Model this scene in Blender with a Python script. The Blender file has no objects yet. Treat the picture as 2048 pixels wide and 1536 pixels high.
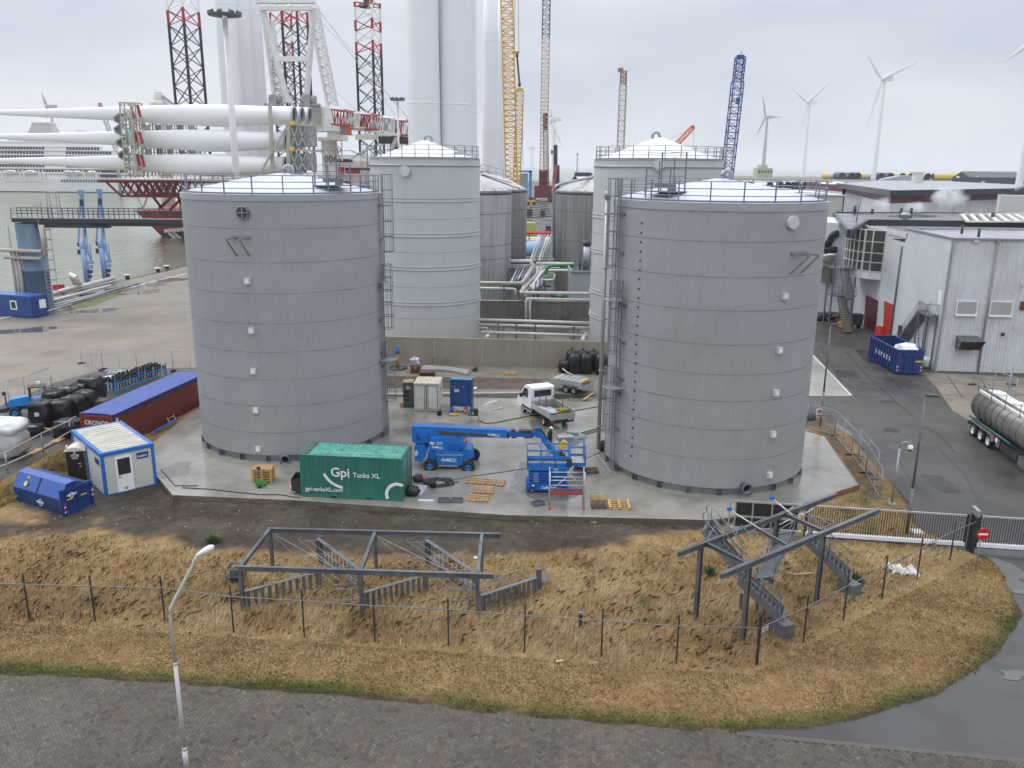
# Tank terminal by the harbour: setting, tanks, site machines, buildings, harbour and skyline
import bpy,math,random
import numpy as np
from mathutils import Vector,Matrix
random.seed(7)
RNG=np.random.default_rng(11)
SC=bpy.context.scene
COL=SC.collection
rad=math.radians
PITCH,ROLL,FPX,CAMH=rad(14.75),rad(0.5),1656.0,19.2
def ray(px,py):
 u=(px-1024)/FPX;v=(py-768)/FPX
 a=u*math.cos(ROLL)+v*math.sin(ROLL);b=-u*math.sin(ROLL)+v*math.cos(ROLL)
 return Vector((a,math.cos(PITCH)-b*math.sin(PITCH),-(math.sin(PITCH)+b*math.cos(PITCH))))
def G(px,py,z=0.0):
 r=ray(px,py);t=(z-CAMH)/r.z
 return Vector((r.x*t,r.y*t,z))
def D(px,py,Y):
 r=ray(px,py);t=Y/r.y
 return Vector((r.x*t,Y,CAMH+r.z*t))
def V(*a):return Vector(a)
cam=bpy.data.cameras.new('camera');camo=bpy.data.objects.new('camera',cam);COL.objects.link(camo)
R0=V(1,0,0);D0=V(0,-math.sin(PITCH),-math.cos(PITCH))
rx_=R0*math.cos(ROLL)-D0*math.sin(ROLL);dn_=R0*math.sin(ROLL)+D0*math.cos(ROLL);fw_=V(0,math.cos(PITCH),-math.sin(PITCH))
camo.matrix_world=Matrix(((rx_.x,-dn_.x,-fw_.x,0),(rx_.y,-dn_.y,-fw_.y,0),(rx_.z,-dn_.z,-fw_.z,CAMH),(0,0,0,1)))
cam.sensor_width=36;cam.lens=36*FPX/2048;cam.clip_start=.5;cam.clip_end=30000
SC.camera=camo
SC.view_settings.view_transform='Standard';SC.view_settings.look='None';SC.view_settings.gamma=1;SC.view_settings.exposure=0.0
SC.cycles.max_bounces=5;SC.cycles.diffuse_bounces=3;SC.cycles.glossy_bounces=3;SC.cycles.transparent_max_bounces=12
SC.cycles.volume_bounces=5
MATS={}
def mat(name,col=(.5,.5,.5),rough=.55,metal=0.0,var=.12,scale=1.5,dirt=None,bump=0.0,bscale=20.0,streak=0.0,spec=.5,wet=None,attr=None,alpha=None):
 """dirt=(colour, amount, scale): soft stains; streak: vertical run-off marks; wet=(scale, low, high): roughness patches"""
 if name in MATS:return MATS[name]
 m=bpy.data.materials.new(name);MATS[name]=m;m.use_nodes=True
 nt=m.node_tree;N=nt.nodes;L=nt.links;bs=N['Principled BSDF']
 tc=N.new('ShaderNodeTexCoord');co=tc.outputs['Object']
 bs.inputs['Roughness'].default_value=rough;bs.inputs['Metallic'].default_value=metal
 bs.inputs['Specular IOR Level'].default_value=spec
 def noise(sc,det=4,vec=co,rough=.6):
  n=N.new('ShaderNodeTexNoise');n.inputs['Scale'].default_value=sc;n.inputs['Detail'].default_value=det;n.inputs['Roughness'].default_value=rough
  L.new(vec,n.inputs['Vector']);return n.outputs['Fac']
 def ramp(src,a,b,lo,hi):
  r=N.new('ShaderNodeMapRange');L.new(src,r.inputs[0])
  for i,x in zip((1,2,3,4),(a,b,lo,hi)):r.inputs[i].default_value=x
  return r.outputs[0]
 def mix(fac,a,b,blend='MIX'):
  x=N.new('ShaderNodeMix');x.data_type='RGBA';x.blend_type=blend
  if isinstance(fac,(int,float)):x.inputs[0].default_value=fac
  else:L.new(fac,x.inputs[0])
  for i,q in((6,a),(7,b)):
   if isinstance(q,tuple):x.inputs[i].default_value=(*q[:3],1)
   else:L.new(q,x.inputs[i])
  return x.outputs[2]
 if attr:
  at=N.new('ShaderNodeAttribute');at.attribute_name=attr;c=at.outputs['Color']
 else:c=tuple(col)
 if var:
  v=ramp(noise(scale,5),.25,.75,1-var,1+var)
  cc=N.new('ShaderNodeCombineColor')
  for i in range(3):L.new(v,cc.inputs[i])
  c=mix(1.0,c,cc.outputs[0],'MULTIPLY')
 if dirt:
  dc,da,ds=dirt
  c=mix(ramp(noise(ds,6,rough=.65),.42,.68,0,da),c,dc)
 if streak:
  mp=N.new('ShaderNodeMapping');mp.inputs['Scale'].default_value=(2.2,2.2,.07);L.new(co,mp.inputs[0])
  c=mix(ramp(noise(1.2,5,mp.outputs[0]),.45,.75,0,streak),c,tuple(x*.35 for x in col))
 if isinstance(c,tuple):bs.inputs['Base Color'].default_value=(*c,1)
 else:L.new(c,bs.inputs['Base Color'])
 if wet:
  L.new(ramp(noise(wet[0],4),.35,.62,wet[1],wet[2]),bs.inputs['Roughness'])
 if bump:
  b=N.new('ShaderNodeBump');b.inputs['Strength'].default_value=bump;b.inputs['Distance'].default_value=.05
  L.new(noise(bscale,5),b.inputs['Height']);L.new(b.outputs[0],bs.inputs['Normal'])
 if alpha is not None:
  bs.inputs['Alpha'].default_value=alpha
 return m
def glass_mat():
 m=mat('window_glass',(.03,.035,.04),rough=.06,var=.2,scale=.6);return m
GALV=mat('galvanised_steel',(.36,.38,.40),.42,.55,.18,3)
GALVD=mat('weathered_steel',(.17,.18,.19),.5,.45,.2,2)
DARK=mat('dark_metal',(.045,.05,.055),.5,.2,.2,3)
BLACK=mat('black_rubber',(.02,.02,.021),.6,0,.2,4)
WHITE=mat('white_paint',(.80,.81,.81),.4,0,.06,1.5)
OFFW=mat('offwhite_paint',(.62,.61,.57),.45,0,.08,1.2,dirt=((.35,.31,.25),.25,1.5))
BLUE=mat('machine_blue',(.012,.16,.52),.38,0,.1,2,dirt=((.015,.085,.26),.45,2.2))
NAVY=mat('container_blue',(.010,.042,.18),.4,0,.14,2,dirt=((.05,.05,.08),.3,2.0))
YEL=mat('signal_yellow',(.75,.48,.03),.45,0,.1,2)
RED=mat('signal_red',(.50,.03,.03),.42,0,.12,2)
ORANGE=mat('crane_orange',(.72,.17,.04),.45,0,.1,2)
WOOD=mat('pallet_wood',(.52,.31,.11),.75,0,.25,3,dirt=((.2,.12,.06),.4,6.0))
WOODD=mat('wet_wood',(.10,.05,.03),.55,0,.25,4)
RUST=mat('rust',(.20,.075,.03),.8,0,.35,3,dirt=((.05,.03,.02),.5,5.0))
PLASTB=mat('black_plastic',(.012,.012,.013),.32,0,.2,3,bump=.5,bscale=6)
CONC=mat('concrete',(.33,.31,.28),.75,0,.12,.8,dirt=((.16,.145,.12),.4,.7),bump=.15)
RAILS=mat('rail_steel',(.20,.215,.235),.45,.3,.15,3)
PIPEW=mat('pipe_lagging',(.62,.60,.56),.4,.2,.1,2)
GLASS=glass_mat()
Z3=V(0,0,1)
class B:
 def __init__(s):s.v=[];s.f=[];s.mi=[];s.cur=0;s.sm=[];s.smooth=False
 def add(s,vs,fs,smooth=None):
  o=len(s.v);s.v+=[tuple(p)for p in vs]
  for f in fs:s.f.append(tuple(i+o for i in f));s.mi.append(s.cur);s.sm.append(s.smooth if smooth is None else smooth)
  return s
 def box(s,x0,x1,y0,y1,z0,z1):
  return s.add([(x0,y0,z0),(x1,y0,z0),(x1,y1,z0),(x0,y1,z0),(x0,y0,z1),(x1,y0,z1),(x1,y1,z1),(x0,y1,z1)],[(0,3,2,1),(4,5,6,7),(0,1,5,4),(1,2,6,5),(2,3,7,6),(3,0,4,7)],False)
 def obox(s,c,sx,sy,sz,rz=0,ry=0,rx=0):
  R=Matrix.Rotation(rz,3,'Z')@Matrix.Rotation(ry,3,'Y')@Matrix.Rotation(rx,3,'X');c=Vector(c)
  return s.add([c+R@V(a*sx/2,b*sy/2,d*sz/2)for d in(-1,1)for a,b in((-1,-1),(1,-1),(1,1),(-1,1))],[(0,3,2,1),(4,5,6,7),(0,1,5,4),(1,2,6,5),(2,3,7,6),(3,0,4,7)],False)
 def frame(s,p,q,up=Z3):
  d=(Vector(q)-Vector(p)).normalized()
  if abs(d.dot(up))>.995:up=V(0,1,0)
  x=d.cross(up).normalized();return d,x,x.cross(d).normalized()
 def bar(s,p,q,w,h=None,up=Z3):
  h=h or w;p=Vector(p);q=Vector(q);d,x,y=s.frame(p,q,up);x=x*w/2;y=y*h/2
  return s.add([p-x-y,p+x-y,p+x+y,p-x+y,q-x-y,q+x-y,q+x+y,q-x+y],[(0,1,2,3),(4,7,6,5),(0,4,5,1),(1,5,6,2),(2,6,7,3),(3,7,4,0)],False)
 def ibeam(s,p,q,w,h,t=.02,up=Z3):
  p=Vector(p);q=Vector(q);d,x,y=s.frame(p,q,up)
  for k in(-1,1):s.bar(p+y*k*(h/2-t/2),q+y*k*(h/2-t/2),w,t,up)
  return s.bar(p,q,t*.8,h-2*t,up)
 def rod(s,p,q,r,n=6,r2=None,caps=True):
  p=Vector(p);q=Vector(q);r2=r if r2 is None else r2;d,x,y=s.frame(p,q)
  vs=[]
  for c,rr in((p,r),(q,r2)):
   for i in range(n):
    a=2*math.pi*i/n;vs.append(c+x*(math.cos(a)*rr)+y*(math.sin(a)*rr))
  s.add(vs,[(i,(i+1)%n,n+(i+1)%n,n+i)for i in range(n)],True if n>5 else False)
  if caps:s.add([],[]);o=len(s.v)-2*n;s.f+=[tuple(o+i for i in reversed(range(n))),tuple(o+n+i for i in range(n))];s.mi+=[s.cur]*2;s.sm+=[False]*2
  return s
 def tube(s,pts,r,n=8,closed=False):
  pts=[Vector(p)for p in pts];m=len(pts);rs=r if isinstance(r,(list,tuple))else[r]*m
  up=Z3;vs=[]
  for i,p in enumerate(pts):
   if closed:d=pts[(i+1)%m]-pts[i-1]
   else:d=pts[min(i+1,m-1)]-pts[max(i-1,0)]
   d.normalize()
   u=up if abs(d.dot(up))<.98 else V(0,1,0)
   x=d.cross(u).normalized();y=x.cross(d).normalized()
   for k in range(n):
    a=2*math.pi*k/n;vs.append(p+x*(math.cos(a)*rs[i])+y*(math.sin(a)*rs[i]))
  fs=[(i*n+k,i*n+(k+1)%n,((i+1)%m)*n+(k+1)%n,((i+1)%m)*n+k)for i in range(m if closed else m-1)for k in range(n)]
  s.add(vs,fs,True)
  if not closed:o=len(s.v)-m*n;s.f+=[tuple(o+i for i in reversed(range(n))),tuple(o+(m-1)*n+i for i in range(n))];s.mi+=[s.cur]*2;s.sm+=[False]*2
  return s
 def lathe(s,c,prof,n=48,a0=0,a1=2*math.pi,smooth=True):
  c=Vector(c);full=abs(a1-a0-2*math.pi)<1e-6;k=n if full else n+1;vs=[]
  for r,z in prof:
   for i in range(k):
    a=a0+(a1-a0)*i/n;vs.append(c+V(r*math.cos(a),r*math.sin(a),z))
  fs=[]
  for j in range(len(prof)-1):
   for i in range(n):
    i2=(i+1)%k;fs.append((j*k+i,j*k+i2,(j+1)*k+i2,(j+1)*k+i))
  return s.add(vs,fs,smooth)
 def ring(s,c,r,t,n=48):
  return s.tube([Vector(c)+V(r*math.cos(2*math.pi*i/n),r*math.sin(2*math.pi*i/n),0)for i in range(n)],t,6,True)
 def prism(s,poly,z0,z1):
  n=len(poly);a=sum(poly[i][0]*poly[(i+1)%n][1]-poly[(i+1)%n][0]*poly[i][1]for i in range(n))
  if a<0:poly=list(reversed(poly))
  vs=[(p[0],p[1],z0)for p in poly]+[(p[0],p[1],z1)for p in poly]
  return s.add(vs,[tuple(reversed(range(n))),tuple(range(n,2*n))]+[(i,(i+1)%n,n+(i+1)%n,n+i)for i in range(n)],False)
 def extr(s,pts,vec):
  n=len(pts);vec=Vector(vec);pts=[Vector(p)for p in pts]
  nrm=sum(((pts[i]-pts[0]).cross(pts[(i+1)%n]-pts[0])for i in range(1,n-1)),V(0,0,0))
  if nrm.dot(vec)<0:pts.reverse()
  return s.add(pts+[p+vec for p in pts],[tuple(reversed(range(n))),tuple(range(n,2*n))]+[(i,(i+1)%n,n+(i+1)%n,n+i)for i in range(n)],False)
 def poly(s,pts):return s.add(pts,[tuple(range(len(pts)))],False)
 def blob(s,c,sx,sy,sz,seed=0,rough=.15,n=14,m=9,flat=.25):
  rn=random.Random(seed);ph=[rn.uniform(0,6.28)for _ in range(6)];c=Vector(c);vs=[]
  for j in range(m+1):
   t=math.pi*j/m
   for i in range(n):
    a=2*math.pi*i/n
    k=1+rough*(math.sin(3*a+ph[0]+2*t)*.5+math.sin(5*a+ph[1]-3*t)*.35+math.sin(7*t+ph[2]+a)*.35+rn.uniform(-.35,.35))
    ct=math.cos(t);st=math.sin(t)**(1-flat)
    vs.append(c+V(math.copysign(abs(math.cos(a))**(1-flat),math.cos(a))*st*sx*k,math.copysign(abs(math.sin(a))**(1-flat),math.sin(a))*st*sy*k,ct*sz*(1+(k-1)*.5)))
  fs=[(j*n+i,(j+1)*n+i,(j+1)*n+(i+1)%n,j*n+(i+1)%n)for j in range(m)for i in range(n)]
  return s.add(vs,fs,True)
 def build(s,name,m,parent=None,world=True):
  me=bpy.data.meshes.new(name)
  vs=s.v
  off=V(0,0,0)
  if parent is not None and world:
   iv=WM[parent.name].inverted();vs=[tuple(iv@Vector(p))for p in vs]
  elif parent is None and world and vs:
   xs,ys,zs=zip(*vs);off=V((min(xs)+max(xs))/2,(min(ys)+max(ys))/2,min(zs));vs=[tuple(Vector(p)-off)for p in vs]
  me.from_pydata(vs,[],s.f)
  ms=m if isinstance(m,(list,tuple))else[m]
  for q in ms:me.materials.append(q)
  me.polygons.foreach_set('material_index',s.mi);me.polygons.foreach_set('use_smooth',s.sm);me.update()
  o=bpy.data.objects.new(name,me);COL.objects.link(o)
  if parent is not None:o.parent=parent;WM[o.name]=WM[parent.name]
  else:o.location=off;WM[o.name]=Matrix.Translation(off)
  return o
WM={}
def tag(o,label=None,cat=None,group=None,kind=None):
 for k,v in(('label',label),('category',cat),('group',group),('kind',kind)):
  if v:o[k]=v
 return o
def T(name,label,cat,loc=(0,0,0),rz=0.0,group=None):
 o=bpy.data.objects.new(name,None);COL.objects.link(o);o.location=loc;o.rotation_euler=(0,0,rz);o.empty_display_size=.3
 WM[o.name]=Matrix.Translation(Vector(loc))@Matrix.Rotation(rz,4,'Z')
 return tag(o,label,cat,group)
KIDS={}
def dup(root,loc,rz=None,label=None,group=None):
 def cp(o,par):
  c=o.copy();COL.objects.link(c)
  if par is not None:c.parent=par
  for k in o.children:cp(k,c)
  return c
 r=cp(root,None);r.location=loc
 if rz is not None:r.rotation_euler=(0,0,rz)
 WM[r.name]=Matrix.Translation(Vector(loc))@Matrix.Rotation(r.rotation_euler.z,4,'Z')
 if label:r['label']=label
 if group:r['group']=group
 return r
def struct(b,name,m):return tag(b.build(name,m),kind='structure')
def text_mesh(body,size,bold=0.0,align='LEFT',depth=.004):
 cu=bpy.data.curves.new('lettering','FONT');cu.body=body;cu.size=size;cu.extrude=depth;cu.offset=bold;cu.align_x=align;cu.resolution_u=3
 o=bpy.data.objects.new('lettering',cu);COL.objects.link(o);dg=bpy.context.evaluated_depsgraph_get()
 me=bpy.data.meshes.new_from_object(o.evaluated_get(dg));bpy.data.objects.remove(o);return me
TEXTS={k:text_mesh(*a)for k,a in dict(gpi=('Gpi',1.0,.018),tanks=('Tanks XL',.52,.006),url=('gpi-tanksXL.com',.43,.006),cronos=('CRONOS',.45,.012),supkes=('SUPKES',.62,.01),coll=('Collé',.30,.012),rental=('RENTAL\n& SALES',.15,.003),gpis=('Gpi',.26,.012),ren=('renewi',.24,.008),dixi=('DIXI',.22,.01),num=('006',3.0,.02),desa=('HERAS',.16,.004)).items()}
def lettering(key,m,parent,p,xdir,zdir,name='lettering',scale=1.0,sx=1.0):
 me=TEXTS[key].copy();xd=Vector(xdir).normalized();zd=Vector(zdir).normalized();nd=xd.cross(zd).normalized()
 iv=WM[parent.name].inverted()if parent is not None else Matrix()
 M4=Matrix(((xd.x*scale*sx,zd.x*scale,nd.x*scale,p[0]),(xd.y*scale*sx,zd.y*scale,nd.y*scale,p[1]),(xd.z*scale*sx,zd.z*scale,nd.z*scale,p[2]),(0,0,0,1)))
 me.transform(iv@M4);me.materials.clear();me.materials.append(m)
 o=bpy.data.objects.new(name,me);COL.objects.link(o);o.parent=parent
 if parent is not None:WM[o.name]=WM[parent.name]
 return o
wd=bpy.data.worlds.new('World');SC.world=wd;wd.use_nodes=True
nt=wd.node_tree;N=nt.nodes;L=nt.links;bg=N['Background']
SUN_EL,SUN_AZ=rad(48),rad(-60)
sky=N.new('ShaderNodeTexSky');sky.sky_type='NISHITA';sky.sun_disc=False;sky.sun_elevation=SUN_EL;sky.sun_rotation=SUN_AZ
tc=N.new('ShaderNodeTexCoord');mp=N.new('ShaderNodeMapping');mp.inputs['Scale'].default_value=(1.6,1.6,5.0);L.new(tc.outputs['Generated'],mp.inputs[0])
n1=N.new('ShaderNodeTexNoise');n1.inputs['Scale'].default_value=1.7;n1.inputs['Detail'].default_value=5;n1.inputs['Roughness'].default_value=.5;L.new(mp.outputs[0],n1.inputs['Vector'])
cr=N.new('ShaderNodeValToRGB');L.new(n1.outputs['Fac'],cr.inputs[0])
cr.color_ramp.elements[0].position=.36;cr.color_ramp.elements[0].color=(6.6,7.15,8.3,1)
cr.color_ramp.elements[1].position=.66;cr.color_ramp.elements[1].color=(8.6,8.9,9.5,1)
sx=N.new('ShaderNodeSeparateXYZ');L.new(tc.outputs['Generated'],sx.inputs[0])
el=N.new('ShaderNodeMapRange');L.new(sx.outputs[2],el.inputs[0])
for i,x in zip((1,2,3,4),(.16,.75,.92,2.3)):el.inputs[i].default_value=x
ml=N.new('ShaderNodeMix');ml.data_type='RGBA';ml.blend_type='MULTIPLY';ml.inputs[0].default_value=1;L.new(cr.outputs[0],ml.inputs[6])
cb=N.new('ShaderNodeCombineColor')
for i in range(3):L.new(el.outputs[0],cb.inputs[i])
L.new(cb.outputs[0],ml.inputs[7])
mx=N.new('ShaderNodeMix');mx.data_type='RGBA';mx.inputs[0].default_value=.93;L.new(sky.outputs[0],mx.inputs[6]);L.new(ml.outputs[2],mx.inputs[7])
L.new(mx.outputs[2],bg.inputs[0]);bg.inputs[1].default_value=.1
sl=bpy.data.lights.new('sun','SUN');sl.energy=1.3;sl.angle=rad(25);sl.color=(1,.97,.92)
so=bpy.data.objects.new('sun',sl);COL.objects.link(so)
sd_=V(math.sin(SUN_AZ)*math.cos(SUN_EL),math.cos(SUN_AZ)*math.cos(SUN_EL),math.sin(SUN_EL));so.rotation_euler=sd_.to_track_quat('Z','Y').to_euler()
def px(*pts,z=0.0):return[G(x,y,z)for x,y in pts]
def sdist(P,poly):
 P=np.asarray(P,float);q=np.array([(p[0],p[1])for p in poly],float);n=len(q)
 d=np.full(len(P),1e9);ins=np.zeros(len(P),bool)
 for i in range(n):
  a,b=q[i],q[(i+1)%n];e=b-a;w=P-a
  t=np.clip((w@e)/max(e@e,1e-9),0,1);d=np.minimum(d,np.hypot(*(w-t[:,None]*e).T))
  c=(a[1]>P[:,1])!=(b[1]>P[:,1])
  xi=(b[0]-a[0])*(P[:,1]-a[1])/(b[1]-a[1]+1e-12)+a[0]
  ins^=c&(P[:,0]<xi)
 return np.where(ins,d,-d)
def vnoise(x,y,sc,seed):
 r=np.random.default_rng(seed);g=r.random((64,64));x=x/sc;y=y/sc
 xi=np.floor(x).astype(int);yi=np.floor(y).astype(int);fx=x-xi;fy=y-yi;fx=fx*fx*(3-2*fx);fy=fy*fy*(3-2*fy)
 a=g[xi%64,yi%64];b=g[(xi+1)%64,yi%64];c=g[xi%64,(yi+1)%64];d=g[(xi+1)%64,(yi+1)%64]
 return(a*(1-fx)+b*fx)*(1-fy)+(c*(1-fx)+d*fx)*fy
def fbm(x,y,sc,seed):return .5*vnoise(x,y,sc,seed)+.3*vnoise(x,y,sc/2.3,seed+1)+.2*vnoise(x,y,sc/5.1,seed+2)
qa,qb=G(228,563),G(375,530);qd=(qb-qa).normalized();qa=qa-qd*150
QUAY=[tuple(qa+qd*t)[:2]for t in(0,182,420)]
asphalt=mat('asphalt',(.058,.053,.047),.5,0,.25,.5,dirt=((.10,.092,.08),.7,.22),bump=.25,bscale=60,wet=(.10,.14,.7),spec=.4)
b=B();far=9000
land=[QUAY[0],QUAY[1],(QUAY[2][0],QUAY[2][1]),(-40,420),(-60,900),(-100,1150),(6000,1150),(6000,-400),(-400,-400),(QUAY[0][0]-60,-400)]
b.poly([(x,y,0)for x,y in land]);struct(b,'ground',asphalt)
b=B()
pts=[V(*p,0)for p in land[:6]]
for p,q in zip(pts,pts[1:]):b.poly([p+V(0,0,0),q,q-V(0,0,6),p-V(0,0,6)])
struct(b,'quay_wall',CONC)
wm=mat('harbour_water',(.185,.185,.12),.15,0,.15,.02,spec=.5)
nt=wm.node_tree;bs=nt.nodes['Principled BSDF'];tcn=nt.nodes.new('ShaderNodeTexCoord');mpn=nt.nodes.new('ShaderNodeMapping');mpn.inputs['Scale'].default_value=(1,.45,1)
nt.links.new(tcn.outputs['Object'],mpn.inputs[0]);wn=nt.nodes.new('ShaderNodeTexNoise');wn.inputs['Scale'].default_value=.45;wn.inputs['Detail'].default_value=6
nt.links.new(mpn.outputs[0],wn.inputs['Vector']);wb=nt.nodes.new('ShaderNodeBump');wb.inputs['Strength'].default_value=.7;wb.inputs['Distance'].default_value=.6
nt.links.new(wn.outputs['Fac'],wb.inputs['Height']);nt.links.new(wb.outputs[0],bs.inputs['Normal'])
b=B();b.poly([(-far,-600,-3),(far,-600,-3),(far,14000,-3),(-far,14000,-3)]);struct(b,'water',wm)
grassfar=mat('dike_grass',(.12,.15,.07),.9,0,.25,.01,dirt=((.22,.2,.12),.6,.006))
b=B()
prof=[(0,.01),(25,2.5),(32,3.0),(40,2.5),(60,.01)]
for(x0,y0),(x1,y1)in(((-60,900),(130,980)),((130,980),(420,1120))):
 dv=V(x1-x0,y1-y0,0).normalized();nv=V(-dv.y,dv.x,0)
 rows=[[V(*p,0)+nv*(s-40)+V(0,0,z)for s,z in prof]for p in((x0,y0),(x1,y1))]
 b.add(rows[0]+rows[1],[(i,5+i,6+i,1+i)for i in range(4)],True)
struct(b,'dike_terrain',grassfar)
fieldm=mat('far_field',(.16,.15,.11),.9,0,.3,.02,dirt=((.07,.1,.04),.7,.012))
b=B();b.poly([(-50,640,.012),(620,640,.012),(900,1140,.012),(-80,1140,.012)]);struct(b,'field_terrain',fieldm)
yardm=mat('sandy_paving',(.225,.19,.145),.55,0,.10,.12,dirt=((.11,.105,.10),.55,.16),bump=.1,bscale=40,wet=(.09,.3,.8),spec=.35)
b=B();q0=V(*QUAY[0],0);i0=V(qd.y,-qd.x,0)
yp=[qa+qd*60+i0*1.2,qa+qd*300+i0*1.2,V(-12,235,0),V(-11,110,0),G(520,700),G(395,735),G(205,740),G(110,765),G(0,812),G(-300,905)]
b.poly([(p.x,p.y,.006)for p in yp]);struct(b,'quay_pavement',yardm)
b=B()
for t0,t1,o in((95,137,6.2),(140,200,6.2)):b.poly([p+V(0,0,.012)for p in(qa+qd*t0+i0*o,qa+qd*t1+i0*o,qa+qd*t1+i0*(o+.25),qa+qd*t0+i0*(o+.25))])
struct(b,'quay_line_markings',WHITE)
pud=mat('puddle_water',(.10,.095,.085),.1,0,.2,.6)
def puddle(c,sx,sy,seed,z=.014,rz=0):
 rn=random.Random(seed);n=40;ph=[rn.uniform(0,6.3)for _ in range(4)];pts=[]
 for i in range(n):
  a=2*math.pi*i/n;k=1+.25*math.sin(2*a+ph[0])+.2*math.sin(3*a+ph[1])+.13*math.sin(5*a+ph[2])+.08*math.sin(9*a+ph[3])
  x,y=math.cos(a)*sx*k,math.sin(a)*sy*k
  pts.append((c.x+x*math.cos(rz)-y*math.sin(rz),c.y+x*math.sin(rz)+y*math.cos(rz),z))
 bb=B();bb.poly(pts);struct(bb,'puddle_water',pud)
for i,(x,y,a,c_,r)in enumerate(((185,622,4.2,1.2,.4),(285,585,2.6,2.2,.8),(60,660,4.5,1.6,.3),(345,560,2.5,2.5,.9),(310,570,1.2,3.0,.5))):puddle(G(x,y),a,c_,i,.014,r)
puddle(G(2012,1150),.9,1.9,31,.02,.1);puddle(G(2030,1350),.5,.35,32,.02);puddle(G(1660,850),1.2,2.2,33,.012,-.3)
b=B();mossm=mat('moss',(.10,.115,.035),.9,0,.4,1.2,dirt=((.16,.15,.1),.8,.5))
b.poly([p+V(0,0,.011)for p in px((105,605),(245,575),(240,590),(190,612),(130,622))]);struct(b,'mossy_ground',mossm)
PADZ=.4
pade=px((345,990),(312,950),(300,890),(398,812),z=PADZ)+[V(-23,70,PADZ),V(-13.5,67.5,PADZ)]+px((1040,797),(1205,800),z=PADZ)+[V(16,67,PADZ)]+px((1612,862),(1648,872),(1718,970),(1563,1022),(1420,1040),(1010,1030),(600,1001),z=PADZ)
padm=mat('wet_concrete',(.285,.27,.23),.35,0,.10,.5,dirt=((.13,.118,.095),.8,.33),bump=.05,bscale=30,wet=(.16,.01,.24))
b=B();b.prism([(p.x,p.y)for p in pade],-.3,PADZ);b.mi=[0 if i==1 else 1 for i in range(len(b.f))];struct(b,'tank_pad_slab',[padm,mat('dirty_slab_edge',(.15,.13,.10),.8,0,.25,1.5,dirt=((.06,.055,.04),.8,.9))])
copper=mat('formwork_edge',(.24,.10,.05),.6,0,.3,2)
b=B()
for p,q in((G(1612,862,PADZ),G(1648,872,PADZ)),(G(1648,872,PADZ),G(1718,970,PADZ)),(G(1718,970,PADZ),G(1665,987,PADZ))):b.bar(p+V(.03,0,-.1),q+V(.03,0,-.1),.05,.26)
struct(b,'pad_edge_trim',copper)
def pool(pts,z):bb=B();bb.poly([(p.x,p.y,z)for p in pts]);return bb
for i,(x,y,a,c_,r)in enumerate(((1160,800,1.2,.7,.1),(1075,855,.6,2.2,0.1),(1090,960,2.2,3.2,.3),(350,940,1.0,1.3,.5),(860,860,2.4,1.5,.1))):
 c=G(x,y,PADZ);rn=random.Random(i)
 pts=[(c.x+a*math.cos(t)*(1+.2*math.sin(3*t+i)+.1*math.sin(7*t)),c.y+c_*math.sin(t)*(1+.2*math.cos(2*t+i)+.1*math.sin(6*t)),PADZ+.004)for t in(2*math.pi*k/36 for k in range(36))]
 bb=B();bb.poly(pts);struct(bb,'wet_patch_water',mat('wet_film',(.15,.14,.12),.05,0,.12,.6,wet=(.8,.03,.3)))
grav=mat('gravel_soil',(.17,.155,.125),.9,0,.3,1.5,dirt=((.08,.09,.04),.5,.6),bump=.6,bscale=25)
b=B();b.prism([(-15,66.9),(-15,79),(10,77.4),(17.5,77.0),(17.5,67.2),(9.2,67.6),(1,68)],-.1,.52);struct(b,'gravel_ground',grav)
plate_m=mat('rusty_road_plate',(.065,.04,.028),.42,0,.3,.8,dirt=((.14,.09,.06),.5,1.0),wet=(.5,.2,.6))
def at_z(px_,py_,z):return G(px_,py_,z)
xs=[-14.5,-11.2,-8.1,-5.2,-2.3,.7,3.4]
for i,(x0,x1)in enumerate(zip(xs,xs[1:])):
 b=B();dx=.25*i
 b.prism([(x0+.03,69.3),(x1-.03,69.25),(x1+.35,73.3-.1*i),(x0+.41,73.4-.1*i)],.525,.545)
 tag(b.build('road_plate',plate_m),['leftmost rusty steel road plate behind the ladder of the left tank','rusty steel road plate behind the grey cabinet','rusty steel road plate behind the white container','rusty steel road plate behind the blue cabinet','rusty steel road plate left of the van cab','rusty steel road plate nearest the trailer'][i],'steel plate','rusty road plates on the gravel')
b=B();b.prism([(-15,66.5),(1,67.6),(1,68.1),(-15,67.0)],.1,.62);struct(b,'rear_kerb',CONC)
bundm=mat('bund_floor',(.15,.135,.11),.6,0,.25,.4,dirt=((.06,.055,.045),.7,.3),wet=(.2,.1,.7))
b=B();b.poly([(-30,79,.008),(30,79,.008),(30,101,.008),(-30,101,.008)]);struct(b,'bund_floor',bundm)
slabm=mat('pale_wet_slab',(.40,.39,.35),.3,0,.1,.5,dirt=((.2,.18,.13),.6,.4),wet=(.2,.05,.4))
tri=px((1560,700),(1622,708),(1702,792),(1560,792))
b=B();b.poly([p+V(0,0,.010)for p in tri]);struct(b,'pale_pavement',slabm)
b=B();b.bar(tri[1]+V(0,0,.03),tri[2]+V(0,0,.03),.22,.1);b.bar(tri[2]+V(0,0,.028),tri[3]+V(0,0,.028),.16,.1);struct(b,'pale_kerb',mat('pale_kerb',(.55,.52,.44),.6))
cpm=mat('worn_concrete_plates',(.235,.20,.15),.6,0,.15,.4,dirt=((.09,.08,.07),.8,.3),wet=(.3,.25,.7))
bp=[G(1845,745),G(2060,755),G(2060,905),G(1990,870),G(1905,822),G(1873,775)]
b=B();b.poly([p+V(0,0,.008)for p in bp]);struct(b,'plate_pavement',cpm)
jm=mat('joint_dirt',(.05,.045,.04),.8)
b=B()
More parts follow.
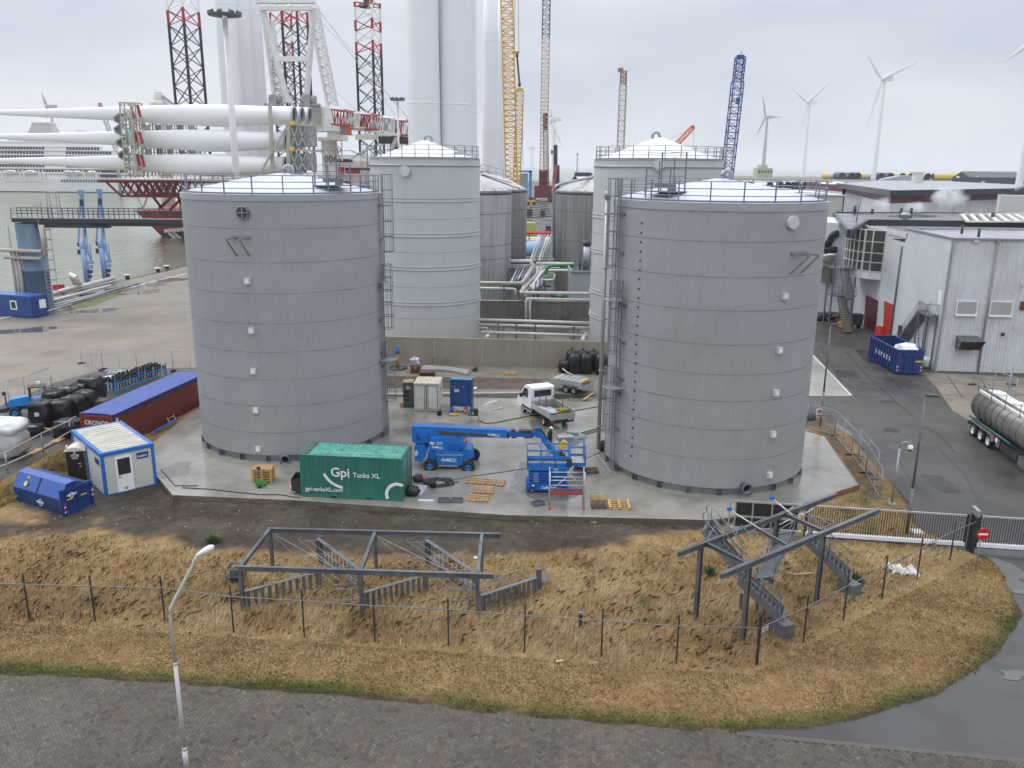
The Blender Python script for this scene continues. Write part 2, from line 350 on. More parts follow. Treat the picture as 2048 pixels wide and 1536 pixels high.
for p,q in(((1868,765),(2050,775)),((1890,790),(2050,790)),((1895,752),(1925,795)),((1960,755),(2000,820)),((1870,775),(1895,812))):b.bar(G(*p,.010),G(*q,.010),.10,.006)
struct(b,'pavement_joint_lines',jm)
b=B()
for pts in(((1693,703),(1725,742),(1760,775),(1805,815),(1825,832)),((1640,690),(1680,760),(1700,790)),((1840,850),(1880,870),(1910,905))):
 for p,q in zip(pts,pts[1:]):b.bar(G(*p,.008),G(*q,.008),.13,.006)
struct(b,'road_seam_lines',mat('tar_seam',(.02,.02,.02),.4))
patchm=mat('asphalt_patch',(.036,.034,.032),.45,0,.25,.8,bump=.2,bscale=70,wet=(.3,.15,.6),spec=.35)
b=B()
for a_,c_,w_p in(((1725,700),(1752,728),1.6),((1768,858),(1800,862),1.1),((1690,740),(1700,756),2.0),((1860,950),(1905,985),1.3),((1770,800),(1778,806),1.2)):b.bar(G(*a_,.006),G(*c_,.006),w_p,.006)
struct(b,'road_repair_surface',patchm)
b=B()
for pts in(((1755,880),(1790,905),(1815,950),(1850,990)),((1700,690),(1740,720),(1790,765),(1850,830)),((1880,900),(1930,950),(1960,1010)),((1650,700),(1690,705),(1730,702))):
 for p,q in zip(pts,pts[1:]):b.bar(G(*p,.009),G(*q,.009),.05,.005)
struct(b,'road_crack_lines',mat('tar_seam'))
edge_px=[(-140,1340),(0,1348),(300,1366),(700,1393),(1100,1440),(1450,1466),(1610,1461),(1720,1437),(1830,1405),(1905,1372),(1960,1338),(2005,1290),(2032,1258),(2042,1230),(2034,1195),(2008,1150),(1985,1120),(1945,1106)]
edge=px(*edge_px)
bed=mat('paver_joint_sand',(.022,.02,.017),.7,0,.2,2)
fr=[G(-140,1322),G(0,1330),G(700,1378),G(1450,1452),G(1480,1466),G(1600,1480),G(2100,1525)]
b=B();rp=[(p.x,p.y)for p in fr]+[(22,12),(-32,12)]
b.poly([(x,y,.006)for x,y in rp]);struct(b,'road',bed)
pvm=mat('block_paver',(.1,.09,.08),.55,0,.12,.25,attr='col',bump=.1,bscale=50,wet=(.12,.35,.75),spec=.22)
W_,L_,gap=.11,.22,.014
ang=rad(45-5.5);ca,sa=math.cos(ang),math.sin(ang)
org=np.array([0.,22.]);cells=[]
R_=215
for j in range(-R_,R_):
 for i in range(-R_,R_):
  k=(i-j)%4
  if k==0:cells.append((i,j,2,1))
  elif k==2:cells.append((i,j,1,2))if False else cells.append((i,j-1,1,2))if False else None
  if k==3:cells.append((i,j,1,2))
cells=np.array([c for c in cells if c is not None],float)
x0=cells[:,0]*W_;y0=cells[:,1]*W_;w=cells[:,2]*W_;h=cells[:,3]*W_
cx=x0+w/2;cy=y0+h/2;gx=cx*ca-cy*sa+org[0];gy=cx*sa+cy*ca+org[1]
keep=(sdist(np.stack([gx,gy],1),rp)>.12)&(gy>19.5)
x0,y0,w,h,gx,gy=[q[keep]for q in(x0,y0,w,h,gx,gy)];nb=len(x0)
tilt=RNG.normal(0,.0012,(nb,4));vs=np.zeros((nb,4,3))
for k,(a,c)in enumerate(((0,0),(1,0),(1,1),(0,1))):
 X=x0+gap/2+a*(w-gap);Y=y0+gap/2+c*(h-gap)
 vs[:,k,0]=X*ca-Y*sa+org[0];vs[:,k,1]=X*sa+Y*ca+org[1];vs[:,k,2]=.012+tilt[:,k]
base=np.array([.098,.082,.066]);k=1+RNG.normal(0,.16,nb)+(fbm(gx,gy,3.5,3)-.5)*.55;hue=RNG.normal(0,.035,nb)
colr=np.clip(np.stack([base[0]*k*(1+hue),base[1]*k,base[2]*k*(1-hue)],1),.015,.5)
def np_mesh(name,verts,faces_n,col=None):
 me=bpy.data.meshes.new(name);nv=len(verts);nf=nv//faces_n
 me.vertices.add(nv);me.vertices.foreach_set('co',verts.astype(np.float32).ravel())
 me.loops.add(nv);me.loops.foreach_set('vertex_index',np.arange(nv,dtype=np.int32))
 me.polygons.add(nf);me.polygons.foreach_set('loop_start',np.arange(0,nv,faces_n,dtype=np.int32));me.polygons.foreach_set('loop_total',np.full(nf,faces_n,np.int32))
 me.update(calc_edges=True)
 if col is not None:
  a=me.color_attributes.new('col','FLOAT_COLOR','POINT');a.data.foreach_set('color',np.concatenate([col,np.ones((len(col),1))],1).astype(np.float32).ravel())
 return me
me=np_mesh('road_surface',vs.reshape(-1,3),4,np.repeat(colr,4,0));me.materials.append(pvm)
o=bpy.data.objects.new('road_surface',me);COL.objects.link(o);tag(o,kind='structure')
b=B();p,q=G(1475,1470,.012),G(2100,1530,.012)
n_=int((q-p).length/.11);e_=(q-p).normalized();nn=V(-e_.y,e_.x,0)
for i in range(n_):
 c=p+e_*(i*.11);b.poly([c,c+e_*.102,c+e_*.102+nn*.21,c+nn*.21])
struct(b,'road_border_course',mat('border_paver',(.085,.076,.064),.5,0,.3,3))
sideroad=mat('side_road_asphalt',(.050,.048,.046),.4,0,.15,.5,dirt=((.045,.045,.046),.6,.5),bump=.12,bscale=80,wet=(.35,.06,.5))
b=B();b.poly([(p.x,p.y,.004)for p in[G(1440,1455),G(1480,1462),G(1478,1472),G(2110,1531),G(2300,1300),G(2200,1105),G(1930,1085),G(1990,1180),G(1900,1330)]])
struct(b,'side_road',sideroad)
field=edge+px((1897,1083),(1838,1052),(1825,1020),(1790,968),(1745,918),(1700,870),(1665,848),(1630,828))+[V(20,66,0),V(-20,64,0)]+px((372,812),(310,865),(160,885),(95,908),(0,962),(-140,1035))
fx=np.arange(-34,31,.22);fy=np.arange(22.5,67,.22);XX,YY=np.meshgrid(fx,fy);P_=np.stack([XX.ravel(),YY.ravel()],1)
sd=sdist(P_,field)+(vnoise(P_[:,0],P_[:,1],.9,5)-.5)*.35
track=px((-140,1030),(0,1045),(200,1040),(430,985),(700,1000),(1010,1030),(1420,1040),(1500,1035),(1470,1065),(1275,1075),(1260,1100),(1090,1112),(820,1118),(560,1112),(430,1100),(230,1068),(0,1072),(-140,1068))
sdt=sdist(P_,track)+(fbm(P_[:,0],P_[:,1],2.0,9)-.5)*2.2
around=px((20,1010),(200,940),(320,960),(420,1000),(300,1050),(100,1050));sda=sdist(P_,around)+(fbm(P_[:,0],P_[:,1],1.6,19)-.5)*2.4
side_=px((1600,840),(1650,838),(1765,985),(1740,1000),(1715,975),(1640,875));sdg=sdist(P_,side_)+(fbm(P_[:,0],P_[:,1],1.2,71)-.5)*1.6
dirtw=np.clip(np.maximum(sdt,sda*.8)*1.3+.4,0,1);dirtw=np.maximum(dirtw,np.clip(sdg*.8+.35,0,.72))
greenw=np.clip((.75-np.abs(sdist(P_,field)-.3))*1.2,0,1)*(P_[:,1]<33)*np.clip(fbm(P_[:,0],P_[:,1],2.4,23)*3-.7,0,1)
greenw=np.maximum(greenw,np.clip((fbm(P_[:,0],P_[:,1],3.4,41)-.70)*6,0,.6))
zz=.05+.08*fbm(P_[:,0],P_[:,1],4,13)+.06*vnoise(P_[:,0],P_[:,1],.8,17)
ruts=np.abs(np.sin(P_[:,1]*2.1+.25*P_[:,0]*.6+2*vnoise(P_[:,0],P_[:,1],3,29)))
zz=np.where(dirtw>.5,.03+.08*fbm(P_[:,0],P_[:,1],.9,14)+.10*ruts*fbm(P_[:,0],P_[:,1],3,8),zz)
zz=np.minimum(zz,sd*.35+.0);zz=np.maximum(zz,-.15)
def terrain_z(x,y):
 i=np.clip(((np.asarray(x)-fx[0])/.22).round().astype(int),0,len(fx)-1);j=np.clip(((np.asarray(y)-fy[0])/.22).round().astype(int),0,len(fy)-1)
 return zz.reshape(XX.shape)[j,i]
w_=len(fx);h_=len(fy);kv=sd>-.5;fs=[]
kk=kv.reshape(h_,w_)
for j in range(h_-1):
 for i in range(w_-1):
  if kk[j,i]and kk[j+1,i+1]and kk[j,i+1]and kk[j+1,i]:fs.append((j*w_+i,j*w_+i+1,(j+1)*w_+i+1,(j+1)*w_+i))
me=bpy.data.meshes.new('field_ground');me.from_pydata(np.column_stack([P_,zz]).tolist(),[],fs)
straw=np.array([.29,.195,.09]);straw2=np.array([.21,.135,.062]);dirtc=np.array([.056,.045,.036]);greenc=np.array([.075,.095,.025]);pale=np.array([.115,.095,.075])
t=np.clip(fbm(P_[:,0],P_[:,1],1.4,51)*2.2-.6,0,1)[:,None];cc=straw*t+straw2*(1-t)
cc=cc*(1-greenw[:,None])+greenc*greenw[:,None]
dt=np.clip(fbm(P_[:,0],P_[:,1],1.8,61)*2.4-.7,0,1)[:,None];dc=dirtc*(1-dt)+pale*.75*dt
cc=cc*(1-dirtw[:,None])+dc*dirtw[:,None]
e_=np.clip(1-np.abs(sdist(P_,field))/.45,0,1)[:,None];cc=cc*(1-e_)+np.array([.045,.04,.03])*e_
a=me.color_attributes.new('col','FLOAT_COLOR','POINT');a.data.foreach_set('color',np.concatenate([cc,np.ones((len(cc),1))],1).astype(np.float32).ravel())
me.polygons.foreach_set('use_smooth',[True]*len(me.polygons))
me.materials.append(mat('field_soil',(.2,.15,.08),.95,0,.35,2.6,attr='col',bump=.4,bscale=9,spec=.08))
o=bpy.data.objects.new('field_ground',me);COL.objects.link(o);tag(o,kind='structure')
def grass(name,n,poly,hfun,wbl,palette,lean,seed,mask=None):
 r=np.random.default_rng(seed);q=np.array([(p[0],p[1])for p in poly]);lo,hi=q.min(0),q.max(0)
 P=r.uniform(lo,hi,(int(n),2));s=sdist(P,poly);P=P[s>0];s=s[s>0]
 i=np.clip(((P[:,0]-fx[0])/.22).round().astype(int),0,w_-1);j=np.clip(((P[:,1]-fy[0])/.22).round().astype(int),0,h_-1)
 ix=j*w_+i;keep=r.random(len(P))>dirtw[ix]*1.1
 keep&=sd[ix]>.0
 if mask is not None:keep&=mask(P,s,r)
 P=P[keep];ix=ix[keep];s=s[keep];n=len(P)
 clump=fbm(P[:,0],P[:,1],1.1,seed+70);hgt=hfun(P,s)*r.uniform(.45,1.3,n)*(.85+.3*clump)
 az=r.normal(lean[0],lean[2],n);ln=np.clip(r.normal(lean[1],.25,n),.05,1.4)*(0.5+clump)
 yaw=r.uniform(0,3.14,n);wx=np.cos(yaw)*wbl;wy=np.sin(yaw)*wbl
 z0=zz[ix]-.02;dx=np.cos(az)*ln*hgt;dy=np.sin(az)*ln*hgt
 v=np.zeros((n,5,3))
 v[:,0]=np.stack([P[:,0]-wx,P[:,1]-wy,z0],1);v[:,1]=np.stack([P[:,0]+wx,P[:,1]+wy,z0],1)
 mx_,my_,mz=P[:,0]+dx*.35,P[:,1]+dy*.35,z0+hgt*.62
 v[:,2]=np.stack([mx_+wx*.7,my_+wy*.7,mz],1);v[:,4]=np.stack([mx_-wx*.7,my_-wy*.7,mz],1)
 v[:,3]=np.stack([P[:,0]+dx,P[:,1]+dy,z0+hgt*(1.0-.35*np.minimum(ln,1))],1)
 patch=fbm(P[:,0],P[:,1],2.6,seed+90);pal=np.array(palette[0]);pal2=np.array(palette[1]);pal3=np.array(palette[2])
 f=np.clip(patch*2.8-.9+r.normal(0,.28,n),0,1)[:,None];c=pal*f+pal2*(1-f);rw=np.clip(fbm(P[:,0],P[:,1],3.1,333)*6-3.5,0,.85)[:,None]*(r.random((n,1))<.75);c=c*(1-rw)+np.array([.13,.058,.03])*rw
 g_=np.clip(greenw[ix]*1.4*(r.random(n)<.8),0,1)[:,None];c=c*(1-g_)+pal3*g_
 c=c*r.uniform(.55,1.4,(n,1))
 me=np_mesh(name,v.reshape(-1,3),5,np.repeat(c,5,0));me.materials.append(mat('grass_blade',(.3,.2,.1),.7,0,0,attr='col',spec=.2))
 ob=bpy.data.objects.new(name,me);COL.objects.link(ob);tag(ob,kind='stuff');return n
fence_line=px((-140,1225),(0,1240),(470,1260),(900,1295),(1500,1335),(1700,1235),(1945,1115))
tall=px((-140,1050),(0,1058),(230,1058),(430,1090),(820,1108),(1240,1092),(1265,1066),(1480,1048),(1560,1030),(1640,1000),(1722,972),(1680,905),(1640,868),(1625,845),(1660,845),(1720,900),(1790,985),(1840,1060),(1900,1090),(1945,1112))+list(reversed(px((-140,1262),(0,1268),(470,1300),(900,1330),(1500,1378),(1720,1262),(1960,1125))))
gold=((.58,.455,.25),(.33,.21,.095),(.12,.14,.035))
strawc=((.43,.305,.145),(.15,.09,.04),(.10,.135,.025))
nA=grass('tall_dry_grass',520000,tall,lambda P,s:np.clip(.12+.30*np.clip((41-P[:,1])/9,0,1),.1,.36)*np.clip(s/1.6,.3,1),.0062,gold,(.5,.8,.85),101)
verge=[p for p in edge]+list(reversed(px((-140,1240),(0,1250),(470,1280),(900,1310),(1500,1355),(1715,1245),(1955,1118))))
nB=grass('mown_dry_grass',560000,verge,lambda P,s:np.full(len(P),.085),.0075,strawc,(.4,.7,2.0),202)
nF=grass('pale_straw_grass',110000,tall,lambda P,s:np.full(len(P),.36)*np.clip(s/1.0,.3,1),.006,((.66,.54,.33),(.52,.40,.21),(.3,.3,.12)),(.45,.9,.6),606,lambda P,s,r:fbm(P[:,0],P[:,1],1.5,616)+r.normal(0,.05,len(P))>.54)
nG=grass('green_patch_grass',120000,verge,lambda P,s:np.full(len(P),.10),.008,((.13,.17,.035),(.085,.12,.025),(.1,.15,.02)),(.4,.5,2.0),707,lambda P,s,r:(fbm(P[:,0],P[:,1],1.9,717)+.30*np.clip((P[:,0]-17)/8,0,1)+r.normal(0,.05,len(P))>.575)&(r.random(len(P))<.55))
edgeband=edge+list(reversed([p+V(-.5 if p.x>15 else 0,.5,0)for p in edge]))
nC=grass('green_verge_grass',75000,edgeband,lambda P,s:np.full(len(P),.15),.012,((.12,.15,.035),(.075,.10,.022),(.08,.13,.02)),(.4,.4,1.5),303,lambda P,s,r:fbm(P[:,0],P[:,1],1.6,77)+r.normal(0,.06,len(P))>.54)
SKC=G(95,1025);leftg=px((-140,1035),(0,968),(95,912),(160,888),(185,1000),(120,1040),(0,1045),(-140,1040))
nD=grass('weedy_grass',60000,leftg,lambda P,s:.32*np.clip(s/1.2,.3,1),.009,((.46,.36,.17),(.28,.21,.095),(.12,.14,.04)),(.3,.5,1.0),404,lambda P,s,r:np.hypot(P[:,0]-SKC.x,P[:,1]-SKC.y)>2.9)
padfront=[p+V(0,.05,0)for p in px((345,1002),(600,1012),(1010,1040),(1420,1052),(1563,1034))]+list(reversed(px((340,1018),(600,1022),(1010,1050),(1420,1066),(1590,1046))))
dirt_keep=dirtw.copy();dirtw*=.25
nE=grass('edge_weeds',26000,padfront,lambda P,s:np.full(len(P),.2),.012,((.28,.21,.08),(.10,.12,.035),(.1,.13,.03)),(.3,.3,2.0),505,lambda P,s,r:fbm(P[:,0],P[:,1],2.0,87)+r.normal(0,.04,len(P))>.5)
dirtw=dirt_keep
def on_cyl(px_,py_,c,r):
 d=ray(px_,py_);a=d.x**2+d.y**2;b_=-2*(d.x*c[0]+d.y*c[1]);cc=c[0]**2+c[1]**2-r*r
 disc=b_*b_-4*a*cc;t=(-b_-math.sqrt(max(disc,0)))/(2*a);p=V(0,0,CAMH)+d*t
 n=V(p.x-c[0],p.y-c[1],0).normalized();return p,n,V(-n.y,n.x,0)
TANKG=mat('tank_cladding',(.385,.39,.395),.45,.2,.06,.25,dirt=((.31,.315,.32),.5,.22),streak=.08)
TANKB=mat('tank_band',(.40,.405,.41),.4,.3,.05,.4)
ROOFW=mat('tank_roof_sheet',(.60,.63,.70),.28,.15,.05,.4,dirt=((.45,.47,.52),.5,.5))
ROOFP=mat('tank_roof_wrap',(.74,.75,.76),.45,0,.1,.5,bump=.5,bscale=1.6,dirt=((.5,.5,.5),.5,.6))
TANKP=mat('tank_paint',(.50,.525,.515),.45,0,.04,.2,dirt=((.42,.44,.43),.5,.2),streak=.10)
SEAM=mat('tank_seam',(.20,.195,.195),.55,.1,.5,1.2,dirt=((.15,.085,.05),.8,.9))
STAINL=mat('streaked_cladding',(.46,.47,.48),.4,.4,.06,.4,streak=.75)
STAIND=mat('dark_streaked_cladding',(.32,.32,.31),.45,.35,.06,.4,streak=.9)
def cyl_at(c,a,r,z):return V(c[0]+r*math.cos(a),c[1]+r*math.sin(a),z)
def railing(name,c,r,z,parent,n,h=1.1,rails=(1.0,.66,.33),a0=0,mt=None,toe=True,post=.036):
 b=B()
 for k in range(n):
  a=a0+2*math.pi*k/n;b.bar(cyl_at(c,a,r,z-.05),cyl_at(c,a,r,z+h),post*2,post*1.6,V(math.cos(a),math.sin(a),0))
 for f in rails:b.ring((c[0],c[1],z+h*f),r,.028,96)
 if toe:b.lathe(c+(0,)if len(c)==2 else c,[(r+.03,z+.04),(r+.03,z+.14)],96,smooth=False)
 return b.build(name,mt or RAILS,parent)
def ladder_flight(c,r,a,z0,z1,parent,cage=(0,0),side=1,exit_=0.0):
 n=V(math.cos(a),math.sin(a),0);t=V(-n.y,n.x,0);base=V(c[0],c[1],0)+n*(r+.22)
 b=B()
 for s in(-1,1):b.bar(base+t*s*.22+V(0,0,z0),base+t*s*.22+V(0,0,z1),.07,.045,n)
 for k in range(int((z1-z0)/.3)):z=z0+.15+k*.3;b.rod(base-t*.22+V(0,0,z),base+t*.22+V(0,0,z),.017,5)
 for k in range(int((z1-z0)/2.4)+1):
  z=z0+.5+k*2.3
  if z<z1:b.bar(base-t*.4-n*.2+V(0,0,z),base+t*.45-n*.2+V(0,0,z),.14,.16)
 l=b.build('ladder',RAILS,parent)
 if cage[1]>cage[0]:
  b=B();R=.39;ctr=base+n*.33
  z=cage[0]
  while z<=cage[1]+.01:
   pts=[ctr+t*(R*math.cos(q))+n*(R*math.sin(q))+V(0,0,z)for q in[math.radians(x)for x in range(-50,231,20)]]
   b.tube([base+t*.22+V(0,0,z)]+pts+[base-t*.22+V(0,0,z)],.03,5);z+=(cage[1]-cage[0])/max(1,round((cage[1]-cage[0])/.95))
  for q in(-30,20,60,90,120,160,210):
   p=ctr+t*(R*math.cos(math.radians(q)))+n*(R*math.sin(math.radians(q)));b.bar(p+V(0,0,cage[0]),p+V(0,0,cage[1]),.065,.016,n)
  b.build('ladder_cage',RAILS,l)
 return l
def landing(c,r,a,z,parent):
 n=V(math.cos(a),math.sin(a),0);t=V(-n.y,n.x,0);b=B();p=V(c[0],c[1],z)+n*(r+.1)
 b.extr([p-t*.6,p+t*.6,p+t*.6+n*.75,p+t*.25+n*1.0,p-t*.25+n*1.0,p-t*.6+n*.75],V(0,0,.05));return b.build('ladder_landing',GALV,parent)
def gooseneck(p,r,h,w,n=10,rot=0.0):
 d=V(math.cos(rot),math.sin(rot),0);p=Vector(p)
 return[p,p+V(0,0,h)]+[p+V(0,0,h)+d*(w/2-w/2*math.cos(q))+V(0,0,w/2*math.sin(q))for q in[math.pi*k/n for k in range(1,n+1)]]+[p+d*w+V(0,0,h-.25)]
def clad_tank(label,c,r,ztop,seam_z,ports,manhole,mh_open,bracket,nozzle,ladder_a,lsign,apex_z,plat_a,zclad):
 t=T('storage_tank',label,'storage tank',(c[0],c[1],PADZ),0,'large grey ribbed tanks on the wet pad')
 n=290;b=B();vs=[]
 for z in(PADZ+.42,zclad):
  for i in range(n*2):
   a=math.pi*i/n;rr=r+(.013 if i%2 else-.013);vs.append(cyl_at(c,a,rr,z))
 b.add(vs,[(i,(i+1)%(2*n),2*n+(i+1)%(2*n),2*n+i)for i in range(2*n)],False);b.build('cladding',TANKG,t)
 b=B();b.lathe((c[0],c[1],0),[(r-.25,zclad),(r+.05,zclad-.03),(r+.06,ztop),(r-.15,ztop+.03)],128,smooth=False);b.build('top_band',TANKB,t)
 b=B();b.lathe((c[0],c[1],0),[(r-.10,PADZ-.02),(r-.10,PADZ+.5)],128);sk=b.build('base_ring',mat('tank_steel',(.24,.245,.25),.4,.5,.2,.8),t)
 for k in range(22):
  a=2*math.pi*k/22+.1;b=B();e=V(math.cos(a),math.sin(a),0);f=V(-e.y,e.x,0)
  for s in(-.09,.09):b.obox(V(c[0],c[1],PADZ+.2)+e*(r-.02)+f*s,.2,.025,.4,a)
  b.obox(V(c[0],c[1],PADZ+.42)+e*(r-.02),.22,.24,.03,a);b.build('anchor_chair',GALVD,t)
 b=B()
 for z in seam_z:b.lathe((c[0],c[1],z),[(r+.016,-.013),(r+.024,0),(r+.016,.013)],180)
 b.build('cladding_seams',SEAM,t)
 b=B();b.lathe((c[0],c[1],0),[(r+.02,ztop+.03),(r*.85,ztop+.03+(apex_z-ztop)*.2),(r*.5,ztop+(apex_z-ztop)*.62),(.3,apex_z),(0,apex_z)],40,smooth=False);b.build('roof',ROOFW,t)
 railing('roof_railing',c,r-.12,ztop+.03,t,22,1.15,a0=.12)
 b=B();b.tube(gooseneck((c[0]+.1,c[1],apex_z-.1),.13,.25,.62,rot=.2),.13,12);b.build('vent_pipe',GALV,t)
 for q in ports:
  p,nn,tt=on_cyl(*q,c,r);b=B();b.obox(p+nn*.1,.2,.34,.36,math.atan2(nn.y,nn.x));o=b.build('sample_port',OFFW,t)
  b=B();b.obox(p+nn*.205,.02,.2,.2,math.atan2(nn.y,nn.x));b.build('port_cover',WHITE,o)
 p,nn,tt=on_cyl(*manhole,c,r);b=B();b.rod(p-nn*.1,p+nn*.22,.37,28);o=b.build('manhole',DARK if mh_open else OFFW,t)
 if mh_open:
  b=B();b.bar(p+nn*.235-tt*.36,p+nn*.235+tt*.36,.05);b.bar(p+nn*.232-Z3*.36,p+nn*.232+Z3*.36,.05)
  b.tube([p+nn*.2+tt*.38*math.cos(k*.2618)+Z3*.38*math.sin(k*.2618)for k in range(24)],.03,6,True);b.build('manhole_grille',GALV,o)
 else:
  b=B();b.rod(p+nn*.22,p+nn*.235,.36,28)
  for k in range(16):q=p+nn*.22+tt*.31*math.cos(k*.3927)+Z3*.31*math.sin(k*.3927);b.rod(q,q+nn*.03,.022,6)
  b.build('manhole_cover',OFFW,o)
 p,nn,tt=on_cyl(*bracket,c,r)
 b=B();o2=.42;out=1.15
 for s in(-o2,o2):
  top=p+tt*s+Z3*.35;tip=top+nn*out;b.bar(top-nn*.1,tip,.09);b.bar(tip,p+tt*s-Z3*.75,.08)
 b.obox(p+Z3*.42+nn*.08,.1,1.15,.14,math.atan2(nn.y,nn.x));b.build('support_bracket',mat('bracket_steel',(.30,.29,.27),.5,.4,.2,3),t)
 p,nn,tt=on_cyl(*nozzle,c,r);b=B()
 b.lathe((0,0,0),[(.24,-.3),(.24,.45),(.36,.45),(.36,.52),(.235,.52),(.225,-.2)],28)
 M3=Matrix.Rotation(math.atan2(nn.y,nn.x),3,'Z')@Matrix.Rotation(math.pi/2,3,'Y');b.v=[tuple(p+M3@Vector(q))for q in b.v]
 nz=b.build('outlet_nozzle',GALVD,t);b=B();b.rod(p-nn*.1,p+nn*.02,.225,24);b.build('nozzle_bore',BLACK,nz)
 H1,H2=ztop-5.9,ztop-11.3;d=.105*lsign
 ladder_flight(c,r,ladder_a,H1,ztop+1.25,t,(H1+2.0,ztop+1.25));landing(c,r,ladder_a+d*.6,H1-.02,t)
 ladder_flight(c,r,ladder_a+d,H2,H1+1.2,t,(H2+2.2,H1+1.2));landing(c,r,ladder_a+d*1.1,H2-.02,t)
 ladder_flight(c,r,ladder_a+d*.45+(.02*lsign),PADZ,H2+1.2,t,(PADZ+2.6,H2+1.2))
 e=V(math.cos(plat_a),math.sin(plat_a),0);f=V(-e.y,e.x,0);o=V(c[0],c[1],ztop+.55)+e*(r-1.35)
 b=B();b.obox(o,1.5,2.0,.06,plat_a)
 for s in(-.9,.9):
  for q in(-.65,.65):b.bar(o+e*q+f*s-Z3*.5,o+e*q+f*s+Z3*(1.25 if q>0 else 2.2),.08)
 for z in(.45,.85,1.25,2.15):
  for s in(-.9,.9):b.bar(o-e*.65+f*s+Z3*z,o+e*.65+f*s+Z3*z,.035)
  b.bar(o-e*.65-f*.9+Z3*z,o-e*.65+f*.9+Z3*z,.035)
 b.obox(o+V(0,0,.35)-f*.3,.5,.6,.25,plat_a);b.obox(o+V(0,0,.2)+f*.5,.35,.35,.4,plat_a)
 b.bar(o+f*.6,o+f*.6+Z3*1.9,.07);b.bar(o-f*.5,o-f*.5+Z3*1.7,.07);b.build('instrument_platform',RAILS,t)
 return t
CL,CR_=(-15.6,57.5),(12.64,52.27)
tl=clad_tank('grey ribbed tank with a dark cross-barred round opening, left of the green container',CL,6.5,17.35,[D(560,y,51.05).z for y in(458,526,588,648,705,760,812,866)],[(496,562),(504,661),(508,742),(513,820),(518,897)],(487,425),True,(484,487),(572,915),math.radians(-2),-1,D(565,346,57.5).z,math.radians(-38),D(560,402,51.05).z)
tr=clad_tank('grey ribbed tank with a white round hatch and overflow pipe, right of the dropside van',CR_,6.37,17.3,[D(1440,y,45.9).z for y in(484,555,622,690,750,803,860,920)],[(1568,592),(1557,700),(1550,785),(1544,868),(1537,949)],(1583,445),False,(1594,520),(1487,972),math.radians(-164),1,D(1450,357,52.3).z,math.radians(-141),D(1440,422,45.9).z)
b=B();a_=math.radians(176.5);q=cyl_at(CR_,a_,6.37+.45,0);b.rod(q+Z3*(PADZ+.5),q+Z3*17.3,.13,12);b.rod(q+Z3*17.3,q+Z3*17.75,.21,14)
for z in(2.5,6.3,9.7,13.0,16.4):b.bar(q+Z3*z,cyl_at(CR_,a_,6.3,z),.07);b.rod(q+Z3*(z-.05),q+Z3*(z+.05),.16,10)
b.build('overflow_pipe',mat('pipe_steel',(.36,.355,.34),.4,.4,.12,1),tr)
for k in range(26):b=B();p,nn,tt=on_cyl(1284-k*.83,447+k*18.6,CR_,6.37);b.rod(p,p+nn*.04,.06,8);b.build('rubber_plug',BLACK,tr)
def smooth_tank(label,c,r,ztop,bands,seams,apex_z,mh,ztrim,post_n=26):
 t=T('bund_tank',label,'storage tank',(c[0],c[1],0),0,'pale green-grey tanks inside the bund')
 b=B();b.lathe((c[0],c[1],0),[(r,.1),(r,ztop)],110);b.build('shell',TANKP,t)
 b=B();b.lathe((c[0],c[1],0),[(r+.0,ztop-.75),(r+.12,ztop-.72),(r+.12,ztop-.6),(r,ztop-.57)],110)
 b.lathe((c[0],c[1],0),[(r-.2,ztop),(r+.08,ztop-.02),(r+.08,ztop+.02),(r-.2,ztop+.04)],110);b.build('rim_ring',TANKB,t)
 for z in bands:
  b=B();b.lathe((c[0],c[1],z),[(r,-.1),(r+.09,-.1),(r+.09,-.06),(r+.015,-.05)],110);b.lathe((c[0],c[1],z),[(r,.22),(r+.06,.22),(r+.06,.27),(r,.27)],110);b.build('stiffener_band',TANKP,t)
 b=B()
 for z in seams:b.lathe((c[0],c[1],z),[(r+.006,-.015),(r+.01,0),(r+.006,.015)],110)
 b.build('weld_seams',GALVD,t)
 b=B();b.lathe((c[0],c[1],0),[(r-.1,ztop+.05),(r*.8,ztop+(apex_z-ztop)*.18),(r*.4,ztop+(apex_z-ztop)*.62),(.35,apex_z),(0,apex_z)],36);b.build('roof',ROOFP,t)
 railing('roof_railing',c,r-.15,ztop,t,post_n,1.25,a0=.05)
 b=B();b.tube(gooseneck((c[0],c[1],apex_z-.1),.14,.25,.7,rot=math.pi*(.02 if mh[0]<1000 else .98)),.14,12);b.build('vent_pipe',GALV,t)
 p,nn,tt=on_cyl(*mh,c,r);b=B();b.rod(p-nn*.1,p+nn*.3,.46,28);o=b.build('manhole',TANKP,t)
 b=B();b.rod(p+nn*.3,p+nn*.34,.52,28)
 for k in range(18):q=p+nn*.34+tt*.45*math.cos(k*.349)+Z3*.45*math.sin(k*.349);b.rod(q,q+nn*.03,.03,6)
 b.build('manhole_cover',OFFW,o);return t
CRL,CRR=(-9.17,88.5),(14.6,86.8)
t1=smooth_tank('pale green-grey tank behind the left grey tank, with a round cover near its rim',CRL,5.65,19.85,[D(900,y,82.6).z for y in(403,474,541,612)],[D(900,y,82.6).z for y in(440,507,577,640)],D(845,281,88.5).z,(812,342),0)
t2=smooth_tank('pale green-grey tank rising behind the right grey tank',CRR,6.43,19.9,[D(1200,y,83).z for y in(436,507,590,640)],[D(1200,y,83).z for y in(470,550)],D(1308,275,86.8).z,(1318,330),0)
for t_,c,r,sgn in((t1,CRL,5.65,-.2),(t2,CRR,6.43,.3)):ladder_flight(c,r,math.radians(-176 if t_ is t1 else-7),0.2,21.2,t_,(3,21.2))
b=B()
for k in(0,1.1):b.obox(D(918+22*k,306+4*k,84.5),.9,.35,.22,-.3)
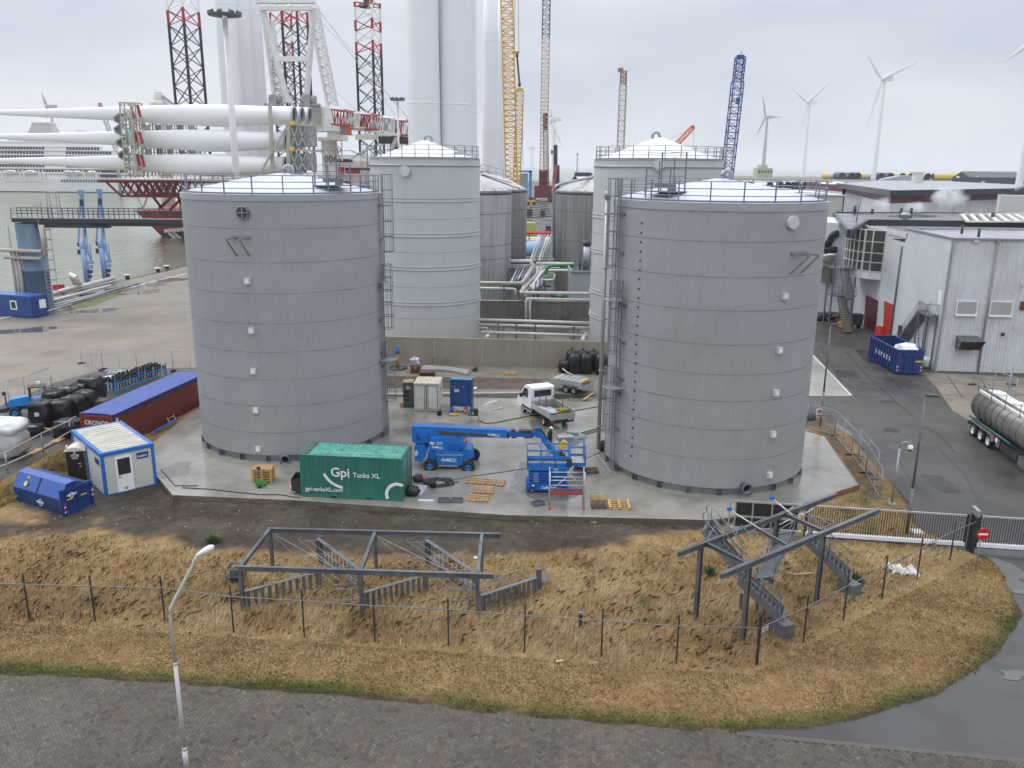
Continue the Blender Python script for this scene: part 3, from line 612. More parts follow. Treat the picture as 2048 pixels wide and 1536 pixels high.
b.build('roof_flood_lights',OFFW,t1)
def old_tank(label,c,r,ztop,apex_z,m,seam,roofm):
 t=T('insulated_tank',label,'storage tank',(c[0],c[1],0),0,'older insulated tanks behind the bund')
 b=B();b.lathe((c[0],c[1],0),[(r,0),(r,ztop-.5)],60);b.build('cladding',m,t)
 b=B();b.lathe((c[0],c[1],0),[(r,ztop-.5),(r+.05,ztop-.5),(r+.05,ztop),(r-.2,ztop+.05)],60);b.build('rim_flashing',GALVD,t)
 b=B()
 for z in seam:b.lathe((c[0],c[1],z),[(r+.01,-.05),(r+.03,0),(r+.01,.05)],60)
 b.build('cladding_seams',SEAM,t)
 b=B();b.lathe((c[0],c[1],0),[(r,ztop+.03),(r*.6,ztop+(apex_z-ztop)*.5),(.3,apex_z)],24,smooth=False);b.build('roof',roofm,t)
 b=B()
 for k in range(24):a=2*math.pi*k/24;b.bar(cyl_at(c,a,r-.02,ztop+.08),cyl_at(c,a,.4,apex_z+.04),.06,.05)
 b.build('roof_ribs',GALVD,t);return t
dome=mat('aged_roof_sheet',(.52,.52,.50),.4,.2,.12,.6,dirt=((.3,.27,.22),.5,.5),streak=.2)
o1=old_tank('pale insulated tank with a conical roof, right behind the left green-grey tank',(-7.3,118),7.0,D(1000,383,112).z,D(1000,383,112).z+2.8,STAINL,[D(1000,y,111).z for y in(430,495,522)],dome)
o2=old_tank('dark streaked insulated tank peeping out beside the pale one',(-4.8,140),7.0,D(1040,380,134).z,D(1040,380,134).z+2.8,STAIND,[D(1040,y,134).z for y in(421,477)],dome)
o3=old_tank('wide streaked insulated tank left of the right green-grey tank',(14.7,135),8.0,D(1130,383,128).z,D(1130,383,128).z+3.0,STAIND,[D(1130,y,128).z for y in(424,484)],dome)
b=B();b.tube([D(1108,515,127),D(1108,382,127),D(1111,372,127),D(1125,366,128),D(1190,354,133)],.22,8);b.build('roof_pipe',GALV,o3)
b=B();p0,p1=D(962,345,112),D(1022,362,113)
b.bar(p0-Z3*.2,p1-Z3*.25,.9,.08)
for f in(0,.25,.5,.75,1):q=p0.lerp(p1,f);b.bar(q,q+Z3*1.1,.06)
b.bar(p0+Z3*1.1,p1+Z3*1.1,.05);b.bar(p0+Z3*.55,p1+Z3*.55,.05);b.bar(p0-Z3*.3,D(1040,378,114),.15)
b.build('roof_walkway',GALV,o1)
BUNDW=mat('bund_wall_concrete',(.315,.28,.21),.7,0,.08,.4,dirt=((.21,.19,.145),.5,.35),streak=.2,bump=.1)
t=T('bund_wall','long brownish concrete wall behind the pad, in front of the pale tanks','wall',(0,78.2,0))
zt=D(900,676,78.2).z;xs_=[-22,-16.8,-12.2,-7.55,-2.9,1.75,6.4,11.05,15.7,21]
for i,(x0,x1)in enumerate(zip(xs_,xs_[1:])):
 b=B();y0=78.75-.06*(x0+13);y1=78.75-.06*(x1+13)
 b.prism([(x0+.02,y0),(x1-.02,y1),(x1-.02,y1+.28),(x0+.02,y0+.28)],-.2,zt-.012*i);b.build('wall_panel',BUNDW,t)
b=B()
for x in xs_[1:-1]:y=78.75-.06*(x+13);b.box(x-.05,x+.05,y-.012,y+.2,.5,zt-.2)
b.build('joint_sealant',mat('joint_grey',(.36,.345,.31),.6),t)
t=T('inner_bund_wall','dark stained concrete wall between the pipe runs','wall',(2,101.7,0))
zt2=D(1050,603,101.5).z
b=B();b.box(-18,22,101.5,101.85,-.1,zt2);b.build('wall_body',mat('stained_concrete',(.20,.185,.16),.6,0,.15,.3,dirt=((.09,.08,.065),.8,.35),streak=.5),t)
b=B();b.box(-18,22,101.42,101.93,zt2,zt2+.1);b.build('wall_cap',CONC,t)
def rack(label,runs,posts,m=PIPEW,name='pipe_rack',pm=GALVD):
 allp=[p for q in runs for p in q[0]];c=sum(allp,V(0,0,0))/len(allp);t=T(name,label,'pipework',(c.x,c.y,0))
 for pts,r,*mm in[(q if len(q)>2 else(*q,m))for q in runs]:
  b=B()
  fine=[]
  for i,p in enumerate(pts):
   if 0<i<len(pts)-1:
    a,c2=pts[i-1],pts[i+1];k=min(3*r,.45*(p-a).length,.45*(c2-p).length)
    s0=p+(a-p).normalized()*k;s1=p+(c2-p).normalized()*k
    fine+=[s0,s0.lerp(p,.55).lerp(p.lerp(s1,.45),.35),s0.lerp(p,.8).lerp(p.lerp(s1,.2),.5),s1.lerp(p,.55).lerp(p.lerp(s0,.45),.35),s1]
   else:fine.append(p)
  b.tube(fine,r,10);b.build('pipe',mm[0],t)
 for q in posts:
  b=B();q=[Vector(x)for x in q];b.bar(q[0],q[1],.16);
  for e in q[2:]:b.bar(q[1],e,.14)
  b.build('pipe_support',pm,t)
 return t
def DD(x,y,Y):return D(x,y,Y)
def drop(p):return(V(p.x,p.y,0),p)
rack('three low pale pipes crossing between the two pale tanks',[([DD(955,639,86),DD(1180,646,85)],.16),([DD(955,649,87.5),DD(1180,656,86.5)],.16),([DD(962,664,85),DD(1178,671,84.5)],.15),([DD(972,676,84),DD(982,664,86)],.2),([DD(1163,682,82.5),DD(1172,668,85.5)],.2),([DD(955,656,88),DD(975,656,88),DD(975,668,88)],.12)],[drop(DD(x,y,86.3))for x,y in((996,645),(1033,646),(1071,650),(1148,652))])
rack('upper pale pipes turning the corner above the dark wall',[([DD(955,566,97),DD(1043,567,97),DD(1058,547,104),DD(1068,530,112)],.23,mat('buff_pipe',(.42,.37,.29),.4,.2,.15,1)),([DD(1182,587,97.5),DD(1040,585,97.5),DD(1098,522,122)],.19),([DD(1182,600,97),DD(1052,597,97),DD(1052,648,97)],.15),([DD(1060,598,97.6),DD(1060,648,97.6)],.16),([DD(955,576,98),DD(1032,578,98),DD(1030,590,98)],.14),([DD(1150,541,110),DD(1086,541,110),DD(1050,590,99)],.2),([DD(1020,522,115),DD(1062,522,115),DD(1066,535,115)],.25),([DD(1148,528,113),DD(1072,527,113)],.22)],[drop(DD(x,y,97.6))for x,y in((1008,567),(1045,585),(1069,598),(1158,600))])
rack('bundle of silver pipes running back between the older tanks',[([DD(1042+8*k,588-3*k,99+.5*k),DD(1063+6*k,515-2*k,126+k),DD(1078+6*k,470,160)],.15+.03*(k%3),[PIPEW,GALV,GALVD][k%3])for k in range(6)]+[([DD(1022+7*k,566-3*k,103),DD(1042+7*k,520,124)],.14,[GALV,GALVD][k%2])for k in range(5)],[drop(DD(x,y,Y))for x,y,Y in((1045,585,100),(1075,545,111),(1090,515,127),(1020,560,104),(1040,530,117))])
t=T('pipe_bridge','dark steel pipe bridge with railings crossing above the receding silver pipes','pipework',tuple(V(*D(1060,530,118)[:2],0)))
for x in(1018,1050,1088,1118):b=B();q=D(x,524,118);b.bar(V(q.x,q.y,0),q+V(0,0,1.1),.14);b.build('bridge_post',GALVD,t)
b=B()
for y,w in((526,.3),(521,.07),(516,.07),(534,.16)):b.bar(D(1014,y,118),D(1122,y,118),w)
b.bar(D(1014,526,121),D(1122,526,121),.3);b.box(D(1014,526,118).x,D(1122,526,118).x,118,121,D(1060,526,118).z,D(1060,526,118).z+.06)
for x in range(1024,1120,12):q=D(x,526,118);b.bar(q,q+V(0,0,.9),.05)
b.build('bridge_deck',DARK,t)
for k in range(6):b=B();b.rod(D(1018,529+1.6*k,117.4-.3*k),D(1120,529+1.6*k,117.4-.3*k),.07+.03*(k%2),8);b.build('pipe',[GALV,PIPEW,GALVD][k%3],t)
for k in range(5):b=B();q=D(1068+9*k,560,110-k);b.rod(V(q.x,q.y,0),V(q.x,q.y,4.6-.3*k),.16,8);b.rod(V(q.x,q.y,4.2-.3*k),V(q.x+1.6,q.y,4.2-.3*k),.12,8);b.build('riser_pipe',[GALVD,DARK,GALV][k%3],t)
GREENP=mat('green_pipe',(.03,.22,.05),.4,0,.15,2)
rack('bright green pipe with valves beside the small plant house',[([DD(1148,530,108),DD(1100,531,108),DD(1092,540,108),DD(1092,560,108)],.2),([DD(1098,555,107),DD(1087,557,107)],.42),([DD(1128,592,103),DD(1112,594,103)],.3)],[drop(DD(1120,545,107))],GREENP,'green_pipework')
rack('thin white pipe loop hanging under the green pipe',[([DD(1084,558,105.5),DD(1086,560,105.5),DD(1108,560,105.5),DD(1110,548,105.5)],.14)],[],PIPEW)
t=T('plant_house','small ribbed grey plant house with a steel chimney','shed',(G(1163,600).x,104,0))
b=B();c0,c1=D(1141,600,102.2),D(1190,602,102.2);zt3=D(1141,546,102.2).z
for x in np.arange(c0.x,c1.x,.16):b.obox((x+.04,102.2,(0+zt3)/2),.08,.05,zt3)
b.box(c0.x,c1.x,102.2,108,0,zt3);b.build('cladding',mat('pale_ribbed_sheet',(.40,.44,.46),.4,.2,.08,1),t)
b=B();b.box(c0.x-.05,c1.x,102.1,108.1,zt3,zt3+.08)
b.build('roof',DARK,t)
b=B();b.box(c0.x-.12,c0.x+.1,102.0,108.2,zt3+.081,zt3+.3);b.box(c0.x-.12,c1.x,101.98,102.15,zt3+.081,zt3+.3);b.build('roof_edge',GALV,t)
b=B();p=D(1172,535,105.5);b.rod(V(p.x,p.y,zt3),V(p.x,p.y,D(1172,492,105.5).z),.42,16);o=b.build('chimney',GALV,t)
b=B();b.rod(V(p.x,p.y,D(1172,492,105.5).z),V(p.x,p.y,D(1172,482,105.5).z),.45,16);b.build('chimney_cap',DARK,o)
b=B();p=D(1160,535,105);b.rod(V(p.x,p.y,zt3),V(p.x,p.y,zt3+1.4),.12,8);b.build('vent_stub',DARK,t)
t=T('access_stairs','small galvanised steps against the dark inner wall','stairs',(G(1035,645).x,100,0))
b=B();p=D(1033,640,100.8);q=D(1043,608,100.8);b.bar(p,q,.1);b.bar(p+V(0,-.7,0),q+V(0,-.7,0),.1)
for k in range(7):f=k/6;w0=p.lerp(q,f);b.bar(w0,w0+V(0,-.7,0),.25,.04)
b.build('flight',GALVD,t);b=B();b.box(p.x-.6,p.x+.5,100,100.9,p.z-.1,p.z-.04)
for x in(-.6,.5):
 for y in(100,100.9):b.bar((p.x+x,y,0),(p.x+x,y,p.z+.9),.06)
b.bar((p.x-.6,100,p.z+.9),(p.x+.5,100,p.z+.9),.05);b.bar((p.x-.6,100,p.z+.45),(p.x+.5,100,p.z+.45),.05);b.build('railing',GALVD,t)
t=T('process_vessel','pale blue horizontal vessel beyond the older tanks','tank',tuple(D(1060,500,175)-Z3*D(1060,500,175).z))
b=B();p,q=D(1040,500,172),D(1082,494,172);b.rod(p,q,1.5,20);b.build('shell',mat('pale_blue_paint',(.30,.47,.62),.4),t)
b=B()
for f in(.2,.8):m_=p.lerp(q,f);b.box(m_.x-.2,m_.x+.2,171,173,0,m_.z-.8)
b.build('saddle',GALVD,t)
t=T('process_skid','white skid with red pipes beyond the blue vessel','skid',tuple(V(*D(1070,470,205)[:2],0)))
b=B();p,q=D(1044,478,205),D(1100,460,208);b.box(p.x,q.x,203,212,0,p.z);b.build('deck',mat('cream_paint',(.62,.58,.50),.5),t)
b=B();z=D(1050,466,204).z
for k in range(3):b.rod(V(p.x+.3,203.5+k*2.2,z),V(q.x,203.5+k*2.2,z),.25,8)
for f in(.25,.7):b.bar(V(p.x+(q.x-p.x)*f,203.5,0),V(p.x+(q.x-p.x)*f,203.5,z),.3)
b.build('red_pipe',RED,t)
def pp(Y,*pts):return[D(x,y,Y)for x,y in pts]
def corr(b,p,q,z0,z1,pitch=.28,dep=.036,up=None):
 p=Vector(p);q=Vector(q);d=(q-p);n=max(1,round(d.length/pitch));d=d/n;nn=V(d.y,-d.x,0).normalized()
 pr=[]
 for i in range(n):
  for f,k in((0,0),(.3,0),(.42,1),(.88,1)):pr.append(p+d*(i+f)-nn*dep*k)
 pr.append(q)
 m=len(pr);b.add([v+V(0,0,z0)for v in pr]+[v+V(0,0,z1)for v in pr],[(i,i+1,m+i+1,m+i)for i in range(m-1)],False);return b
def corr_roof(b,x0,x1,y0,y1,z,pitch=.28,dep=.03):
 n=round((x1-x0)/pitch);s=(x1-x0)/n;pr=[]
 for i in range(n):
  for f,k in((0,0),(.35,0),(.45,1),(.9,1)):pr.append((x0+s*(i+f),k*dep))
 pr.append((x1,0));m=len(pr)
 return b.add([(x,y0,z-d)for x,d in pr]+[(x,y1,z-d)for x,d in pr],[(i,i+1,m+i+1,m+i)for i in range(m-1)],False)
def heading(p,q):return math.atan2(q.y-p.y,q.x-p.x)
def place(p,q):return(p.x,p.y,p.z),heading(p,q)
def ship_container(name,label,cat,p,q,L,W,H,wallm,framem,roofm,doorside=1,endcorr=True,tarp=None,logo=None):
 loc,rz=place(p,q);t=T(name,label,cat,loc,rz)
 b=B();e=.1
 for x in(0,L-.16):
  for y in(0,W-.16):b.box(x,x+.16,y,y+.16,0,H)
 for y in(0,W-.12):
  b.box(.16,L-.16,y+.01,y+.11,.02,.16);b.box(.16,L-.16,y+.02,y+.1,H-.1,H-.005)
 for x in(0,L-.12):
  b.box(x+.01,x+.11,.16,W-.16,.02,.16);b.box(x+.02,x+.1,.16,W-.16,H-.11,H-.005)
 for x in(-.006,L-.166):
  for y in(-.006,W-.166):
   for z in(-.002,H-.115):b.box(x,x+.172,y,y+.172,z,z+.12)
 b.build('frame',framem,t,False)
 b=B();corr(b,(.16,.03,0),(L-.16,.03,0),.16,H-.1);b.build('side_wall',wallm,t,False)
 b=B();corr(b,(L-.16,W-.03,0),(.16,W-.03,0),.16,H-.1);b.build('side_wall',wallm,t,False)
 b=B()
 if endcorr:corr(b,(.03,W-.16,0),(.03,.16,0),.16,H-.1)
 else:b.box(.03,.06,.16,W-.16,.16,H-.1)
 b.build('end_wall',wallm,t,False)
 for s in(0,1):
  y0=.16+s*(W-.32)/2;y1=y0+(W-.32)/2-.02;b=B();b.box(L-.10,L-.05,y0,y1,.17,H-.12)
  for z in(.5,1.1,1.7,2.2):
   if z<H-.3:b.box(L-.05,L-.035,y0+.08,y1-.08,z-.04,z+.04)
  dr=b.build('door',wallm,t,False);b=B()
  for k in(.28,.72):y=y0+(y1-y0)*k;b.rod((L-.005,y,.15),(L-.005,y,H-.1),.02,6);b.box(L-.02,L+.03,y-.12,y+.12,1.1,1.15)
  b.build('locking_bar',GALV if name!='steel_store' else OFFW,dr,False)
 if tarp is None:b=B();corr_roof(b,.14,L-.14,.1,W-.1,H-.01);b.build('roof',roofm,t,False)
 return t
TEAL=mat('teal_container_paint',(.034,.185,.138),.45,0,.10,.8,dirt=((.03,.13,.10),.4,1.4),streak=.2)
TEAL_LIT=mat('teal_paint_lit_roof',(.10,.38,.30),.4,0,.12,1.2,dirt=((.04,.05,.04),.55,2.0))  # side teal made paler: light from above put into the roof colour
p,q=G(603,993,PADZ),G(806,1003,PADZ)
gc=ship_container('shipping_container','green ribbed shipping container with white tank maker lettering on its side','shipping container',p,q,6.06,2.44,2.59,TEAL,TEAL,TEAL_LIT)
XD=V(math.cos(gc.rotation_euler.z),math.sin(gc.rotation_euler.z),0);YD=V(-XD.y,XD.x,0);O_=Vector(gc.location)
def gcp(x,y,z):return O_+XD*x+YD*y+V(0,0,z)
lettering('gpi',WHITE,gc,gcp(1.83,-.035,1.36),XD,Z3,scale=.78)
b=B();b.box(2.92,2.94,-.034,-.026,1.30,1.72);b.build('lettering_divider',WHITE,gc,False)
lettering('tanks',WHITE,gc,gcp(3.14,-.035,1.36),XD,Z3,scale=.80)
lettering('url',WHITE,gc,gcp(.27,-.035,.42),XD,Z3,scale=.78)
def arc(cx,cz,r0,r1,a0,a1,y=-.034,n=18):
 o=[(cx+r1*math.cos(a),y,cz+r1*math.sin(a))for a in(a0+(a1-a0)*i/n for i in range(n+1))];i_=[(cx+r0*math.cos(a),y,cz+r0*math.sin(a))for a in(a0+(a1-a0)*i/n for i in range(n+1))]
 return o+i_[::-1]
b=B();pts=arc(2.72,2.1,1.33,1.50,math.radians(205),math.radians(262));m=len(pts)//2
b.add([V(*q)for q in pts],[(i,i+1,2*m-2-i,2*m-1-i)for i in range(m-1)]);b.build('swoosh_mark',WHITE,gc,False)
b=B();pts=arc(5.75,.42,.55,.74,math.radians(60),math.radians(205));m=len(pts)//2
b.add([V(*q)for q in pts],[(i,i+1,2*m-2-i,2*m-1-i)for i in range(m-1)]);b.build('ring_mark',WHITE,gc,False)
b=B();b.box(.22,.48,.25,2.2,2.585,2.6);b.build('roof_plate',mat('mossy_plate',(.07,.085,.05),.6),gc,False)
b=B();b.box(1.2,5.75,.62,.66,2.595,2.61);b.build('roof_batten',OFFW,gc,False)
b=B()
for x in(1.75,3.85):b.box(x,x+.36,-.004,.02,.03,.13)
b.build('fork_pocket',BLACK,gc,False)
YB=50.2
t=T('boom_lift','blue articulated boom lift with its boom lowered to the right, behind the green container','boom lift',tuple(G(898,938,PADZ)+V(0,.6,0)))
b=B();b.extr(pp(49.75,(872,904),(926,905),(927,931),(874,930)),V(0,1.9,0));b.extr(pp(49.95,(926,897),(943,900),(946,917),(926,921)),V(0,1.5,0));b.extr(pp(50.0,(856,903),(874,903),(874,922),(854,918)),V(0,1.4,0))
ch=b.build('chassis',BLUE,t)
b=B();b.extr(pp(49.73,(872,908),(926,909),(926,912),(872,911)),V(0,.03,0));b.extr(pp(49.73,(876,930),(915,931),(915,934),(876,933)),V(0,.6,0));b.build('chassis_trim',GALV,ch)
lettering('coll',WHITE,ch,D(883,922,49.72),V(1,-.02,0),Z3,scale=.85);lettering('rental',WHITE,ch,D(898.5,920,49.72),V(1,-.02,0),Z3,scale=.85)
def wheel(parent,c,r,w,axis,hubm,tread=True,hubr=.55,world=True):
 c=Vector(c);ax=Vector(axis).normalized();b=B();M3=V(0,0,1).rotation_difference(ax).to_matrix()
 b.lathe((0,0,0),[(r*hubr,-w/2),(r*.9,-w/2),(r,-w*.36),(r,w*.36),(r*.9,w/2),(r*hubr,w/2),(r*hubr,-w/2)],28)
 if tread:
  for k in range(18):
   a=2*math.pi*k/18
   for s in(-1,1):b.obox(V(math.cos(a+s*.09)*r*1.01,math.sin(a+s*.09)*r*1.01,s*w*.22),.05,.06,w*.42,a)
 b.v=[tuple(c+M3@Vector(q))for q in b.v];o=b.build('wheel',BLACK,parent,world)
 b=B();b.lathe((0,0,0),[(r*hubr+.005,w*.5),(r*hubr*.85,w*.42),(r*hubr*.8,w*.2),(r*.28,w*.2),(r*.2,w*.42),(0,w*.42)],24)
 b.v=[tuple(c+M3@Vector(q))for q in b.v];b.build('rim',hubm,o,world);return o
for x,y,Y in((860,930.5,49.7),(936.6,933.4,49.7),(947,908.7,51.7),(872,906,51.7)):wheel(t,D(x,y,Y),.40,.3,(0,-1,0),BLUE)
b=B();b.extr(pp(49.95,(857,877),(905,874),(928,886),(932,897),(915,902),(858,902)),V(0,1.6,0));tt_=b.build('turntable',BLUE,t)
b=B();b.extr(pp(49.9,(893,893),(900,889),(924,889),(925,895),(918,900),(896,899)),V(0,.05,0));b.build('engine_cover',mat('machine_blue_dark',(.012,.10,.40),.4),tt_)
lettering('gpis',WHITE,tt_,D(859.5,888,49.93),V(1,0,0),Z3,scale=.8);lettering('rental',WHITE,tt_,D(873,886,49.93),V(1,0,0),Z3,scale=.7)
lettering('coll',WHITE,tt_,D(864,896,49.93),V(1,0,0),Z3,scale=.62);lettering('rental',WHITE,tt_,D(876,895.5,49.93),V(1,0,0),Z3,scale=.6)
b=B();b.rod(D(929,884,50.1),D(929,879,50.1),.09,10);b.build('beacon',ORANGE,tt_)
b=B();b.extr(pp(49.9,(829,893),(848,892),(854,900),(851,915),(842,924),(829,922)),V(0,1.7,0));cw=b.build('counterweight',BLUE,t)
b=B()
for k in range(3):b.extr(pp(49.88,(829+k*.8,905+3*k),(834+k,900+3*k),(835+k,901.5+3*k),(829.5+k*.8,907+3*k)),V(0,.02,0))
b.build('stripe_mark',WHITE,cw)
b=B();b.extr(pp(50.2,(823.5,855),(826,852.5),(829,853),(856,866),(856,884),(838,888),(824,884)),V(0,.9,0));b.build('boom_tower',BLUE,t)
b=B();b.extr(pp(50.17,(833,866),(842,881),(833,880)),V(0,.03,0));b.build('tower_recess',DARK,t)
b=B();b.extr(pp(50.3,(826,852.5),(1013,860.5),(1013,876),(857,873),(850,872)),V(0,.62,0));bm=b.build('main_boom',BLUE,t)
b=B();b.extr(pp(50.28,(872,862),(888,861),(892,864),(978,868),(1000,871),(1000,874),(880,870)),V(0,.02,0));b.build('hose_carrier',mat('cable_chain',(.06,.055,.04),.6,0,.4,12),bm)
lettering('coll',WHITE,bm,D(975,871,50.26),V(1,0,-.04),Z3,scale=.72);lettering('rental',WHITE,bm,D(988,870.6,50.26),V(1,0,-.04),Z3,scale=.7)
b=B();b.extr(pp(50.35,(855,875),(912,874),(912,878),(857,880)),V(0,.5,0));b.rod(D(852,879,50.5),D(915,874,50.5),.1,10);b.build('lift_cylinder',DARK,t)
b=B();b.extr(pp(50.38,(1013,863),(1068,864.5),(1068,875),(1013,873)),V(0,.44,0));b.build('inner_boom',mat('machine_blue_dark'),t)
b=B();b.extr(pp(50.34,(1008,870),(1016,867),(1021,872),(1018,877),(1008,876)),V(0,.5,0));b.extr(pp(50.34,(1022,860.5),(1030,860.5),(1030,863.5),(1022,863)),V(0,.4,0));b.extr(pp(50.33,(1038,862),(1062,861),(1062,866),(1038,865)),V(0,.4,0));b.extr(pp(50.36,(1022,874),(1034,874),(1033,876.5),(1024,876.5)),V(0,.4,0));b.extr(pp(50.36,(1046,873),(1066,874),(1064,877),(1048,876)),V(0,.4,0));b.build('boom_fittings',DARK,t)
b=B();b.extr(pp(50.3,(1067,867),(1072,860),(1078,858),(1083,862),(1084,870),(1078,876),(1070,874)),V(0,.6,0));kn=b.build('jib_knuckle',BLUE,t)
b=B();b.tube(pp(50.28,(1058,864),(1066,861),(1074,857),(1081,858),(1087,866),(1095,880),(1106,897)),.05,6);b.build('jib_hose',BLACK,kn)
b=B();b.bar(D(1081,868,50.5),D(1124,922,49.6),.26,.26);b.bar(D(1084,880,50.5),D(1122,926,49.65),.12);b.build('jib',BLUE,t)
def cage(b,x0,x1,y0,y1,z0,z1,rails,step=.75,r=.024,toe=.15):
 for x in np.linspace(x0,x1,max(2,int((x1-x0)/step)+1)):
  for y in(y0,y1):b.rod((x,y,z0),(x,y,z1),r,6)
 for y in np.linspace(y0,y1,max(2,int((y1-y0)/step)+1))[1:-1]:
  for x in(x0,x1):b.rod((x,y,z0),(x,y,z1),r,6)
 for z in rails:
  for p_,q_ in(((x0,y0),(x1,y0)),((x1,y0),(x1,y1)),((x1,y1),(x0,y1)),((x0,y1),(x0,y0))):b.rod((*p_,z),(*q_,z),r,6)
 if toe:
  b.box(x0,x1,y0-.01,y0+.01,z0,z0+toe);b.box(x0,x1,y1-.01,y1+.01,z0,z0+toe);b.box(x0-.01,x0+.01,y0,y1,z0,z0+toe);b.box(x1-.01,x1+.01,y0,y1,z0,z0+toe)
a_=D(1141,930,49.0);z0=a_.z;x0=D(1140,930,49.0).x;x1=D(1171,930,49.0).x
b=B();cage(b,x0,x1,49.0,50.7,z0,z0+1.15,(z0+1.15,z0+.62),.6,.028);b.box(x0,x1,49.0,50.7,z0-.08,z0);bk=b.build('work_basket',BLUE,t)
b=B();b.box(x0+.05,x1-.05,49.05,50.6,z0+.005,z0+.02);b.box(x0+.12,x1-.12,49.1,49.9,z0+.022,z0+.035);b.build('basket_floor',mat('worn_floor',(.42,.41,.38),.6,0,.2,3),bk)
b=B();b.obox(D(1127,889,50.0),.34,.34,.5,0,.5);b.build('control_cover',YEL,bk)
b=B();b.obox(D(1124,915,49.7),.35,.4,.5,0,.2);b.obox(D(1122,905,49.8),.2,.3,.3);b.build('rotator',DARK,t)
Y0=46.0;x0=D(1054,985,Y0).x;x1=D(1137,985,Y0).x;Y1=Y0+1.2;zb=PADZ
t=T('scissor_lift','blue scissor lift folded down, behind the aluminium scaffold tower','scissor lift',((x0+x1)/2,Y0+.6,zb))
b=B();b.extr([V(x0-.07,Y0,zb+.45),V(x0-.07,Y0,zb+.2),V(x0+.2,Y0,zb+.14),V(x1,Y0,zb+.14),V(x1,Y0,zb+.62),V(x0+.05,Y0,zb+.62)],V(0,1.2,0));bs_=b.build('base',mat('machine_blue_dark'),t)
lettering('coll',WHITE,bs_,V(x0+.85,Y0-.012,zb+.28),V(1,0,0),Z3,scale=.75);lettering('rental',WHITE,bs_,V(x0+1.38,Y0-.012,zb+.33),V(1,0,0),Z3,scale=.7)
b=B();b.box(x0+.3,x0+.42,Y0-.008,Y0,zb+.42,zb+.52);b.build('warning_label',WHITE,bs_)
for x in(x0+.3,x1-.3):
 for y in(Y0+.05,Y1-.05):wheel(t,(x,y,zb+.2),.2,.14,(0,-1,0),GALVD,False)
b=B()
for k in range(5):
 z=zb+.70+k*.14
 for y in(Y0+.06,Y0+.26,Y1-.1):b.bar((x0+.12,y,z),(x1-.1,y,z+.03),.07,.10)
 b.rod((x0+.2,Y0+.05,z),(x0+.2,Y1-.05,z),.05,6);b.rod((x1-.2,Y0+.05,z),(x1-.2,Y1-.05,z),.05,6)
b.box(x0+.1,x1-.1,Y0+.3,Y1-.15,zb+.63,zb+1.38);b.build('scissor_stack',mat('machine_blue_dark'),t)
b=B()
for k in range(4):b.box(x0+.38,x0+.66,Y0+.02,Y0+.035,zb+.72+k*.15,zb+.75+k*.15)
b.build('pin_marks',OFFW,t)
zd=zb+1.42
b=B();b.box(x0,x1+.02,Y0-.02,Y1+.02,zd,zd+.17);pl=b.build('platform',BLUE,t)
lettering('rental',WHITE,pl,V(x0+1.55,Y0-.032,zd+.1),V(1,0,0),Z3,scale=.5)
b=B();cage(b,x0,x1,Y0,Y1,zd+.17,zd+1.27,(zd+1.27,zd+.78),.8,.03,.3);b.bar((x0+.9,Y0,zd+.45),(x0+1.25,Y0,zd+1.27),.045);b.build('guardrail',BLUE,pl)
b=B();b.box(x0+.05,x1-.05,Y0+.04,Y1-.04,zd+.171,zd+.185);b.build('deck',mat('sandy_deck',(.35,.29,.21),.8,0,.3,3,dirt=((.12,.1,.08),.6,2)),pl)
b=B();b.obox((x1+.0,Y0-.02,zd+.5),.3,.2,.5);b.build('control_box',DARK,pl)
t=T('scaffold_tower','small aluminium rolling scaffold with a black red-edged deck, in front of the scissor lift','scaffold',tuple(G(1132,1012,PADZ)))
ALU=mat('aluminium',(.55,.56,.57),.35,.6,.08,3)
xa,xb=G(1098,1011,PADZ).x,G(1166.5,1013,PADZ).x;ya=43.6
for x in(xa,xb):
 b=B()
 for y in(ya,ya+.75):b.rod((x,y,PADZ+.15),(x,y,PADZ+2.25),.03,8)
 for z in(.55,.95,1.35,1.75,2.15):b.rod((x,ya,PADZ+z),(x,ya+.75,PADZ+z),.022,6)
 e=b.build('end_frame',ALU,t)
 for y in(ya,ya+.75):b=B();b.rod((x-.03,y,PADZ+.09),(x+.03,y,PADZ+.09),.09,14);b.bar((x,y,PADZ+.1),(x,y,PADZ+.35),.05);b.build('castor',RED,e)
b=B();b.box(xa+.05,xb-.05,ya+.06,ya+.69,PADZ+.93,PADZ+.97);dk=b.build('deck',mat('black_plywood',(.03,.03,.03),.5),t)
b=B();b.box(xa+.05,xb-.05,ya+.02,ya+.055,PADZ+.87,PADZ+.98);b.box(xa+.05,xb-.05,ya+.695,ya+.73,PADZ+.87,PADZ+.98);b.build('deck_edge',RED,dk)
b=B()
for z in(1.45,1.95):b.rod((xa,ya,PADZ+z),(xb,ya,PADZ+z),.026,6);b.rod((xa,ya+.75,PADZ+z),(xb,ya+.75,PADZ+z),.026,6)
b.rod((xa,ya,PADZ+1.1),(xa+.9,ya,PADZ+1.9),.02,6);b.rod((xb,ya+.75,PADZ+1.1),(xb-.9,ya+.75,PADZ+1.9),.02,6);b.build('guard_rail',ALU,t)
def pallet(b,rows=5):
 for y in(-.35,0,.35):b.obox((0,y,.133),1.2,.1,.022)
 for x in(-.54,-.27,0,.27,.54):b.obox((x,0,.03),.1,.8,.02)
 for x in(-.53,0,.53):
  for y in(-.35,0,.35):b.obox((x,y,.08),.12,.1,.09)
 return b
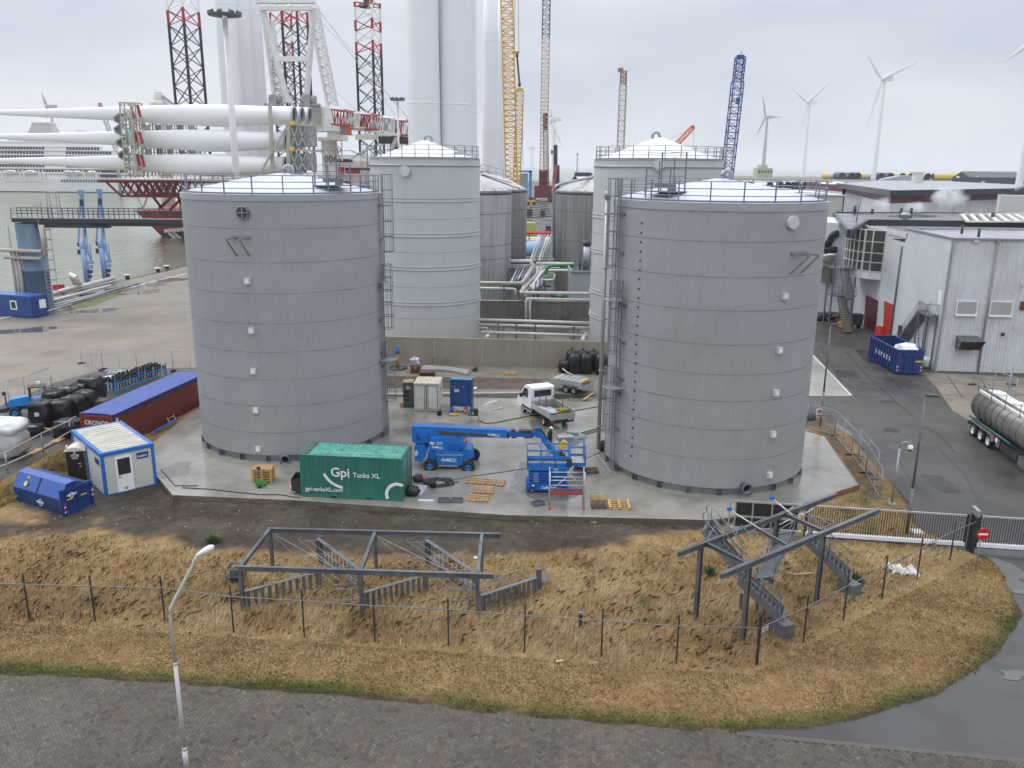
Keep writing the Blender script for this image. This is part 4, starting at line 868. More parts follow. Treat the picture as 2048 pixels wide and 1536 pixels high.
def pallet_up(b):
 for i in range(5):y=-.35+i*.175;b.obox((0,y,.133),1.2,.12 if i in(0,2,4)else .09,.022)
 for x in(-.53,0,.53):
  b.obox((x,0,.111),.14,.8,.02)
  for y in(-.35,0,.35):b.obox((x,y,.06),.14,.1,.08)
 for y in(-.35,0,.35):b.obox((0,y,.011),1.2,.1,.02)
 return b
def lay_pallet(label,x,y,deg,z=PADZ,m=WOOD,group=None,sc=1.0,up=False,sy=None):
 o=(pallet_up if up else pallet)(B()).build('pallet',m,None,False);p=G(x,y,z);o.location=p;o.rotation_euler=(0,0,math.radians(deg));o.scale=(sc,sy or sc,1);return tag(o,label,'pallet',group)
gp='loose pallets on the pad'
lay_pallet('pale wooden pallet, left one of the back pair beside the boom lift',952,964,-8,group=gp)
lay_pallet('pale wooden pallet, right one of the back pair nearest the scissor lift',990,967,-14,group=gp)
lay_pallet('pale wooden pallet in the middle of the L of pallets',967,983,-3,group=gp,sc=1.0)
lay_pallet('pale wooden pallet at the front edge of the slab',957,999,-4,group=gp)
lay_pallet('pale wooden pallet beside the dark pallet, front of the right tank',1238,1011,88,group=gp,sc=1.05,sy=1.55)
lay_pallet('dark wet pallet leaning flat at the slab edge beside the pale one',1197,1012,90,m=WOODD,group=gp,sc=.8,sy=1.05,up=True)
lay_pallet('short pale pallet just behind the dark wet pallet',1197,998,0,group=gp,sc=.75)
lay_pallet('dark wet pallet under the grey tray beside the work basket',1177,943,3,m=WOODD,group=gp,up=True)
lay_pallet('pale crate-like pallet on the gravel below the wall',1020,748,5,z=.52,group=gp)
for i in range(6):
 o=lay_pallet(['bottom pallet of the stack behind the pallet truck','second pallet from the bottom of the pallet stack','third pallet from the bottom of the pallet stack','fourth pallet from the bottom of the pallet stack','pallet just below the top of the pallet stack','top pallet of the stack behind the pallet truck'][i],523,967,3+(i*7%5)-2,z=PADZ,group='stacked pallets by the left tank',up=True);o.location.z=PADZ+.002+i*.146;o.location.y+=.5
p=G(519,976,PADZ);t=T('pallet_truck','green hand pallet truck with a dark upright handle, in front of the pallet stack','pallet truck',tuple(p),0)
GREENT=mat('truck_green',(.03,.30,.06),.4)
b=B();b.obox((0,.18,.22),.42,.28,.25);b.bar((-.18,.1,.1),(-.26,-.02,.32),.07);b.bar((.18,.1,.1),(.26,-.02,.32),.07);b.obox((0,.1,.4),.28,.16,.2);b.build('pump_body',GREENT,t,False)
for x in(-.2,.2):b=B();b.obox((x,.9,.09),.16,1.15,.06);b.build('fork',GREENT,t,False)
b=B();b.rod((0,.05,.3),(.02,.02,1.2),.025,8);b.obox((.02,.02,1.25),.22,.04,.16);b.build('handle',DARK,t,False)
b=B();b.rod((-.09,0,.1),(.09,0,.1),.1,14);b.build('steer_wheel',BLACK,t,False)
A,Bq=G(1085,851,PADZ),G(1042,823,PADZ);fwd=(Bq-A).normalized();ang=math.atan2(fwd.y,fwd.x)
base=A-fwd*1.25;left=V(-fwd.y,fwd.x,0);base=base-left*1.02
t=T('dropside_van','white single-cab dropside van loaded with glazing and boards, at the back of the pad','van',tuple(base),ang)
VW=mat('van_white',(.80,.81,.82),.25,0,.03,1)
b=B();b.box(.05,5.3,-.45,.45,.42,.56);b.box(0,.1,-.9,.9,.45,.6);b.box(3.3,3.42,-.95,.95,.35,.6);b.build('chassis',DARK,t,False)
b=B()
prof=[(3.42,.42),(3.42,2.28),(3.55,2.38),(4.55,2.36),(4.75,2.22),(5.42,1.42),(5.85,1.2),(6.0,1.0),(6.02,.42)]
b.extr([V(x,-.98,z)for x,z in prof],V(0,1.96,0));b.build('cab',VW,t,False)
b=B();b.extr([V(x,.982,z)for x,z in((4.0,1.42),(4.0,2.12),(4.62,2.12),(5.18,1.45))],V(0,.02,0));b.extr([V(x,-1.002,z)for x,z in((4.0,1.42),(4.0,2.12),(4.62,2.12),(5.18,1.45))],V(0,.02,0))
b.box(3.405,3.425,-.72,.72,1.62,2.12);b.add([V(4.80,-.85,2.19),V(4.80,.85,2.19),V(5.40,.9,1.475),V(5.40,-.9,1.475)],[(0,3,2,1)]);b.build('cab_window',GLASS,t,False)
b=B();b.box(3.44,5.1,.978,.995,.5,.68);b.obox((6.0,0,.6),.12,1.9,.35);b.obox((4.95,1.15,1.45),.18,.2,.3);b.obox((4.95,-1.15,1.45),.18,.2,.3);b.build('black_trim',BLACK,t,False)
for x in(1.25,4.95):
 for y in(.86,-.86):wheel(t,(x,y,.35),.35,.24,(0,1 if y>0 else-1,0),GALV,False,world=False)
b=B();b.box(0,3.3,-1.05,1.05,.78,.86);b.build('load_bed',mat('brown_plywood',(.12,.05,.03),.5,0,.2,3),t,False)
for nm,a in(('dropside',(0,3.3,1.02,1.05,.84,1.28)),('dropside',(0,3.3,-1.05,-1.02,.84,1.28)),('tailboard',(-.03,0,-1.02,1.02,.72,1.14)),('headboard',(3.28,3.31,-1.02,1.02,.84,1.35))):
 b=B();b.box(*a);
 if nm=='tailboard':
  for y in(-.7,-.55,-.4,.4,.55,.7):b.box(-.04,-.03,y-.012,y+.012,.76,1.1)
 b.build(nm,ALU,t,False)
for y in(.82,-.82):b=B();b.box(-.06,-.02,y-.13,y+.13,.50,.70);b.build('tail_light',RED,t,False)
b=B()
for x,y in((2.9,.5),(2.2,.3),(1.2,-.6),(2.2,-.3)):b.bar((x,y,.9),(x,y,2.0),.05)
b.build('stake',GALVD,t,False)
o=B();o.obox((1.8,.1,.95),1.9,1.0,.06,.1,.05);o.obox((1.9,.45,1.02),2.0,.3,.05,.12);q=o.build('glass_panels',mat('glazing_panels',(.45,.52,.56),.1,0,.15,2),None,False);
def put_on(o,root,label,cat,group=None):o.location=root.location;o.rotation_euler=root.rotation_euler;WM[o.name]=WM[root.name];return tag(o,label,cat,group)
put_on(q,t,'pale glazing panels lying on the bed of the white van','panels')
o=B();o.obox((1.0,-.5,1.06),.7,.75,.32,.1);q=o.build('moss_trays',mat('mossy_yellow',(.25,.22,.04),.9,0,.5,8,bump=.8),None,False);put_on(q,t,'yellow-green block of sedum trays on the bed of the white van','trays')
o=B();o.obox((.75,.1,.9),1.4,.25,.07,.15);o.obox((.7,-.3,.9),1.3,.2,.05,-.05);q=o.build('timber_boards',RUST,None,False);put_on(q,t,'reddish timber boards at the tail of the van bed','timber')
A,Bq=G(1104,781,.52),G(1166,792,.52);loc,rz=place(A,Bq)
t=T('flatbed_trailer','grey twin-axle trailer stacked with yellow-edged panels, behind the van','trailer',loc,rz)
b=B();b.box(-.2,2.9,.0,1.75,.55,.62);b.box(-.2,2.9,0,.04,.62,.95);b.box(-.2,2.9,1.71,1.75,.62,.95);b.box(2.87,2.91,.04,1.71,.4,.62);b.box(-.2,-.16,.04,1.71,.62,.95);b.bar((-.2,.9,.5),(-1.5,.9,.45),.1);b.build('load_bed',ALU,t,False)
b=B();
for z in(.35,.62):b.bar((3.05,.1,z+.1),(3.05,1.65,z+.1),.05)
for y in(.1,.6,1.15,1.65):b.bar((3.05,y,.45),(3.05,y,.95),.04)
b.build('tail_frame',GALV,t,False)
for x in(1.35,2.1):
 for y in(.1,1.65):wheel(t,(x,y,.33),.33,.2,(0,1 if y>1 else-1,0),GALV,False,world=False)
b=B();b.box(.95,2.5,-.08,.2,.66,.70);b.build('mudguard',BLACK,t,False)
for i in range(6):
 b=B();y0=.12+i*.26
 b.obox((1.3,y0+.12,1.02+.006*i),2.7,.22,.14,0)
 q=b.build('formwork_panel',mat('panel_grey',(.40,.43,.42),.4,.2,.2,3),None,False);put_on(q,t,['grey slatted panel on the trailer, nearest the camera','second slatted panel from the front of the trailer','third slatted panel from the front of the trailer','fourth slatted panel from the front of the trailer','fifth slatted panel from the front of the trailer','grey slatted panel at the far side of the trailer'][i],'panel','slatted panels on the trailer')
 b=B()
 for x in(-.055,2.58):b.box(x,x+.08,y0,y0+.24,.94,1.105+.006*i)
 b.build('yellow_end',YEL,q,False)
 b=B()
 for x in(.5,1.0,1.5,2.0):b.box(x,x+.06,y0+.01,y0+.23,1.095+.006*i,1.11+.006*i)
 b.build('dark_slat',DARK,q,False)
p,q=G(829,822,PADZ),G(882,823,PADZ);rz=heading(p,q)
t=T('steel_store','small rusty-edged white steel container with double doors','storage container',tuple(p),rz)
STW=mat('worn_white_steel',(.74,.73,.69),.5,0,.05,1,dirt=((.45,.30,.17),.35,1.2))
b=B();b.box(0,1.95,.04,2.15,.1,2.2);b.box(0,1.95,0,.06,.05,.14);b.box(0,1.95,0,.06,2.1,2.2);b.box(0,.08,0,.06,.1,2.2);b.box(1.87,1.95,0,.06,.1,2.2)
for y in np.arange(.2,2.1,.22):b.box(1.95,1.975,y,y+.1,.15,2.1)
b.build('body',STW,t,False)
for s in(0,1):b=B();x0=.12+s*.88;b.box(x0,x0+.80,-.03,.035,.2,2.04);d=b.build('door',STW,t,False);b=B();b.rod((x0+(.70 if s==0 else .1),-.06,.12),(x0+(.70 if s==0 else .1),-.06,2.12),.028,6);b.bar((x0+.3,-.03,.95),(x0+.55,-.03,.95),.03);b.build('locking_bar',GALVD,d,False)
b=B();b.box(.11,1.84,.02,.039,.16,2.08);b.build('door_gap',DARK,t,False)
b=B();b.box(-.03,1.98,-.03,2.2,2.2,2.26)
for x in np.arange(.15,1.9,.3):b.box(x,x+.12,0,2.15,2.26,2.29)
b.build('roof',mat('yellowed_roof',(.55,.50,.38),.6,0,.1,1.5,dirt=((.25,.15,.07),.5,2)),t,False)
b=B();b.box(1.976,1.985,.6,1.3,1.5,1.7);b.build('name_plate',NAVY,t,False)
p=G(806.5,814,PADZ);t=T('grey_cabinet','tall dark grey power cabinet with square openings, left of the white steel container','cabinet',tuple(p),.02)
GRC=mat('cabinet_grey',(.085,.095,.10),.5,0,.12,2)
b=B();b.box(0,.80,0,1.0,.06,2.0);b.build('body',GRC,t,False);b=B();b.box(-.02,.82,-.02,1.02,2.0,2.05);b.build('lid',mat('lid_moss',(.25,.25,.13),.7,0,.3,3),t,False)
for z in(.6,.95,1.28):b=B();b.box(.1,.48,-.012,.03,z-.12,z+.10);b.build('socket_window',BLACK,t,False)
b=B();b.box(.3,.5,-.02,0,1.5,1.72);b.box(.55,.68,-.015,0,1.5,1.6);b.build('label_plate',OFFW,t,False)
p,q=G(899,826,PADZ),G(943,828,PADZ);t=T('blue_cabinet','tall blue steel cabinet on splayed feet, right of the white steel container','cabinet',tuple(p),heading(p,q))
CB=mat('cabinet_blue',(.012,.075,.26),.45,0,.15,1.5,dirt=((.02,.03,.07),.5,2))
b=B();b.box(.06,1.62,.5,1.1,.45,2.5);b.box(0,1.7,.4,1.2,2.5,2.62);b.box(-.02,.1,.35,1.2,.3,2.6);b.box(1.58,1.7,.35,1.2,.3,2.6);b.box(.1,1.58,.47,.5,1.95,2.05);b.build('body',CB,t,False)
b=B();b.box(0,1.7,.4,1.2,2.62,2.65);b.build('top_plate',mat('wet_blue_top',(.10,.24,.42),.15),t,False)
for x in(0,1.58):b=B();b.extr([V(x,y,z)for y,z in((-.55,.0),(1.3,.0),(1.3,.4),(.3,.4),(-.55,.2))],V(.14,0,0));b.build('foot',mat('machine_blue_dark'),t,False)
b=B();b.box(.3,.68,.45,.47,1.6,1.84);b.build('notice',OFFW,t,False);b=B();b.box(.1,.4,.44,.46,2.0,2.06);b.box(1.0,1.1,.43,.46,2.0,2.1);b.build('bracket',WOOD,t,False)
b=B();b.blob(G(918,821,PADZ)+V(0,0,.2),.6,.35,.3,4,.3,18,10);tag(b.build('plastic_sheet',mat('clear_plastic',(.55,.56,.56),.25,0,.3,4,bump=.8,bscale=9)),'crumpled clear plastic between the feet of the blue cabinet','plastic sheet')
for(x,y,lb)in((903,831,'yellow coil on the slab, left of its twin, in front of the blue cabinet'),(911,831,'yellow coil on the slab, right of its twin, in front of the blue cabinet')):b=B();b.lathe(G(x,y,PADZ)+V(0,0,.1),[(.1,.1),(.17,.06),(.17,-.08),(.1,-.1)],14);b.blob(G(x,y,PADZ)+V(0,0,.07),.22,.16,.07,3,.4);tag(b.build('hose_coil',YEL),lb,'hose','yellow coils by the cabinet')
b=B();b.rod(G(929,828,PADZ)+V(0,0,.12),G(933,823,PADZ)+V(0,0,.3),.1,10);tag(b.build('orange_cylinder',ORANGE),'small orange cylinder leaning at the blue cabinet foot','cylinder')
p=G(949,843,PADZ);t=T('generator','black boxy generator with a green display on a wire stool','generator',tuple(p),.05)
b=B();b.box(-.28,.28,-.2,.25,.5,1.0);b.build('body',BLACK,t,False);b=B();b.box(-.2,-.06,-.215,-.2,.6,.85);b.build('display',mat('lime_panel',(.35,.5,.05),.4),t,False);b=B();b.box(.05,.22,-.212,-.2,.6,.9);b.build('socket_panel',DARK,t,False)
b=B()
for x in(-.25,.25):
 for y in(-.18,.22):b.bar((x,y,.5),(x*1.4,y*1.4,0),.025)
b.ring((0,0,.25),.28,.012,12);b.build('stool',GALV,t,False)
def bucket(x,y,z,lb,m=BLACK,r=.2,h=.32):b=B();b.lathe(G(x,y,z),[(0,.01),(r*.8,.01),(r,h),(r*1.08,h),(r*.9,h-.02),(r*.72,.05),(0,.05)],18);return tag(b.build('bucket',m),lb,'bucket')
bucket(879,830,PADZ,'black bucket at the corner of the white steel container');bucket(866,975,PADZ,'black bucket beside the heap of black cable')
def board(p,q,w,h,m,lb,cat='board',name='board'):b=B();b.bar(Vector(p)+V(0,0,h/2),Vector(q)+V(0,0,h/2),w,h);return tag(b.build(name,m),lb,cat)
b=B();p,q=G(961,812,PADZ),G(994,803,PADZ)
b.add([p+V(0,-.1,.01),p.lerp(q,.3)+V(0,.15,.10),p.lerp(q,.6)+V(0,.08,.06),q+V(0,.15,.05),q+V(0,-.1,.03),p.lerp(q,.5)+V(0,-.2,.02),p.lerp(q,.45)+V(0,0,.22)],[(0,5,6),(5,4,6),(4,3,6),(3,2,6),(2,1,6),(1,0,6)]);tag(b.build('paper_sheet',OFFW),'crumpled off-white sheet lying behind the generator','sheet')
board(G(984,820,PADZ),G(1005,816,PADZ),.22,.05,mat('pinkish_board',(.42,.29,.22),.7),'pinkish board lying near the van front wheel')
board(G(949,779,.55),G(952,775,.55),.25,.06,OFFW,'short pale offcut on the rusty road plates')
b=B();b.box(0,1,0,1,0,1);b.v=[tuple(q)for q in((0,0,0),(0,0,0))];b=B()
b.prism([tuple(G(x,y,PADZ))[:2]for x,y in((800,806),(812,806),(827,814),(800,816))],PADZ,PADZ+.03);tag(b.build('brown_mat',RUST),'flat brown mat in front of the grey cabinet','mat')
b=B();b.prism([tuple(G(x,y,PADZ))[:2]for x,y in((832,971),(856,972),(842,992),(822,990))],PADZ,PADZ+.03);tag(b.build('grey_sheet',mat('grey_sheet',(.42,.43,.44),.4)),'flat pale grey sheet on the slab right of the green container','sheet')
board(G(836,1001,PADZ),G(867,1002,PADZ),.12,.05,WHITE,'white plank at the slab edge beside the grey trays','plank','plank')
def tray(x,y,rz,lb,z=PADZ):
 p=G(x,y,z);b=B();L2,W2,h=.34,.24,.17;o=[(-L2,-W2),(L2,-W2),(L2,W2),(-L2,W2)]
 b.box(-L2,L2,-W2,W2,0,.02)
 for a,c in zip(o,o[1:]+o[:1]):b.bar((*a,h/2),(*c,h/2),.025,h)
 b.obox((0,0,h),L2*2.1,.02,.03);M3=Matrix.Rotation(rz,3,'Z');b.v=[tuple(Vector(p)+M3@Vector(v))for v in b.v];return tag(b.build('tray',mat('tray_grey',(.13,.145,.17),.45,0,.12,3)),lb,'tray','grey plastic trays on the pad')
tray(888,1003,.05,'grey plastic tray nearest the white plank');tray(914,1003,-.05,'grey plastic tray left of the front pallet');tray(1076,1009,.45,'grey plastic tray tilted by the scaffold wheel');tray(1159,941,-.3,'grey plastic tray with odds and ends on the dark pallet',PADZ+.15)
board(G(1096,1018,PADZ),G(1105,1014,PADZ),.07,.04,ORANGE,'orange batten at the slab edge by the scaffold','batten','batten')
b=B();b.blob(G(824,990,PADZ)+V(0,0,.25),.5,.35,.3,8,.25);tag(b.build('rubbish_bag',PLASTB),'black rubbish bag against the door end of the green container','bag')
b=B();b.blob(G(836,963,PADZ)+V(0,0,.2),.32,.28,.25,9,.12);o=b.build('vacuum_cleaner',BLACK);tag(o,'black and red drum vacuum beside the cable heap','vacuum');b=B();b.blob(G(845,962,PADZ)+V(0,0,.15),.18,.14,.14,3,.1);b.build('red_top',RED,o)
rn=random.Random(5);b=B();pts=[]
for k in range(120):a=k*.42;r=.35+.55*rn.random();c=G(876,966,PADZ);pts.append(c+V(math.cos(a)*r*1.25+.15*math.sin(k*.11),math.sin(a)*r*.95,.03+.05*rn.random()))
b.tube(pts,.022,5);tag(b.build('cable_heap',BLACK),'tangled heap of black cable in front of the boom lift','cable')
def cable(lb,pts,r=.018,z=PADZ,m=BLACK):b=B();b.tube([G(x,y,z)+V(0,0,r)for x,y in pts],r,5);return tag(b.build('cable',m),lb,'cable')
cable('thin cable running from the heap under the scissor lift to the right tank',[(890,963),(930,955),(1000,945),(1055,937),(1110,932),(1160,922),(1205,903)])
cable('hose sagging from the generator to the van',[(957,840),(965,845),(975,847),(990,846),(1020,840),(1050,834),(1082,829)],.03)
cable('hose on the slab from the van to the right tank',[(1115,828),(1160,820),(1207,812)],.03)
cable('black cable along the front edge of the slab',[(365,976),(420,979),(470,985),(520,990),(560,990),(600,997)],.03)
cable('black cable lying over the left corner of the slab',[(395,972),(350,972),(340,960),(322,940)],.025)
def ladder(lb,p,q,w=.42,up=V(0,0,1),m=ALU):
 p=Vector(p);q=Vector(q);d=(q-p).normalized();s=d.cross(up).normalized()*w/2;b=B()
 for k in(-1,1):b.bar(p+s*k,q+s*k,.05,.06)
 n=int((q-p).length/.28)
 for i in range(n):c=p.lerp(q,(i+.5)/n);b.bar(c-s,c+s,.03)
 return tag(b.build('ladder',m),lb,'ladder')
ladder('aluminium ladder lying on the slab left of the right tank base',G(1190,911,PADZ+.05),G(1215,944,PADZ+.05),.45)
ladder('dark ladder lying behind the overflow pipe',G(1166,867,PADZ+.05),G(1203,857,PADZ+.05),.4,m=GALVD)
ladder('silver ladder lying on the gravel right of the trailer',G(1182,799,.55),G(1207,790,.55),.5)
for k in range(9):
 a,c=G(1098+3*k,884-k*2.2,PADZ+.06+.03*(k%3)),G(1150+3*k,889-2.0*k,PADZ+.08+.03*(k%2));b=B();b.rod(a,c,.035,6);tag(b.build('scaffold_pole',ALU),'silver scaffold pole lying beside the worker','pole','scaffold poles beside the worker')
b=B();b.obox(G(1130,884,PADZ)+V(0,0,.25),1.1,.7,.4,.2);b.obox(G(1145,872,PADZ)+V(0,0,.2),.8,.5,.3,-.3);tag(b.build('scaffold_parts_box',GALV),'box of silver scaffold fittings by the work basket','box')
b=B();b.blob(G(1205,900,PADZ)+V(0,0,.3),.3,.3,.35,12,.35);tag(b.build('hose_reel',BLACK),'black bundle of hoses at the foot of the overflow pipe','hose')
t=T('scrap_box','dark open steel box of scrap timber beside the green container','box',tuple(G(592,990,PADZ)))
b=B()
for a in((-.25,.5,0,.03,.25,1.0),(-.25,.5,1.1,1.13,.25,1.0),(-.25,-.22,.03,1.1,.25,1.0),(-.22,.5,.03,1.1,.25,.28)):b.box(*a)
b.build('steel_sides',DARK,t,False);b=B()
for k in range(9):b.obox((-.15+.1*(k%4),.2+.09*k,.33+.07*(k%5)),.4,.09,.07,.5*k)
b.build('timber_offcuts',WOOD,t,False)
b=B();p=G(588,985,PADZ);b.rod(p,p+V(0,0,.55),.2,16);o=b.build('canister',OFFW);tag(o,'off-white canister with an orange lid, left of the green container','canister');b=B();b.rod(p+V(0,0,.55),p+V(0,0,.64),.21,16);b.build('lid',ORANGE,o)
t=T('rusty_bollard','rusty standpipe with a blue cap at the foot of the bund wall','standpipe',tuple(G(795.5,737,.52)))
b=B();b.rod((0,0,0),(0,0,1.55),.19,16);b.build('pipe_body',mat('peeling_yellow_rust',(.40,.22,.07),.8,0,.4,3,dirt=((.12,.05,.02),.8,3)),t,False);b=B();b.rod((0,0,1.5),(0,0,1.95),.24,14);b.rod((0,0,1.95),(0,0,2.2),.12,10);b.build('cap',BLUE,t,False)
b=B();b.lathe((0,0,0),[(.9,.02),(.9,.14),(.7,.16),(.65,.05)],24);b.build('base_ring',DARK,t,False)
b=B();p=G(831,745,.52);b.blob(p+V(0,0,.9),.5,.45,.55,21,.3,20,12);o=b.build('wrapped_pile',mat('foil_wrap',(.34,.36,.38),.25,.4,.4,5,bump=.9,bscale=7));tag(o,'pile of pallets wrapped in shiny foil, left of the sheet stack','wrapped pile');b=B()
for k in range(4):b.obox(p+V(0,0,.08+.15*k),.9,.8,.1,.1*k)
b.build('pallet_base',RUST,o)
b=B();pts=[G(842,742,.55),G(848,733,.55),G(895,736,.55),G(925,740,.55),G(938,744,.55),G(936,751,.55),G(905,744,.55),G(880,742,.55)];b.extr(pts,V(0,0,.16));tag(b.build('sheet_stack',mat('grey_sheets',(.36,.37,.39),.35,.3,.15,1.5)),'stack of bent grey sheets lying along the bund wall','sheet stack')
b=B()
for k in range(3):b.obox(G(855,752,.52)+V(0,0,.08+.15*k),1.4,.9,.11,.05*k)
tag(b.build('brown_pallet_stack',WOODD),'low stack of dark brown pallets in front of the grey sheets','pallet stack')
b=B()
for k in range(2):b.bar(G(869+22*k,737,.52),G(866+25*k,728,.52)+V(0,0,.55),.1)
tag(b.build('wooden_stake',RUST),'two short rusty stakes leaning at the bund wall','stake')
def weed(x,y,z,lb,h=.5,n=40,seed=1,m=None):
 rn=random.Random(seed);b=B();c=G(x,y,z)
 for k in range(n):
  a=rn.uniform(0,6.28);r=rn.uniform(.02,.35);p=c+V(math.cos(a)*r*.6,math.sin(a)*r*.6,0);d=V(math.cos(a)*r,math.sin(a)*r,h*rn.uniform(.5,1));s=V(-math.sin(a),math.cos(a),0)*.05
  b.add([p-s,p+s,p+d*.6+s,p+d*1.0,p+d*.6-s],[(0,1,2,3,4)])
 return tag(b.build('weed_plant',m or mat('weed_leaf',(.07,.12,.03),.7,0,.4,4)),lb,'weed')
weed(950,742,.52,'green weed tuft at the foot of the bund wall')
def bulk_bag(p,lb,s=1.0,h=1.7,seed=0,w=.55,group='black bulk bags beside the bund wall'):
 b=B();p=Vector(p);rn=random.Random(seed);n=16;vs=[];prof=[(.92,0),(1.04,.12),(1.08,.35),(1.05,.6),(.98,.78),(.8,.9),(.45,.95),(.2,.93),(.13,1.03),(.2,1.06)]
 for r,z in prof:
  for i in range(n):
   a=2*math.pi*i/n;k=1+.06*math.sin(4*a+seed+3*z)+.05*math.sin(7*a+2*seed-5*z)+rn.uniform(-.06,.06);c,s_=math.cos(a),math.sin(a)
   vs.append(p+V(math.copysign(abs(c)**.7,c)*r*w*s*k,math.copysign(abs(s_)**.7,s_)*r*w*s*k,z*h+rn.uniform(-.02,.02)))
 b.add(vs,[(j*n+i,j*n+(i+1)%n,(j+1)*n+(i+1)%n,(j+1)*n+i)for j in range(len(prof)-1)for i in range(n)],True)
 b.add([vs[-n+i]for i in range(n)],[tuple(range(n))]);return tag(b.build('bulk_bag',PLASTB),lb,'bulk bag',group)
for i,(x,Y,lb)in enumerate(((1143,76.6,'black bulk bag at the left of the back row by the bund wall'),(1165,76.6,'black bulk bag in the middle of the back row by the bund wall'),(1186,76.5,'black bulk bag at the right of the back row by the bund wall'),(1149,75.3,'black bulk bag at the left of the front row, behind the trailer'),(1172,75.2,'black bulk bag at the right of the front row, behind the trailer'),(1202,75.0,'black bulk bag half hidden behind the overflow pipe'),(1130,75.6,'black bulk bag low at the left end of the bag group'))):
 q=D(x,740,Y);bulk_bag((q.x,Y,.52),lb,1.0,1.95 if i<6 else 1.2,i,.56)
b=B();b.tube([D(1125,737,74.6),D(1135,745,74.3),D(1150,752,74.0),D(1180,755,73.8),D(1207,756,73.8)],.06,6);tag(b.build('plastic_strap',mat('clear_plastic')),'pale plastic strip draped in front of the black bulk bags','strip')
board(G(1167,800,.52),G(1187,787,.52),.2,.06,WOOD,'timber plank lying right of the trailer','plank','plank')
def person(label,loc,rz,H_,shirt,trousers,pose):
 t=T('person',label,'person',tuple(loc),rz)
 sk=[('pelvis',None,(0,0,.52),.085),('waist','pelvis',(0,0,.60),.080),('chest','waist',(.01,0,.73),.098),('neck','chest',(.02,0,.835),.036),('head','neck',(.045,0,.885),.052),('crown','head',(.04,0,.94),.055)]
 for s,n in((1,'l'),(-1,'r')):
  lg=pose['leg'][0 if s>0 else 1];ar=pose['arm'][0 if s>0 else 1]
  sk+=[('hip'+n,'pelvis',(0,.052*s,.49),.060),('knee'+n,'hip'+n,(lg[0],.055*s,.275),.040),('ankle'+n,'knee'+n,(lg[1],.055*s,.045),.028),('toe'+n,'ankle'+n,(lg[1]+.075,.06*s,.022),.024),('sh'+n,'chest',(0,.10*s,.79),.042),('elb'+n,'sh'+n,(ar[0],.128*s,.625),.030),('wri'+n,'elb'+n,(ar[1],.12*s,ar[2]),.021)]
 idx={k[0]:i for i,k in enumerate(sk)}
 me=bpy.data.meshes.new('body');me.from_pydata([tuple(c*H_ for c in k[2])for k in sk],[(idx[k[1]],i)for i,k in enumerate(sk)if k[1]],[])
 o=bpy.data.objects.new('body',me);COL.objects.link(o);o.parent=t;WM[o.name]=WM[t.name]
 md=o.modifiers.new('skin','SKIN');md.use_smooth_shade=True
 for i,k in enumerate(sk):me.skin_vertices[0].data[i].radius=(k[3]*H_,k[3]*H_)
 me.skin_vertices[0].data[0].use_root=True;s2=o.modifiers.new('sub','SUBSURF');s2.levels=1;s2.render_levels=1
 me.materials.append(trousers)
 skin=mat('skin',(.45,.28,.2),.6)
 b=B();b.blob((.055*H_,0,.91*H_),.044*H_,.038*H_,.060*H_,1,.0,14,10,0);b.blob((.098*H_,0,.905*H_),.012*H_,.008*H_,.012*H_,1,0,8,6,0)
 for s in(-1,1):b.blob((.05*H_,s*.041*H_,.907*H_),.01*H_,.006*H_,.016*H_,1,0,8,6,0)
 b.build('face',skin,t,False)
 b=B();c=(.045*H_,0,.945*H_);b.lathe(c,[(.066*H_,-.012*H_),(.064*H_,.01*H_),(.05*H_,.035*H_),(.025*H_,.05*H_),(0,.054*H_)],18);b.obox((.045*H_+.06*H_,0,.936*H_),.06*H_,.08*H_,.006*H_);b.build('helmet',WHITE,t,False)
 for s,n in((1,0),(-1,1)):
  ar=pose['arm'][n];w=V(ar[1]*H_,.12*s*H_,ar[2]*H_);b=B();b.blob(w+V(.005,0,-.045*H_*.8),.018,.038,.05,2,.02,10,7,0)
  for f in range(4):p0=w+V(-.028+.018*f+.01,0,-.08);b.tube([p0,p0+V(.008,-s*.006,-.035),p0+V(.022,-s*.016,-.055-.006*(1 if f in(1,2)else 0))],[.009,.008,.006],6)
  p0=w+V(.03,-s*.01,-.04);b.tube([p0,p0+V(.022,-s*.008,-.025),p0+V(.026,-s*.01,-.045)],[.01,.009,.007],6);b.build('hand',skin,t,False)
 b=B();hh=H_
 ring=[(0,.50,.092,.108),(0,.56,.088,.106),(.0,.66,.09,.112),(.008,.76,.088,.118),(.012,.81,.065,.085),(.018,.835,.04,.045)]
 vs=[];n=18
 for x,z,rx,ry in ring:vs+=[V((x+rx*math.cos(2*math.pi*i/n))*hh,ry*math.sin(2*math.pi*i/n)*hh,z*hh)for i in range(n)]
 b.add(vs,[(j*n+i,j*n+(i+1)%n,(j+1)*n+(i+1)%n,(j+1)*n+i)for j in range(len(ring)-1)for i in range(n)],True)
 b.build('jacket',shirt,t,False)
 return t
WORKN=mat('dark_workwear',(.012,.014,.022),.8,0,.2,6)
person('worker in dark clothes and a white helmet standing beside the scissor lift',G(1099,903,PADZ),math.radians(-25),1.8,WORKN,WORKN,dict(leg=((.02,-.01),(.01,.02)),arm=((.01,.05,.47),(.0,.03,.46))))
REDC=mat('red_container_paint',(.19,.032,.024),.5,0,.14,.8,dirt=((.09,.02,.018),.4,1.2))
TARP=mat('blue_tarpaulin',(.04,.08,.33),.42,0,.10,.8,dirt=((.03,.04,.18),.5,1.3),bump=.35,bscale=3)
H4=2.6
e0,e1,e2=G(160,824,H4),G(223,831,H4),G(393,754,H4)
ax=(e2-e1).normalized();ux=V(ax.y,-ax.x,0)
o4=V(e1.x,e1.y,0);L4=min(12.19,(e2-e1).length+1.5)
